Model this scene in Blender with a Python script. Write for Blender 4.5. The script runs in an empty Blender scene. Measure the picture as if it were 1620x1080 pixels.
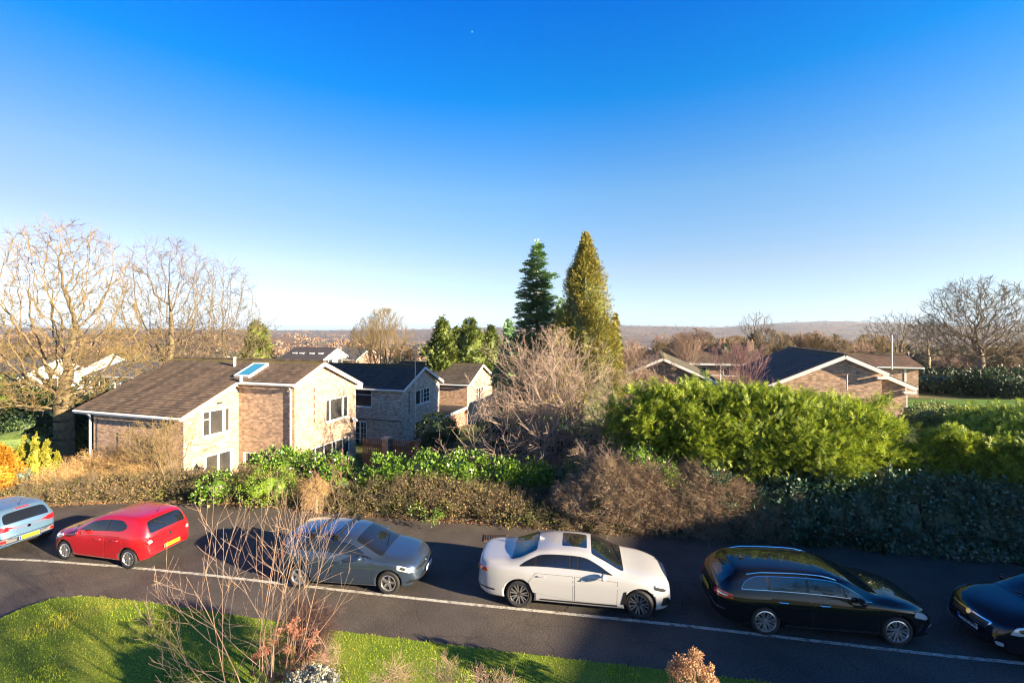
import bpy, bmesh, math, random
import numpy as np
from mathutils import Vector, Matrix
from mathutils.bvhtree import BVHTree
R = math.radians
scene = bpy.context.scene
COL = scene.collection

# ---------------------------------------------------------------- camera, sky, sun, exposure
cam_d = bpy.data.cameras.new("camera"); cam = bpy.data.objects.new("camera", cam_d); COL.objects.link(cam)
EYE = 7.25; F = 720.0
cam.location = (0, 0, EYE); cam.rotation_euler = (R(90), 0, 0)
cam_d.lens = 16.0; cam_d.sensor_width = 36.0; cam_d.shift_y = -18 / 1620
cam_d.clip_start = 0.1; cam_d.clip_end = 40000
scene.camera = cam
SUN_EL, SUN_AZ = 15.5, -28.0          # azimuth measured from +X towards +Y
sd = Vector((math.cos(R(SUN_AZ)) * math.cos(R(SUN_EL)), math.sin(R(SUN_AZ)) * math.cos(R(SUN_EL)), math.sin(R(SUN_EL))))
world = bpy.data.worlds.new("World"); scene.world = world; world.use_nodes = True
wn = world.node_tree; wn.nodes.clear()
w_out = wn.nodes.new('ShaderNodeOutputWorld'); w_bg = wn.nodes.new('ShaderNodeBackground')
w_sky = wn.nodes.new('ShaderNodeTexSky'); w_sky.sky_type = 'NISHITA'; w_sky.sun_disc = False
w_sky.sun_elevation = R(SUN_EL); w_sky.sun_rotation = math.atan2(sd.x, sd.y)
w_sky.altitude = 100; w_sky.air_density = 1.0; w_sky.dust_density = 0.35; w_sky.ozone_density = 3.5
# the winter sky of the photograph is a purer blue overhead and whiter at the horizon: tint by elevation; the unseen zenith stop is darkened only to deepen the shade
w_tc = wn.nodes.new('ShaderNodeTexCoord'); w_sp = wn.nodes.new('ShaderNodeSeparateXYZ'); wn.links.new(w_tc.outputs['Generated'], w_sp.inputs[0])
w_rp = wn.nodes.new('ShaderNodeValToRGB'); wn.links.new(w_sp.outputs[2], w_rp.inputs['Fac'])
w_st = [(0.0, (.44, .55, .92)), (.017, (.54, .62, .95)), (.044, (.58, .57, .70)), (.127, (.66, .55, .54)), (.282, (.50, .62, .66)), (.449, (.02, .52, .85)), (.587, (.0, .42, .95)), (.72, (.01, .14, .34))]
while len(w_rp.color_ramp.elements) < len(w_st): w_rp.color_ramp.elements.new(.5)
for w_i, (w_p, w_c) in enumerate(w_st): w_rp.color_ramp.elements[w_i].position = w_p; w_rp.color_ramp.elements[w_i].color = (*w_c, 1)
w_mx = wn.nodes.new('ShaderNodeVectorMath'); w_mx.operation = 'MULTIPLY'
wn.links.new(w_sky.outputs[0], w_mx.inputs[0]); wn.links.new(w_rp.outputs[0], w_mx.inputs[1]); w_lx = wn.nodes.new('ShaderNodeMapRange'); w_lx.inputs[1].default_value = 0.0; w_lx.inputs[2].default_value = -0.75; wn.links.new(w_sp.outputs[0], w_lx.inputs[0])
w_l2 = wn.nodes.new('ShaderNodeValToRGB'); w_l2.color_ramp.elements[0].color = (1, 1, 1, 1); w_l2.color_ramp.elements[1].color = (.95, .74, .86, 1); w_lz = wn.nodes.new('ShaderNodeMapRange'); w_lz.inputs[1].default_value = .03; w_lz.inputs[2].default_value = .2; wn.links.new(w_sp.outputs[2], w_lz.inputs[0])
w_lm = wn.nodes.new('ShaderNodeMath'); w_lm.operation = 'MULTIPLY'; wn.links.new(w_lx.outputs[0], w_lm.inputs[0]); wn.links.new(w_lz.outputs[0], w_lm.inputs[1]); wn.links.new(w_lm.outputs[0], w_l2.inputs['Fac'])
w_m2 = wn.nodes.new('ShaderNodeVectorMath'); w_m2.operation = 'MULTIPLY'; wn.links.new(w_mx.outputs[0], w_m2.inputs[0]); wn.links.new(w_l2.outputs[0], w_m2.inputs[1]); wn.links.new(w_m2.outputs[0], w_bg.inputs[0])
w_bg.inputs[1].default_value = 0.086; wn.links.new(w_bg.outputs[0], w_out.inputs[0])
sun_d = bpy.data.lights.new("sun", 'SUN'); sun = bpy.data.objects.new("sun", sun_d); COL.objects.link(sun)
sun_d.energy = 5.0; sun_d.angle = R(0.5); sun_d.color = (1.0, 0.80, 0.54)
sun.rotation_euler = sd.to_track_quat('Z', 'Y').to_euler()
scene.view_settings.view_transform = 'Standard'; scene.view_settings.look = 'None'
scene.view_settings.exposure = 2.27; scene.view_settings.gamma = 1.0
scene.cycles.use_denoising = True; scene.cycles.denoiser = 'OPENIMAGEDENOISE'; scene.cycles.denoising_input_passes = 'RGB_ALBEDO_NORMAL'; scene.cycles.denoising_prefilter = 'ACCURATE'; scene.cycles.pixel_filter_type = 'BLACKMAN_HARRIS'; scene.cycles.filter_width = 1.15
scene.cycles.sample_clamp_indirect = 4.0
scene.cycles.max_bounces = 6; scene.cycles.diffuse_bounces = 3; scene.cycles.glossy_bounces = 3
scene.cycles.transmission_bounces = 4; scene.cycles.volume_bounces = 0; scene.cycles.transparent_max_bounces = 6

# ---------------------------------------------------------------- helpers
def tag(o, label=None, cat=None, group=None, kind=None):
    if label: o['label'] = label
    if cat: o['category'] = cat
    if group: o['group'] = group
    if kind: o['kind'] = kind
    return o

def empty(name, label, cat, loc=(0, 0, 0), rz=0.0, group=None):
    o = bpy.data.objects.new(name, None); COL.objects.link(o)
    o.location = loc; o.rotation_euler = (0, 0, rz); o.empty_display_size = 0.3
    return tag(o, label, cat, group)

def link(name, me, parent=None):
    o = bpy.data.objects.new(name, me); COL.objects.link(o)
    if parent: o.parent = parent
    return o

def np_mesh(name, V, Fq, mats, mat_idx=None, smooth=False, uv=None):
    V = np.asarray(V, dtype=np.float32); Fq = np.asarray(Fq, dtype=np.int32)
    me = bpy.data.meshes.new(name); n, k = Fq.shape
    me.vertices.add(len(V)); me.vertices.foreach_set('co', V.ravel())
    me.loops.add(n * k); me.loops.foreach_set('vertex_index', Fq.ravel())
    me.polygons.add(n); me.polygons.foreach_set('loop_start', np.arange(0, n * k, k, dtype=np.int32))
    if mat_idx is not None: me.polygons.foreach_set('material_index', np.asarray(mat_idx, dtype=np.int32))
    me.polygons.foreach_set('use_smooth', np.full(n, bool(smooth)))
    if uv is not None:
        l = me.uv_layers.new(name='UVMap'); l.data.foreach_set('uv', np.asarray(uv, dtype=np.float32).ravel())
    for m in (mats if isinstance(mats, (list, tuple)) else [mats]): me.materials.append(m)
    me.update(calc_edges=True)
    return me

class MB:
    """collects polygons with metric UVs into ONE mesh"""
    def __init__(s): s.v = []; s.f = []; s.uv = []; s.m = []; s.sm = []
    def poly(s, pts, m=0, uv=None, sm=False):
        i = len(s.v); s.v += [tuple(p) for p in pts]; s.f.append(tuple(range(i, i + len(pts)))); s.m.append(m); s.sm.append(sm)
        if uv is None:
            p0 = Vector(pts[0]); e = Vector(pts[1]) - p0; nrm = e.cross(Vector(pts[2]) - p0)
            if nrm.length < 1e-9: nrm = Vector((0, 0, 1))
            nrm.normalize()
            if abs(nrm.z) > 0.9: ux, uy = Vector((1, 0, 0)), Vector((0, 1, 0))
            else:
                ux = Vector((0, 0, 1)).cross(nrm).normalized(); uy = nrm.cross(ux)
            uv = [(Vector(p).dot(ux), Vector(p).dot(uy)) for p in pts]
        s.uv += uv
    def box(s, x0, x1, y0, y1, z0, z1, m=0):
        a = [(x0, y0, z0), (x1, y0, z0), (x1, y1, z0), (x0, y1, z0), (x0, y0, z1), (x1, y0, z1), (x1, y1, z1), (x0, y1, z1)]
        for q in ((0, 3, 2, 1), (4, 5, 6, 7), (0, 1, 5, 4), (1, 2, 6, 5), (2, 3, 7, 6), (3, 0, 4, 7)):
            s.poly([a[i] for i in q], m)
    def beam(s, p, q, w, h, m=0, up=(0, 0, 1)):
        p = Vector(p); q = Vector(q); d = (q - p).normalized(); u = Vector(up)
        sx = d.cross(u).normalized() * w / 2; su = sx.cross(d).normalized() * h / 2
        A = [p + sx * i + su * j for i, j in ((-1, -1), (1, -1), (1, 1), (-1, 1))]
        B = [q + sx * i + su * j for i, j in ((-1, -1), (1, -1), (1, 1), (-1, 1))]
        s.poly(A[::-1], m); s.poly(B, m)
        for i in range(4): s.poly([A[i], A[(i + 1) % 4], B[(i + 1) % 4], B[i]], m)
    def tube(s, pts, rad, n=8, m=0, caps=True):
        pts = [Vector(p) for p in pts]; rings = []
        for i, p in enumerate(pts):
            d = (pts[min(i + 1, len(pts) - 1)] - pts[max(i - 1, 0)]).normalized()
            a = Vector((0, 0, 1)) if abs(d.z) < 0.9 else Vector((1, 0, 0))
            sx = d.cross(a).normalized(); sy = d.cross(sx)
            r = rad[i] if isinstance(rad, (list, tuple)) else rad
            rings.append([p + sx * math.cos(t * 2 * math.pi / n) * r + sy * math.sin(t * 2 * math.pi / n) * r for t in range(n)])
        for i in range(len(rings) - 1):
            for t in range(n): s.poly([rings[i][t], rings[i][(t + 1) % n], rings[i + 1][(t + 1) % n], rings[i + 1][t]], m, sm=True)
        if caps: s.poly(rings[0][::-1], m); s.poly(rings[-1], m)
    def build(s, name, mats, parent=None, weld=False):
        me = bpy.data.meshes.new(name); me.from_pydata(s.v, [], s.f)
        l = me.uv_layers.new(name='UVMap'); l.data.foreach_set('uv', np.array(s.uv, dtype=np.float32).ravel())
        me.polygons.foreach_set('material_index', np.array(s.m, dtype=np.int32))
        me.polygons.foreach_set('use_smooth', np.array(s.sm, dtype=bool))
        for m in (mats if isinstance(mats, (list, tuple)) else [mats]): me.materials.append(m)
        if weld:
            bm = bmesh.new(); bm.from_mesh(me); bmesh.ops.remove_doubles(bm, verts=bm.verts, dist=1e-4)
            bmesh.ops.recalc_face_normals(bm, faces=bm.faces); bm.to_mesh(me); bm.free()
        me.update()
        return link(name, me, parent)

def copy_tree(o, parent=None):
    c = o.copy(); COL.objects.link(c)
    if parent: c.parent = parent
    for ch in list(o.children): copy_tree(ch, c)
    return c

# ---- materials
def mat(name, col, rough=0.8, metal=0.0, noise=None, scale=5.0, coat=0.0, spec=0.5, bump=0.0, bscale=40.0, coords='Object', detail=6.0, emit=None):
    m = bpy.data.materials.new(name); m.use_nodes = True; nt = m.node_tree; b = nt.nodes['Principled BSDF']
    b.inputs['Base Color'].default_value = (*col, 1); b.inputs['Roughness'].default_value = rough
    b.inputs['Metallic'].default_value = metal; b.inputs['Specular IOR Level'].default_value = spec
    if coat: b.inputs['Coat Weight'].default_value = coat; b.inputs['Coat Roughness'].default_value = 0.03
    if noise or bump:
        tc = nt.nodes.new('ShaderNodeTexCoord')
    if noise:
        n = nt.nodes.new('ShaderNodeTexNoise'); n.inputs['Scale'].default_value = scale; n.inputs['Detail'].default_value = detail
        nt.links.new(tc.outputs[coords], n.inputs['Vector'])
        r = nt.nodes.new('ShaderNodeValToRGB'); r.color_ramp.elements[0].position = 0.3; r.color_ramp.elements[1].position = 0.7
        r.color_ramp.elements[0].color = (*col, 1); r.color_ramp.elements[1].color = (*noise, 1)
        nt.links.new(n.outputs['Fac'], r.inputs['Fac']); nt.links.new(r.outputs[0], b.inputs['Base Color'])
    if bump:
        n2 = nt.nodes.new('ShaderNodeTexNoise'); n2.inputs['Scale'].default_value = bscale; n2.inputs['Detail'].default_value = 4
        nt.links.new(tc.outputs[coords], n2.inputs['Vector'])
        bp = nt.nodes.new('ShaderNodeBump'); bp.inputs['Strength'].default_value = bump; bp.inputs['Distance'].default_value = 0.02
        nt.links.new(n2.outputs['Fac'], bp.inputs['Height']); nt.links.new(bp.outputs[0], b.inputs['Normal'])
    return m

def leaf_mat(name, cols, rough=0.55, trans=0.25, spec=0.4, patch=None, pscale=0.5):
    """each leaf (mesh island) takes its own colour; patch = a second set of hues in soft patches"""
    m = bpy.data.materials.new(name); m.use_nodes = True; nt = m.node_tree; b = nt.nodes['Principled BSDF']
    b.inputs['Roughness'].default_value = rough; b.inputs['Specular IOR Level'].default_value = spec
    g = nt.nodes.new('ShaderNodeNewGeometry'); r = nt.nodes.new('ShaderNodeValToRGB')
    e = r.color_ramp.elements
    while len(e) < len(cols): e.new(0.5)
    for i, c in enumerate(cols): e[i].position = i / max(1, len(cols) - 1); e[i].color = (*c, 1)
    nt.links.new(g.outputs['Random Per Island'], r.inputs['Fac']); out = r.outputs[0]
    if patch:
        tc = nt.nodes.new('ShaderNodeTexCoord'); n = nt.nodes.new('ShaderNodeTexNoise'); n.inputs['Scale'].default_value = pscale; n.inputs['Detail'].default_value = 3
        nt.links.new(tc.outputs['Object'], n.inputs['Vector'])
        rr = nt.nodes.new('ShaderNodeMapRange'); rr.inputs[1].default_value = 0.45; rr.inputs[2].default_value = 0.6
        nt.links.new(n.outputs['Fac'], rr.inputs[0])
        mx = nt.nodes.new('ShaderNodeMix'); mx.data_type = 'RGBA'; nt.links.new(rr.outputs[0], mx.inputs[0])
        nt.links.new(out, mx.inputs[6]); mx.inputs[7].default_value = (*patch, 1); out = mx.outputs[2]
    nt.links.new(out, b.inputs['Base Color'])
    if trans:
        t = nt.nodes.new('ShaderNodeBsdfTranslucent'); nt.links.new(out, t.inputs[0])
        ms = nt.nodes.new('ShaderNodeMixShader'); ms.inputs[0].default_value = trans
        nt.links.new(b.outputs[0], ms.inputs[1]); nt.links.new(t.outputs[0], ms.inputs[2])
        nt.links.new(ms.outputs[0], nt.nodes['Material Output'].inputs['Surface'])
    return m

def brick_mat(name, c1, c2, mortar, bw=0.225, bh=0.075, dark=None):
    m = bpy.data.materials.new(name); m.use_nodes = True; nt = m.node_tree; b = nt.nodes['Principled BSDF']
    uv = nt.nodes.new('ShaderNodeUVMap'); br = nt.nodes.new('ShaderNodeTexBrick')
    nt.links.new(uv.outputs[0], br.inputs['Vector'])
    br.inputs['Color1'].default_value = (*c1, 1); br.inputs['Color2'].default_value = (*c2, 1); br.inputs['Mortar'].default_value = (*mortar, 1)
    br.inputs['Scale'].default_value = 1.0; br.inputs['Brick Width'].default_value = bw; br.inputs['Row Height'].default_value = bh
    br.inputs['Mortar Size'].default_value = 0.008; br.offset = 0.5; br.inputs['Bias'].default_value = -0.1
    n = nt.nodes.new('ShaderNodeTexNoise'); n.inputs['Scale'].default_value = 2.4; n.inputs['Detail'].default_value = 8; nt.links.new(uv.outputs[0], n.inputs['Vector'])
    # per-brick blotches: noise sampled on brick-sized cells
    mp = nt.nodes.new('ShaderNodeMapping'); mp.inputs['Scale'].default_value = (1 / bw, 1 / bh, 1); nt.links.new(uv.outputs[0], mp.inputs['Vector'])
    sn = nt.nodes.new('ShaderNodeTexWhiteNoise'); fl = nt.nodes.new('ShaderNodeVectorMath'); fl.operation = 'FLOOR'
    nt.links.new(mp.outputs[0], fl.inputs[0]); nt.links.new(fl.outputs[0], sn.inputs['Vector'])
    ad = nt.nodes.new('ShaderNodeMath'); ad.operation = 'MULTIPLY_ADD'; ad.inputs[1].default_value = 0.62; nt.links.new(sn.outputs['Value'], ad.inputs[0]); nt.links.new(n.outputs['Fac'], ad.inputs[2])
    r = nt.nodes.new('ShaderNodeMapRange'); r.inputs[1].default_value = 0.4; r.inputs[2].default_value = 1.1; r.inputs[3].default_value = 0.58; r.inputs[4].default_value = 1.3
    nt.links.new(ad.outputs[0], r.inputs[0])
    mx = nt.nodes.new('ShaderNodeVectorMath'); mx.operation = 'SCALE'; nt.links.new(br.outputs['Color'], mx.inputs[0]); nt.links.new(r.outputs[0], mx.inputs['Scale'])
    nt.links.new(mx.outputs[0], b.inputs['Base Color']); b.inputs['Roughness'].default_value = 0.9
    bp = nt.nodes.new('ShaderNodeBump'); bp.inputs['Strength'].default_value = 0.5; bp.inputs['Distance'].default_value = 0.01; bp.invert = True
    nt.links.new(br.outputs['Fac'], bp.inputs['Height']); nt.links.new(bp.outputs[0], b.inputs['Normal'])
    return m

def ground_mat(name, stops, scale, rough=0.95, fine=None, fscale=60, bump=0.4, spec=0.2):
    m = bpy.data.materials.new(name); m.use_nodes = True; nt = m.node_tree; b = nt.nodes['Principled BSDF']
    tc = nt.nodes.new('ShaderNodeTexCoord'); n = nt.nodes.new('ShaderNodeTexNoise'); n.inputs['Scale'].default_value = scale; n.inputs['Detail'].default_value = 9; n.inputs['Roughness'].default_value = 0.62
    nt.links.new(tc.outputs['Object'], n.inputs['Vector'])
    r = nt.nodes.new('ShaderNodeValToRGB'); e = r.color_ramp.elements
    while len(e) < len(stops): e.new(0.5)
    for i, (p, c) in enumerate(stops): e[i].position = p; e[i].color = (*c, 1)
    nt.links.new(n.outputs['Fac'], r.inputs['Fac'])
    n2 = nt.nodes.new('ShaderNodeTexNoise'); n2.inputs['Scale'].default_value = fscale; n2.inputs['Detail'].default_value = 3; nt.links.new(tc.outputs['Object'], n2.inputs['Vector'])
    rr = nt.nodes.new('ShaderNodeMapRange'); rr.inputs[1].default_value = 0.3; rr.inputs[2].default_value = 0.7; rr.inputs[3].default_value = 0.6; rr.inputs[4].default_value = 1.45
    nt.links.new(n2.outputs['Fac'], rr.inputs[0])
    mx = nt.nodes.new('ShaderNodeVectorMath'); mx.operation = 'SCALE'; nt.links.new(r.outputs[0], mx.inputs[0]); nt.links.new(rr.outputs[0], mx.inputs['Scale'])
    nt.links.new(mx.outputs[0], b.inputs['Base Color']); b.inputs['Roughness'].default_value = rough; b.inputs['Specular IOR Level'].default_value = spec
    bp = nt.nodes.new('ShaderNodeBump'); bp.inputs['Strength'].default_value = bump; bp.inputs['Distance'].default_value = 0.01
    nt.links.new(n2.outputs['Fac'], bp.inputs['Height']); nt.links.new(bp.outputs[0], b.inputs['Normal'])
    return m

def P(px, py, D):      # photo pixel (1620x1080) at depth D -> world
    return Vector(((px - 810) * D / F, D, EYE - (py - 522) * D / F))
def G(px, py, z=0.0):  # photo pixel on the level z
    D = F * (EYE - z) / (py - 522); return Vector(((px - 810) * D / F, D, z))
def sstep(a, b, x):
    t = np.clip((np.asarray(x, dtype=float) - a) / (b - a), 0, 1); return t * t * (3 - 2 * t)

M = {}
M['white'] = mat('white_paint', (.78, .78, .76), .5, noise=(.66, .65, .61), scale=3)
M['glass'] = mat('window_glass', (.02, .025, .03), .03, spec=0.9, noise=(.06, .055, .05), scale=.9)
M['bark'] = mat('bark', (.30, .235, .135), .95, noise=(.13, .10, .065), scale=6, bump=.6, bscale=18)
M['dark_metal'] = mat('dark_metal', (.03, .03, .03), .4)
M['black'] = mat('black_rubber', (.012, .012, .013), .75)
# ---------------------------------------------------------------- the ground
EDGE = [G(*p) for p in ((-260, 812), (0, 797), (60, 800), (200, 792), (300, 793), (450, 800), (600, 815), (750, 825), (935, 838), (1180, 852), (1400, 873), (1620, 893), (1900, 915))]
EX = np.array([-60.] + [e.x for e in EDGE] + [45., 70.]); EY = np.array([EDGE[0].y + 1.5] + [e.y for e in EDGE] + [EDGE[-1].y - 2.5, EDGE[-1].y - 4])
def edge_y(X): return np.interp(X, EX, EY)
RU = np.array([-1300, -900, -620, -430, -300, -150, 0, 120, 330, 430, 520, 700, 1300]) / 720.
RE = np.array([8, 26, 18, 6, 3, 10, 34, 44, 30, 64, 74, 46, 30]) * 1.0
def gz(X, Y):
    X = np.asarray(X, dtype=float); Y = np.asarray(Y, dtype=float)
    e = edge_y(X)
    side = -1.9 + 2.9 * sstep(-1, 13, X)
    z = side * sstep(0.6, 6.5, Y - e)
    z = np.where(Y > 34, z - (np.minimum(Y, 400) - 34) * (.045 - .02 * sstep(-10, 20, X)) * sstep(34, 60, Y) - 3.2 * sstep(58, 95, Y), z)
    far = sstep(60, 900, Y)
    u = X / np.maximum(Y, 1.0)
    ridge = np.interp(u, RU, RE)
    base = z * (1 - far) + (-42.) * far
    rise = sstep(1300, 3600, Y)
    z = base * (1 - rise) + ridge * rise
    bump = np.sin(X * .011 + 1) * np.cos(Y * .007) * 5 + np.sin(X * .004 + Y * .003) * 9
    z = z + bump * sstep(200, 900, Y) * (1 - .7 * rise) * .8
    # a nearer brown hill on the left
    z = z + 34 * np.exp(-((X + 420) / 230) ** 2 - ((Y - 620) / 190) ** 2) + 22 * np.exp(-((X + 700) / 260) ** 2 - ((Y - 560) / 200) ** 2)
    return z
def gzf(x, y): return float(gz(x, y))

ys = np.concatenate([np.arange(-60, 0, 4.), np.arange(0, 50, .5), 50 * np.exp(np.linspace(0, math.log(9000 / 50.), 150))])
s_ = np.linspace(-1, 1, 181)
YY, SS = np.meshgrid(ys, s_, indexing='ij'); XX = SS * ((np.maximum(YY, -20) + 30) * 1.5 + 25)
ZZ = gz(XX, YY) - 0.03
ZZ = np.where(YY > 6000, ZZ - (YY - 6000) * .02, ZZ)
nr, nc = XX.shape; idx = np.arange(nr * nc).reshape(nr, nc)
Fq = np.stack([idx[:-1, :-1], idx[:-1, 1:], idx[1:, 1:], idx[1:, :-1]], -1).reshape(-1, 4)
m = ground_mat('ground_soil_grass', [(.30, (.035, .05, .018)), (.5, (.075, .10, .028)), (.7, (.11, .085, .05))], .25, fscale=3)
# far off the ground turns to winter woodland and pasture colours
nt = m.node_tree; b = nt.nodes['Principled BSDF']
geo = nt.nodes.new('ShaderNodeNewGeometry'); sep = nt.nodes.new('ShaderNodeSeparateXYZ'); nt.links.new(geo.outputs['Position'], sep.inputs[0])
mr = nt.nodes.new('ShaderNodeMapRange'); mr.inputs[1].default_value = 55; mr.inputs[2].default_value = 130; nt.links.new(sep.outputs[1], mr.inputs[0])
nf = nt.nodes.new('ShaderNodeTexNoise'); nf.inputs['Scale'].default_value = .006; nf.inputs['Detail'].default_value = 12; nf.inputs['Roughness'].default_value = .72
nt.links.new(geo.outputs['Position'], nf.inputs['Vector'])
rf = nt.nodes.new('ShaderNodeValToRGB'); e = rf.color_ramp.elements
cols = [(.33, (.02, .035, .03)), (.43, (.07, .05, .045)), (.5, (.17, .10, .065)), (.58, (.11, .085, .06)), (.68, (.13, .15, .06))]
while len(e) < len(cols): e.new(.5)
for i, (p, c) in enumerate(cols): e[i].position = p; e[i].color = (*c, 1)
nt.links.new(nf.outputs['Fac'], rf.inputs['Fac'])
prev = b.inputs['Base Color'].links[0].from_socket
mx = nt.nodes.new('ShaderNodeMix'); mx.data_type = 'RGBA'; nt.links.new(mr.outputs[0], mx.inputs[0]); nt.links.new(prev, mx.inputs[6]); nt.links.new(rf.outputs[0], mx.inputs[7])
nt.links.new(mx.outputs[2], b.inputs['Base Color'])
ground = link('ground', np_mesh('ground', np.stack([XX, YY, ZZ], -1).reshape(-1, 3), Fq, m, smooth=True)); tag(ground, kind='structure')

# white line: the edge between carriageway and parking lane
LINE = [G(*p) for p in ((-420, 862), (-200, 868), (0, 884), (60, 886.5), (190, 896), (319, 908.5), (531, 932.6), (716, 953), (908, 972), (1076, 989), (1300, 1015), (1475, 1035), (1620, 1049.5), (1900, 1078))]
LAWN = [G(*p, .05) for p in ((-900, 1200), (-420, 1105), (-120, 1020), (0, 978), (45, 958), (90, 945), (140, 943), (210, 949), (350, 969), (520, 996), (660, 1013), (800, 1030), (1040, 1058), (1200, 1077), (1500, 1110), (2100, 1180))]
def strip(name, top, bot, mats, z, kind='structure', uvs=1.0):
    n = len(top); V = [(p[0], p[1], z) for p in top] + [(p[0], p[1], z) for p in bot]
    Fs = [(i, i + 1, n + i + 1, n + i) for i in range(n - 1)]
    Fs = [f[::-1] for f in Fs]
    o = link(name, np_mesh(name, V, Fs, mats)); tag(o, kind=kind); return o
xs = np.linspace(-46, 44, 121)
ly = lambda X: np.interp(X, [p.x for p in LINE], [p.y for p in LINE])
def asphalt(name, lo, hi, patches=True):
    m = ground_mat(name, [(.28, lo), (.5, tuple((a + b) / 2 for a, b in zip(lo, hi))), (.75, hi)], .55, rough=.72, fscale=42, bump=.9, spec=.3)
    nt = m.node_tree; b = nt.nodes['Principled BSDF']; prev = b.inputs['Base Color'].links[0].from_socket
    tc = nt.nodes.new('ShaderNodeTexCoord'); wv = nt.nodes.new('ShaderNodeTexNoise'); wv.inputs['Scale'].default_value = 1.6; wv.inputs['Detail'].default_value = 4
    nt.links.new(tc.outputs['Object'], wv.inputs['Vector']); ad = nt.nodes.new('ShaderNodeVectorMath'); ad.operation = 'MULTIPLY_ADD'; ad.inputs[1].default_value = (.9, .9, .9)
    nt.links.new(wv.outputs['Color'], ad.inputs[0]); nt.links.new(tc.outputs['Object'], ad.inputs[2])
    vo = nt.nodes.new('ShaderNodeTexVoronoi'); vo.feature = 'DISTANCE_TO_EDGE'; vo.inputs['Scale'].default_value = .42; nt.links.new(ad.outputs[0], vo.inputs['Vector'])
    cr = nt.nodes.new('ShaderNodeMapRange'); cr.inputs[1].default_value = .0; cr.inputs[2].default_value = .008; cr.inputs[3].default_value = .62; cr.inputs[4].default_value = 1.0; nt.links.new(vo.outputs['Distance'], cr.inputs[0])
    # coarse aggregate: pale and dark chips
    v2 = nt.nodes.new('ShaderNodeTexNoise'); v2.inputs['Scale'].default_value = 26; v2.inputs['Detail'].default_value = 2; nt.links.new(tc.outputs['Object'], v2.inputs['Vector'])
    ag = nt.nodes.new('ShaderNodeMapRange'); ag.inputs[1].default_value = .35; ag.inputs[2].default_value = .68; ag.inputs[3].default_value = .68; ag.inputs[4].default_value = 1.35; nt.links.new(v2.outputs['Fac'], ag.inputs[0])
    ml = nt.nodes.new('ShaderNodeMath'); ml.operation = 'MULTIPLY'; nt.links.new(cr.outputs[0], ml.inputs[0]); nt.links.new(ag.outputs[0], ml.inputs[1])
    sc = nt.nodes.new('ShaderNodeVectorMath'); sc.operation = 'SCALE'; nt.links.new(prev, sc.inputs[0]); nt.links.new(ml.outputs[0], sc.inputs['Scale']); nt.links.new(sc.outputs[0], b.inputs['Base Color'])
    return m
m_road = asphalt('asphalt', (.044, .038, .034), (.108, .091, .075))
road = strip('road', [(x, edge_y(x) + .12) for x in xs], [(x, 1.0) for x in xs], m_road, .0)
# parking lane a little darker and smoother
m_lane = asphalt('asphalt_lane', (.036, .033, .031), (.090, .077, .066))
lane = strip('parking_lane', [(x, ly(x) + 2.25 + .25 * math.sin(x * .13)) for x in xs], [(x, ly(x) - .0) for x in xs], m_lane, .005)
m_line = ground_mat('worn_line_paint', [(.36, (.17, .155, .13)), (.5, (.42, .40, .35)), (.8, (.52, .50, .45))], 5.0, fscale=35)
line = strip('white_line', [(x, ly(x) + .055) for x in np.linspace(-40, 42, 200)], [(x, ly(x) - .055) for x in np.linspace(-40, 42, 200)], m_line, .011); line['kind'] = 'structure'
# oil-dark patches and tar repairs on the road, concrete coloured wear where tyres stand
mb = MB(); rnd = random.Random(4)
def blotch(mb, cx, cy, rx, ry, z, m=0):
    pts = []
    ph = rnd.random() * 6
    for k in range(18):
        t = k / 18 * 2 * math.pi; r = 1 + .25 * math.sin(2 * t + ph) + .15 * math.sin(5 * t + ph * 2)
        pts.append((cx + rx * r * math.cos(t), cy + ry * r * math.sin(t), z))
    mb.poly(pts, m)
for px, py in ((190, 872), (60, 905), (560, 916), (930, 962), (1260, 995)):
    g = G(px, py); blotch(mb, g.x, g.y, .5, .22, .013)
m_patch = ground_mat('road_wear', [(.3, (.055, .05, .045)), (.7, (.10, .09, .078))], 2, rough=.8, fscale=80)
wear = mb.build('road_wear', m_patch); tag(wear, kind='structure')

# drain grate beside the far edge
dr = empty('drain_grate', 'rusty iron drain cover set in the road behind the white saloon', 'drain cover', G(785, 851))
mb = MB(); mb.box(-.42, .42, -.26, .26, .002, .02); mb.build('frame', mat('rust', (.16, .09, .05), .8, noise=(.08, .05, .04), scale=9), dr)
mb = MB()
for k in range(9): mb.box(-.36 + k * .085, -.36 + k * .085 + .03, -.21, .21, .021, .032)
mb.build('grating', mat('drain_iron', (.035, .03, .028), .6), dr)

# lawn: sheet with turf edge + grass blades
m_lawn = ground_mat('lawn_soil', [(.3, (.06, .11, .014)), (.55, (.14, .20, .02)), (.75, (.22, .24, .04))], .6, fscale=30, bump=.8)
mb = MB()
lw = [Vector((p.x, p.y, 0)) for p in LAWN]
near = [Vector((p.x, 0.3, 0)) for p in LAWN]
V = []; 
for i in range(len(lw)): V += [(lw[i].x, lw[i].y, .0), (lw[i].x, lw[i].y - .02, .07), (near[i].x, .3, .09)]
Fs = []
for i in range(len(lw) - 1):
    a = 3 * i; b_ = a + 3
    Fs += [(a + 1, a, b_, b_ + 1), (a + 2, a + 1, b_ + 1, b_ + 2)]
lawn = link('lawn', np_mesh('lawn', V, [f[::-1] for f in Fs], m_lawn)); tag(lawn, kind='structure')
LX = np.array([p.x for p in LAWN]); LY = np.array([p.y for p in LAWN])
rng = np.random.default_rng(7)
def inside_lawn(x, y): return y < np.interp(x, LX, LY) - .03

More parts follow.
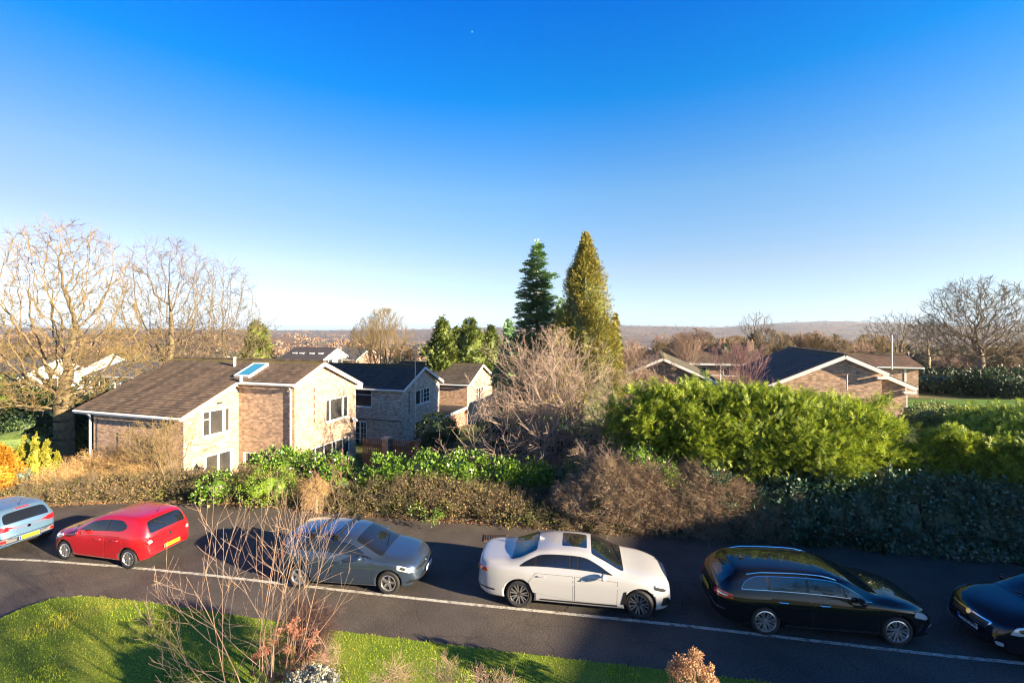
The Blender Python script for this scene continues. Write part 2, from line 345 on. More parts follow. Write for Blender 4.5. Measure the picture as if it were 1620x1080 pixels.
# low worn kerb along the far edge
V = []; Fs = []; kx = np.linspace(-30, 30, 150)
for x in kx:
    y = float(edge_y(x)) + .06; V += [(x, y, 0.001), (x, y, .07), (x, y + .12, .075), (x, y + .12, 0.001)]
for i in range(len(kx) - 1):
    a = 4 * i; b_ = a + 4
    Fs += [(a, b_, b_ + 1, a + 1), (a + 1, b_ + 1, b_ + 2, a + 2), (a + 2, b_ + 2, b_ + 3, a + 3)]
kerb = link('kerb', np_mesh('kerb', V, Fs, ground_mat('kerb_stone', [(.35, (.10, .07, .05)), (.6, (.20, .15, .11))], 1.5, fscale=12))); tag(kerb, kind='structure')
# ---------------------------------------------------------------- vegetation helpers
def rot_basis(D, rng):
    """n x 3 x 3 frames whose third axis is D, random spin"""
    D = D / np.maximum(np.linalg.norm(D, axis=1, keepdims=True), 1e-9)
    A = rng.normal(size=D.shape); X = np.cross(A, D); X /= np.maximum(np.linalg.norm(X, axis=1, keepdims=True), 1e-9)
    return X, np.cross(D, X), D
def scatter(pv, pf, pos, dirs, scale, rng, flat=None):
    """instances of a proto (z = along dirs) baked in one array; flat: keep the proto's x axis horizontal"""
    X, Y, Z = rot_basis(dirs, rng)
    if flat is not None:
        up = np.array([[0, 0, 1.]]) + rng.normal(size=dirs.shape) * flat
        X = np.cross(up, Z); X /= np.maximum(np.linalg.norm(X, axis=1, keepdims=True), 1e-9); Y = np.cross(Z, X)
    pv = np.asarray(pv, float); n = len(pos); k = len(pv)
    V = pos[:, None, :] + scale[:, None, None] * (pv[None, :, 0:1] * X[:, None] + pv[None, :, 1:2] * Y[:, None] + pv[None, :, 2:3] * Z[:, None])
    Fq = (np.asarray(pf)[None] + (np.arange(n) * k)[:, None, None])
    return V.reshape(-1, 3), Fq.reshape(-1, len(pf[0]))
LEAF_V = [(0, 0, 0), (.36, .06, .5), (0, 0, 1), (-.36, .06, .5)]; LEAF_F = [(0, 1, 2, 3)]
def frond(n=7, w=.16, lean=.55, seed=0):
    """flat conifer spray: narrow blades either side of a stalk (z axis)"""
    V = []; Fs = []
    def blade(p, d, L, wd):
        p = np.array(p, float); d = np.array(d, float); d /= np.linalg.norm(d); s = np.cross(d, [0, 1, 0]); s /= np.linalg.norm(s)
        i = len(V); V.extend([p, p + d * L * .45 + s * wd / 2, p + d * L, p + d * L * .45 - s * wd / 2]); Fs.append((i, i + 1, i + 2, i + 3))
    r = random.Random(seed)
    blade((0, 0, 0), (0, 0, 1), 1, w * .8)
    for k in range(n):
        t = (k + .5) / n * .8
        L = .5 * (1 - t * .6)
        for s in (-1, 1): blade((0, 0, t), (s * (1 - t * .4), r.uniform(-.35, .35), lean + t * .5), L * r.uniform(.8, 1.15), w)
    return np.array(V), Fs
FROND = frond(6, .15); FROND_S = frond(3, .26)

def shell(ells, n, rng, lo=.78, hi=1.06, zmin=None, face=None):
    """points in the outer shell of a union of ellipsoids + outward normals"""
    E = np.array(ells, float); vol = (E[:, 3] * E[:, 4] * E[:, 5]) ** (2 / 3.); pr = vol / vol.sum()
    P_ = []; N_ = []; got = 0
    while got < n:
        k = rng.choice(len(E), size=n, p=pr); d = rng.normal(size=(n, 3)); d /= np.linalg.norm(d, axis=1, keepdims=True)
        c = E[k, :3]; r = E[k, 3:6]
        lump = 1 + .07 * (np.sin(d[:, 0:1] * 7 + k[:, None] * 1.3) * np.cos(d[:, 1:2] * 6 + k[:, None]) + np.sin(d[:, 2:3] * 9 + d[:, 0:1] * 4))
        p = c + d * r * rng.uniform(lo, hi, size=(n, 1)) * lump
        nn = d / r; nn /= np.linalg.norm(nn, axis=1, keepdims=True)
        ok = np.ones(n, bool)
        for j in range(len(E)):
            q = (p - E[j, :3]) / E[j, 3:6]; ins = (q ** 2).sum(1) < (lo - .06) ** 2
            ok &= ~(ins & (k != j))
        if zmin is not None: ok &= p[:, 2] > (zmin(p[:, 0], p[:, 1]) if callable(zmin) else zmin)
        if face is not None: ok &= face(p, nn)
        P_.append(p[ok]); N_.append(nn[ok]); got += int(ok.sum())
        if not ok.any(): break
    return np.concatenate(P_)[:n], np.concatenate(N_)[:n]

def leafy(ells, nclump, per, cr, size, rng, lo=.8, hi=1.05, zmin=None, proto=None, up=.35, jit=.6, flat=None, face=None, elong=1.0):
    """clumped leaves on the shell of ellipsoids"""
    c, nrm = shell(ells, nclump, rng, lo, hi, zmin, face); n = len(c) * per
    cc = np.repeat(c, per, 0); nn = np.repeat(nrm, per, 0)
    off = rng.normal(size=(n, 3)) * cr * .5; off[:, 2] *= elong
    pos = cc + off
    d = nn + rng.normal(size=(n, 3)) * jit + np.array([0, 0, up])
    sc = size * rng.uniform(.65, 1.3, size=n)
    pv, pf = proto if proto is not None else (LEAF_V, LEAF_F)
    return scatter(pv, pf, pos, d, sc, rng, flat)

def core_mesh(ells, k=.8, sub=3, seed=1):
    """dense inner mass that stops one seeing through"""
    bm = bmesh.new(); r = random.Random(seed)
    for e in ells:
        g = bmesh.ops.create_icosphere(bm, subdivisions=sub, radius=1.0)
        for v in g['verts']:
            n = v.co.copy(); f = k * (1 + r.uniform(-.10, .10)); v.co = Vector((e[0] + n.x * e[3] * f, e[1] + n.y * e[4] * f, e[2] + n.z * e[5] * f))
    V = np.array([v.co[:] for v in bm.verts]); Fq = [tuple(v.index for v in f.verts) for f in bm.faces]; 
    bm.verts.index_update(); Fq = [tuple(v.index for v in f.verts) for f in bm.faces]
    bm.free(); Fq = np.array(Fq); rg = np.random.default_rng(seed)
    W = V[Fq]; c = W.mean(1, keepdims=True); W = c + (W - c) * 1.15 + rg.normal(size=W.shape) * .015   # loose overlapping plates, each its own leaf colour
    W = np.concatenate([W, W[:, 2:3]], 1).reshape(-1, 3); return W, np.arange(len(W)).reshape(-1, 4)

def join_np(lst):
    Vs = []; Fs = []; o = 0
    for V, Fq in lst: Vs.append(np.asarray(V)); Fs.append(np.asarray(Fq) + o); o += len(V)
    return np.concatenate(Vs), np.concatenate(Fs)

# bare trees -----------------------------------------------------------------
def tubes_np(groups):
    """groups: {(k, sides): [(pts kx3, radii k)...]} -> V, F"""
    out = []
    for (k, s), lst in groups.items():
        if not lst: continue
        Pp = np.array([a for a, _ in lst]); Rr = np.array([b for _, b in lst])   # N,k,3 / N,k
        T = np.zeros_like(Pp); T[:, 1:-1] = Pp[:, 2:] - Pp[:, :-2]; T[:, 0] = Pp[:, 1] - Pp[:, 0]; T[:, -1] = Pp[:, -1] - Pp[:, -2]
        T /= np.maximum(np.linalg.norm(T, axis=2, keepdims=True), 1e-9)
        ref = np.zeros_like(T); ref[..., 0] = .37; ref[..., 1] = .81; ref[..., 2] = .21
        A = np.cross(T, ref); A /= np.maximum(np.linalg.norm(A, axis=2, keepdims=True), 1e-9); B = np.cross(T, A)
        th = np.arange(s) / s * 2 * math.pi
        V = Pp[:, :, None] + Rr[:, :, None, None] * (A[:, :, None] * np.cos(th)[None, None, :, None] + B[:, :, None] * np.sin(th)[None, None, :, None])
        N = len(lst); idx = np.arange(N * k * s).reshape(N, k, s)
        a = idx[:, :-1]; b_ = idx[:, 1:]
        Fq = np.stack([a, np.roll(a, -1, 2), np.roll(b_, -1, 2), b_], -1).reshape(-1, 4)
        out.append((V.reshape(-1, 3), Fq))
    return join_np(out)

def bare(seed, H, tr, fork, env, limbs=6, levels=4, kids=(5, 5, 5, 4), spread=(35, 60), up=.10, wob=.16, ratio=.62, leader=True, rmin=.012, lean=(0, 0), gnarl=1.0, first_len=None, split=2, rr=.55, el=(22, 66)):
    """env=(cz, rx, rz): crown ellipsoid centre height, half width, half height. returns (trunk groups, crown groups)"""
    r = random.Random(seed); g = math.sin
    T, C = {}, {}
    cz, rx, rz = env; ctr = Vector((lean[0], lean[1], cz))
    def rho(p): return math.sqrt(((p.x - ctr.x) / rx) ** 2 + ((p.y - ctr.y) / rx) ** 2 + ((p.z - ctr.z) / rz) ** 2)
    def put(pts, rad, lev):
        D_ = T if lev <= split - 1 else C
        s = 8 if lev == 0 else (6 if lev == 1 else (4 if lev == 2 else 3))
        D_.setdefault((len(pts), s), []).append(([tuple(p) for p in pts], rad))
    def rdir(d, ang):
        a = Vector((r.gauss(0, 1), r.gauss(0, 1), r.gauss(0, 1))); a = (a - d * a.dot(d))
        if a.length < 1e-6: return d
        a.normalize(); return (d * math.cos(ang) + a * math.sin(ang)).normalized()
    def grow(p, d, L, rad, lev):
        n = 5 if lev <= 1 else (4 if lev == 2 else 3)
        e = rho(p + d * L)
        if e > 1.0 and lev > 0:
            s0 = rho(p); k = (1.02 - s0) / max(e - s0, 1e-3); L *= max(.22, min(1, k))
        pts = [p.copy()]; q = p.copy(); dd = d.copy(); R_ = [rad]
        for i in range(n):
            w = wob * (gnarl if lev else .4)
            dd = (dd + Vector((r.gauss(0, w), r.gauss(0, w), r.gauss(0, w))) + Vector((0, 0, up))).normalized()
            q = q + dd * L / n; pts.append(q.copy()); R_.append(max(rmin * .6, rad * (1 - (i + 1) / n * .84)))
        put(pts, R_, lev)
        if lev >= levels: return
        nk = kids[min(lev - 1, len(kids) - 1)]
        for j in range(nk):
            t = .22 + .78 * (j + r.random() * .8) / nk; t = min(t, 1)
            i = min(int(t * n), n - 1); f = t * n - i
            bp = pts[i].lerp(pts[i + 1], f); bd = (pts[i + 1] - pts[i]).normalized(); br = R_[i] * (1 - f) + R_[i + 1] * f
            nd = rdir(bd, R(r.uniform(*spread)) * (.5 if t > .93 else 1))
            grow(bp, nd, L * ratio * r.uniform(.75, 1.2) * (1.12 - .35 * t), max(rmin, br * rr), lev + 1)
    n = 6; pts = [Vector((0, 0, -.3))]; R_ = [tr * 1.35]; d = Vector((lean[0] * .3 / max(fork, 1), lean[1] * .3 / max(fork, 1), 1)).normalized(); q = Vector((0, 0, 0))
    pts.append(q.copy()); R_.append(tr * 1.08)
    for i in range(n - 1):
        d = (d + Vector((r.gauss(0, .05), r.gauss(0, .05), .1))).normalized(); q = q + d * fork / (n - 1); pts.append(q.copy()); R_.append(tr * (1 - .3 * (i + 1) / (n - 1)))
    put(pts, R_, 0)
    top = pts[-1]; fl = first_len or (H - fork) * .75
    for k in range(limbs):
        az = 2 * math.pi * (k + r.random() * .6) / limbs
        if leader and k == 0: nd = (d + Vector((r.gauss(0, .08), r.gauss(0, .08), .3))).normalized(); grow(top, nd, (H - fork) * .93, R_[-1] * .8, 1); continue
        el_ = R(r.uniform(*el)); nd = Vector((math.cos(az) * math.cos(el_), math.sin(az) * math.cos(el_), math.sin(el_)))
        t = r.uniform(.55, 1); i = min(int(1 + t * (n - 1)), n - 1); bp = pts[i].lerp(pts[i + 1], .5) if i < n else top
        grow(bp if k % 2 else top, nd, fl * r.uniform(.8, 1.15), tr * r.uniform(.38, .55), 1)
    return T, C

def tree_things(name, label, cat, loc, T, C, mtrunk, mcrown, group=None, rz=0.0):
    t = empty(name, label, cat, loc, rz, group)
    link('trunk', np_mesh('trunk', *tubes_np(T), mtrunk, smooth=True), t)
    link('crown', np_mesh('crown', *tubes_np(C), mcrown, smooth=True), t)
    return t

m_twig_y = leaf_mat('twig_lichen', [(.12, .09, .042), (.22, .165, .07), (.16, .115, .055)], rough=.9, trans=0, spec=.2)
m_twig_b = leaf_mat('twig_brown', [(.09, .07, .045), (.18, .145, .095), (.13, .10, .062)], rough=.9, trans=0, spec=.2)
m_twig_p = leaf_mat('twig_pink', [(.20, .135, .10), (.32, .23, .17), (.25, .17, .13)], rough=.9, trans=0, spec=.2)
m_bark_y = mat('bark_lichen', (.20, .15, .075), .95, noise=(.08, .065, .045), scale=5, bump=.6, bscale=14)

def gpos(px, D, dz=0.0):
    x = (px - 810) * D / F; return (x, D, gzf(x, D) + dz)

def dome_tree(seed, trunk_h, blobs, n_att=2200, step=.32, kill=.55, infl=3.2, tip_r=.011, expo=2.15, twig=.6, ntw=3, tmax=None, jit=.22, sag=.0, thick=.045):
    """a winter tree grown towards points spread through its crown (space colonisation); blobs = [(x,y,z,rx,ry,rz)]"""
    rg = np.random.default_rng(seed); E = np.array(blobs, float); A = []
    w = (E[:, 3] * E[:, 4] * E[:, 5]); k = rg.choice(len(E), n_att, p=w / w.sum())
    d = rg.normal(size=(n_att, 3)); d /= np.linalg.norm(d, axis=1, keepdims=True); rad = rg.uniform(0, 1, (n_att, 1)) ** .42
    A = E[k, :3] + d * rad * E[k, 3:6]
    nodes = []; par = []; n0 = int(trunk_h / step); p = np.array([0., 0, 0])
    for i in range(n0 + 1): nodes.append(p.copy()); par.append(i - 1); p = p + np.array([rg.normal() * .02, rg.normal() * .02, step])
    top = E[:, 2].max() + 0.3 * E[:, 5].max()
    N = np.array(nodes); par = list(par)
    D = np.linalg.norm(A[:, None] - N[None], axis=2); ni = D.argmin(1); nd = D.min(1)
    dirs = {}
    for it in range(140):
        act = nd < infl if it > 12 else nd < 99
        if not act.any(): break
        idx = ni[act]; v = A[act] - N[idx]; v /= np.maximum(np.linalg.norm(v, axis=1, keepdims=True), 1e-6)
        u, inv = np.unique(idx, return_inverse=True); S_ = np.zeros((len(u), 3)); np.add.at(S_, inv, v)
        S_ /= np.maximum(np.linalg.norm(S_, axis=1, keepdims=True), 1e-6)
        pd = N[u] - N[np.array([max(par[q], 0) for q in u])]; pd /= np.maximum(np.linalg.norm(pd, axis=1, keepdims=True), 1e-6)
        S_ = S_ + .35 * pd + rg.normal(size=S_.shape) * jit + np.array([0, 0, sag]); S_ /= np.linalg.norm(S_, axis=1, keepdims=True)
        new = N[u] + S_ * step; base = len(N)
        dm = np.linalg.norm(A[:, None] - new[None], axis=2); mi = dm.argmin(1); md = dm.min(1); better = md < nd
        if not better.any(): break
        N = np.concatenate([N, new]); par += list(u); ni = np.where(better, base + mi, ni); nd = np.where(better, md, nd)
        keep = nd > kill; A = A[keep]; ni = ni[keep]; nd = nd[keep]
        if len(A) == 0: break
    n = len(N); par = np.array(par); R_ = np.zeros(n); kids_ = np.bincount(par[par >= 0], minlength=n)
    for i in range(n - 1, -1, -1):
        if kids_[i] == 0: R_[i] = tip_r ** expo
        if par[i] >= 0: R_[par[i]] += R_[i]
    R_ = R_ ** (1 / expo)
    if tmax: R_ = np.maximum(tip_r * (.8 + .4 * (R_ > tip_r * 1.01)), tmax * (R_ / R_.max()) ** 1.3)
    T, C = {}, {}
    for i in range(1, n):
        q = par[i]; r0 = R_[q] if R_[q] < R_[i] * 1.8 else R_[i] * 1.25; s = 8 if R_[i] > .12 else (5 if R_[i] > .04 else 3)
        (T if R_[i] > thick else C).setdefault((2, s), []).append(([tuple(N[q]), tuple(N[i])], [r0, R_[i]]))
    r = R_[n0]; T.setdefault((3, 10), []).append(([(0, 0, -.4), (0, 0, 0), tuple(N[2])], [R_[0] * 1.5, R_[0] * 1.12, R_[2]]))
    tips = np.where((R_ < max(.024, tip_r * 1.7)))[0]; tw = []
    for i in tips:
        pd = N[i] - N[par[i]]; pd /= max(np.linalg.norm(pd), 1e-6)
        for _ in range(ntw if kids_[i] == 0 else max(1, ntw - 2)):
            d1 = pd + rg.normal(size=3) * .55 + np.array([0, 0, .12]); d1 /= np.linalg.norm(d1); L = twig * rg.uniform(.5, 1.2); m1 = N[i] + d1 * L * .5; d2 = d1 + rg.normal(size=3) * .3; d2 /= np.linalg.norm(d2)
            tw.append(([tuple(N[i]), tuple(m1), tuple(m1 + d2 * L * .5)], [tip_r * .8, tip_r * .65, tip_r * .45]))
    C[(3, 3)] = tw
    return T, C
# ---------------------------------------------------------------- houses
m_brick = brick_mat('buff_brick', (.45, .30, .195), (.30, .19, .13), (.40, .34, .27))
m_brick_far = brick_mat('brown_brick', (.35, .22, .14), (.25, .155, .105), (.33, .27, .22))
m_red_brick = brick_mat('red_brick', (.34, .12, .07), (.24, .09, .055), (.35, .3, .26))
def tile_mat(name, c1, c2, moss=(.13, .12, .02), mossamt=.5):
    m = bpy.data.materials.new(name); m.use_nodes = True; nt = m.node_tree; b = nt.nodes['Principled BSDF']
    uv = nt.nodes.new('ShaderNodeUVMap'); br = nt.nodes.new('ShaderNodeTexBrick'); nt.links.new(uv.outputs[0], br.inputs['Vector'])
    br.inputs['Color1'].default_value = (*c1, 1); br.inputs['Color2'].default_value = (*c2, 1); br.inputs['Mortar'].default_value = (c1[0] * .4, c1[1] * .4, c1[2] * .4, 1); br.inputs['Bias'].default_value = -.2
    br.inputs['Scale'].default_value = 1; br.inputs['Brick Width'].default_value = .33; br.inputs['Row Height'].default_value = 50; br.inputs['Mortar Size'].default_value = .012
    n = nt.nodes.new('ShaderNodeTexNoise'); n.inputs['Scale'].default_value = 3.4; n.inputs['Detail'].default_value = 12; n.inputs['Roughness'].default_value = .85; nt.links.new(uv.outputs[0], n.inputs['Vector'])
    r = nt.nodes.new('ShaderNodeMapRange'); r.inputs[1].default_value = .3; r.inputs[2].default_value = .7; r.inputs[3].default_value = .5; r.inputs[4].default_value = 1.6; nt.links.new(n.outputs['Fac'], r.inputs[0])
    mx = nt.nodes.new('ShaderNodeVectorMath'); mx.operation = 'SCALE'; nt.links.new(br.outputs['Color'], mx.inputs[0]); nt.links.new(r.outputs[0], mx.inputs['Scale'])
    mp = nt.nodes.new('ShaderNodeMapping'); mp.inputs['Scale'].default_value = (1 / .30, 1 / .23, 1); nt.links.new(uv.outputs[0], mp.inputs['Vector'])
    fl = nt.nodes.new('ShaderNodeVectorMath'); fl.operation = 'FLOOR'; nt.links.new(mp.outputs[0], fl.inputs[0]); sn = nt.nodes.new('ShaderNodeTexWhiteNoise'); nt.links.new(fl.outputs[0], sn.inputs['Vector'])
    tr_ = nt.nodes.new('ShaderNodeMapRange'); tr_.inputs[3].default_value = .72; tr_.inputs[4].default_value = 1.28; nt.links.new(sn.outputs['Value'], tr_.inputs[0])
    mx2 = nt.nodes.new('ShaderNodeVectorMath'); mx2.operation = 'SCALE'; nt.links.new(mx.outputs[0], mx2.inputs[0]); nt.links.new(tr_.outputs[0], mx2.inputs['Scale']); mx = mx2
    # moss grows along the ridge (v = 0 at the ridge, in metres down the slope)
    sp = nt.nodes.new('ShaderNodeSeparateXYZ'); nt.links.new(uv.outputs[0], sp.inputs[0])
    n3 = nt.nodes.new('ShaderNodeTexNoise'); n3.inputs['Scale'].default_value = 3.5; n3.inputs['Detail'].default_value = 6; nt.links.new(uv.outputs[0], n3.inputs['Vector'])
    a = nt.nodes.new('ShaderNodeMath'); a.operation = 'MULTIPLY_ADD'; a.inputs[1].default_value = 1.6; nt.links.new(n3.outputs['Fac'], a.inputs[0]); nt.links.new(sp.outputs[1], a.inputs[2])
    mm = nt.nodes.new('ShaderNodeMapRange'); mm.inputs[1].default_value = .75; mm.inputs[2].default_value = 1.35; mm.inputs[3].default_value = mossamt * 1.7; mm.inputs[4].default_value = 0; nt.links.new(a.outputs[0], mm.inputs[0])
    cl = nt.nodes.new('ShaderNodeClamp'); nt.links.new(mm.outputs[0], cl.inputs[0])
    mix = nt.nodes.new('ShaderNodeMix'); mix.data_type = 'RGBA'; nt.links.new(cl.outputs[0], mix.inputs[0]); nt.links.new(mx.outputs[0], mix.inputs[6]); mix.inputs[7].default_value = (*moss, 1)
    nt.links.new(mix.outputs[2], b.inputs['Base Color']); b.inputs['Roughness'].default_value = .85
    return m
m_tile = tile_mat('brown_roof_tile', (.135, .092, .060), (.055, .040, .030))
m_tile_b = tile_mat('dark_roof_tile', (.070, .056, .044), (.045, .038, .034), mossamt=.45)
m_fascia = mat('white_fascia', (.80, .79, .76), .45, noise=(.70, .68, .64), scale=2)
m_curtain = mat('curtain', (.55, .52, .47), .9)

def wall(mb, o, ax, poly, holes=(), m=0, reveal=.11, mrev=0):
    """vertical wall: o origin, ax horizontal unit dir, poly [(u,z)] , holes [(u0,u1,z0,z1)]; outward normal = ax x z"""
    o = Vector(o); ax = Vector(ax).normalized(); nrm = ax.cross(Vector((0, 0, 1)))
    bm = bmesh.new(); vs = [bm.verts.new((u, z, 0)) for u, z in poly]; bm.faces.new(vs)
    for h in holes:
        for k, val in ((0, h[0]), (0, h[1]), (1, h[2]), (1, h[3])):
            co = (val, 0, 0) if k == 0 else (0, val, 0); no = (1, 0, 0) if k == 0 else (0, 1, 0)
            bmesh.ops.bisect_plane(bm, geom=bm.verts[:] + bm.edges[:] + bm.faces[:], plane_co=co, plane_no=no, dist=1e-5)
    for f in list(bm.faces):
        c = f.calc_center_median()
        if any(h[0] < c.x < h[1] and h[2] < c.y < h[3] for h in holes): continue
        mb.poly([o + ax * v.co.x + Vector((0, 0, v.co.y)) for v in f.verts], m, uv=[(o.dot(ax) + v.co.x, v.co.y) for v in f.verts])
    bm.free()
    for h in holes:
        c = [(h[0], h[2]), (h[1], h[2]), (h[1], h[3]), (h[0], h[3])]
        for i in range(4):
            a, b_ = c[i], c[(i + 1) % 4]
            A = o + ax * a[0] + Vector((0, 0, a[1])); B = o + ax * b_[0] + Vector((0, 0, b_[1]))
            mb.poly([A, B, B - nrm * reveal, A - nrm * reveal], mrev)

def window(parent, o, ax, h, cols=(.5,), bars=(), depth=.06, name='window', curtain=0, fm=None, fw=.07, grid=None, sill=True):
    """frame (part) with pane (sub-part) in the hole h; cols = mullion positions 0..1, bars = {col index: transom height 0..1}"""
    o = Vector(o); ax = Vector(ax).normalized(); nrm = ax.cross(Vector((0, 0, 1))); Z = Vector((0, 0, 1))
    def pt(u, z, d): return o + ax * u + Z * z - nrm * d
    def bx(mb, u0, u1, z0, z1, d0, d1, m=0):
        a = [pt(u0, z0, d0), pt(u1, z0, d0), pt(u1, z1, d0), pt(u0, z1, d0), pt(u0, z0, d1), pt(u1, z0, d1), pt(u1, z1, d1), pt(u0, z1, d1)]
        for q in ((0, 1, 2, 3), (7, 6, 5, 4), (0, 4, 5, 1), (1, 5, 6, 2), (2, 6, 7, 3), (3, 7, 4, 0)): mb.poly([a[i] for i in q], m)
    u0, u1, z0, z1 = h; mb = MB()
    d0, d1 = depth - .03, depth + .03
    bx(mb, u0, u1, z0, z0 + fw, d0, d1); bx(mb, u0, u1, z1 - fw, z1, d0, d1)
    bx(mb, u0, u0 + fw, z0 + fw, z1 - fw, d0 + .002, d1); bx(mb, u1 - fw, u1, z0 + fw, z1 - fw, d0 + .002, d1)
    for c in cols:
        u = u0 + (u1 - u0) * c; bx(mb, u - fw * .5, u + fw * .5, z0 + fw, z1 - fw, d0 + .004, d1)
    xs = [0] + list(cols) + [1]
    for ci, t in dict(bars).items():
        z = z0 + (z1 - z0) * t; bx(mb, u0 + (u1 - u0) * xs[ci] + fw * .4, u0 + (u1 - u0) * xs[ci + 1] - fw * .4, z - fw * .4, z + fw * .4, d0 + .006, d1)
    if grid:
        for ci, (nu, nz) in dict(grid).items():
            a = u0 + (u1 - u0) * xs[ci] + fw * .6; b_ = u0 + (u1 - u0) * xs[ci + 1] - fw * .6
            for k in range(1, nu): u = a + (b_ - a) * k / nu; bx(mb, u - .015, u + .015, z0 + fw, z1 - fw, depth - .012, depth + .012)
            for k in range(1, nz): z = z0 + fw + (z1 - z0 - 2 * fw) * k / nz; bx(mb, a, b_, z - .015, z + .015, depth - .010, depth + .010)
    if sill: bx(mb, u0 - .05, u1 + .05, z0 - .06, z0 - .002, -.06, .06)
    f = mb.build(name, fm or M['white'], parent)
    mb = MB(); mb.poly([pt(u0 + .02, z0 + .02, depth + .012), pt(u1 - .02, z0 + .02, depth + .012), pt(u1 - .02, z1 - .02, depth + .012), pt(u0 + .02, z1 - .02, depth + .012)])
    mb.build('pane', M['glass'], f)
    if curtain:
        mb = MB(); w = (u1 - u0) * curtain
        for a, b_ in ((u0 + (u1 - u0) * .72, u0 + (u1 - u0) * .72 + w),):
            bx(mb, a, b_, z0 + .06, z1 - .06, depth + .004, depth + .010)
        mb.build('curtain', m_curtain, f)
    return f

def roof_slope(mb, e0, e1, r0, r1, course=.23, m=0, lift=.028, thick=.05):
    """tiled slope in overlapping courses from the ridge r0-r1 down to the eave e0-e1; uv v = metres from the ridge"""
    e0, e1, r0, r1 = map(Vector, (e0, e1, r0, r1))
    L = ((e0 - r0).length + (e1 - r1).length) / 2; n = max(2, int(L / course))
    nrm = (e1 - e0).cross(r0 - e0).normalized(); nrm = nrm if nrm.z > 0 else -nrm
    ux = (e1 - e0).normalized(); rj = random.Random(int(L * 100))
    for k in range(n):
        t0, t1 = k / n, (k + 1) / n
        a, b_ = r0.lerp(e0, t0), r1.lerp(e1, t0); c, d = r1.lerp(e1, t1), r0.lerp(e0, t1)
        j = nrm * (lift + rj.uniform(-.006, .006))
        v0, v1 = L * t0, L * t1; ua, ub = a.dot(ux), b_.dot(ux)
        off = (k % 2) * .165
        mb.poly([d + j, c + j, b_, a], m, uv=[(d.dot(ux) + off, v1), (c.dot(ux) + off, v1), (ub + off, v0), (ua + off, v0)])
        mb.poly([d - nrm * .004, c - nrm * .004, c + j, d + j], m, uv=[(d.dot(ux), v1), (c.dot(ux), v1), (c.dot(ux), v1), (d.dot(ux), v1)])
    t = nrm * thick
    mb.poly([e0 - t, r0 - t, r1 - t, e1 - t], m)
    for p, q in ((e0, r0), (e1, r1), (e0, e1)): mb.poly([p - t, q - t, q, p], m)

HR = -math.atan2(.299, .954)      # all the estate's houses share one orientation
def house(name, label, cat, corner, group=None): return empty(name, label, cat, corner, HR, group)
m_gutter = mat('gutter_white', (.74, .74, .74), .35)

# ---- house 1: long catslide roof, gable towards the right
h1 = house('brick_house', 'buff brick house with long brown catslide roof and a roof window, nearest on the left', 'house', (-17.1, 23.7, 0), 'brick houses of the estate')
SL = .45; ridge_b = 5.37; zr = 5.36; zb = -2.6
def z1(b): return zr - abs(b - ridge_b) * SL - .06
mb = MB()
gz1 = z1(0)
UW = (1.05, 2.75, 1.42, 2.82)      # upper window on the face a=0 (u along b)
LW = (1.15, 2.9, -1.25, .42)
wall(mb, (-6.9, 0, 0), (1, 0, 0), [(0, zb), (6.9, zb), (6.9, gz1 - .05), (0, gz1 - .05)])
wall(mb, (0, 0, 0), (0, 1, 0), [(0, zb), (3.28, zb), (3.28, z1(3.28)), (0, gz1)], [UW, LW])
DW = (.35, 1.3, -1.85, .15)
wall(mb, (0, 3.28, 0), (1, 0, 0), [(0, zb), (4.07, zb), (4.07, z1(3.28) - .02), (0, z1(3.28) - .02)], [DW])
GW = (2.55, 4.75, 1.55, 2.95); PW = (.95, 4.85, -1.9, .25)
wall(mb, (4.07, 3.28, 0), (0, 1, 0), [(0, zb), (5.5, zb), (5.5, z1(8.78)), (ridge_b - 3.28, z1(ridge_b)), (0, z1(3.28))], [GW, PW])
wall(mb, (4.07, 8.78, 0), (-1, 0, 0), [(0, zb), (10.97, zb), (10.97, z1(8.78) - .02), (0, z1(8.78) - .02)])
wall(mb, (-6.9, 8.78, 0), (0, -1, 0), [(0, zb), (8.78, zb), (8.78, gz1), (8.78 - ridge_b, z1(ridge_b)), (0, z1(8.78))])
# soldier-course string line and slit of dark bricks on the gable
w1 = mb.build('wall', m_brick, h1)
m_slit = mat('dark_brick', (.12, .07, .04), .9)
for k in range(5): mb = MB(); mb.box(4.075, 4.092, 4.78, 4.88, 1.75 + k * .45, 2.02 + k * .45); mb.build('vent_slit', m_slit, h1)
mb = MB()
re = zr - ridge_b * SL
ov = .32
roof_slope(mb, (-7.95, -ov, zr - (ridge_b + ov) * SL), (.25, -ov, zr - (ridge_b + ov) * SL), (-7.95, ridge_b, zr), (.25, ridge_b, zr))
roof_slope(mb, (.25, 3.28 - ov * .8, z1(3.28 - ov * .8) + .06), (4.35, 3.28 - ov * .8, z1(3.28 - ov * .8) + .06), (.25, ridge_b, zr), (4.35, ridge_b, zr))
roof_slope(mb, (4.35, 8.78 + ov, z1(8.78 + ov) + .06), (-7.95, 8.78 + ov, z1(8.78 + ov) + .06), (4.35, ridge_b, zr), (-7.95, ridge_b, zr))
mb.beam((-7.97, ridge_b, zr + .03), (4.37, ridge_b, zr + .03), .22, .10)
r1 = mb.build('roof', m_tile, h1)
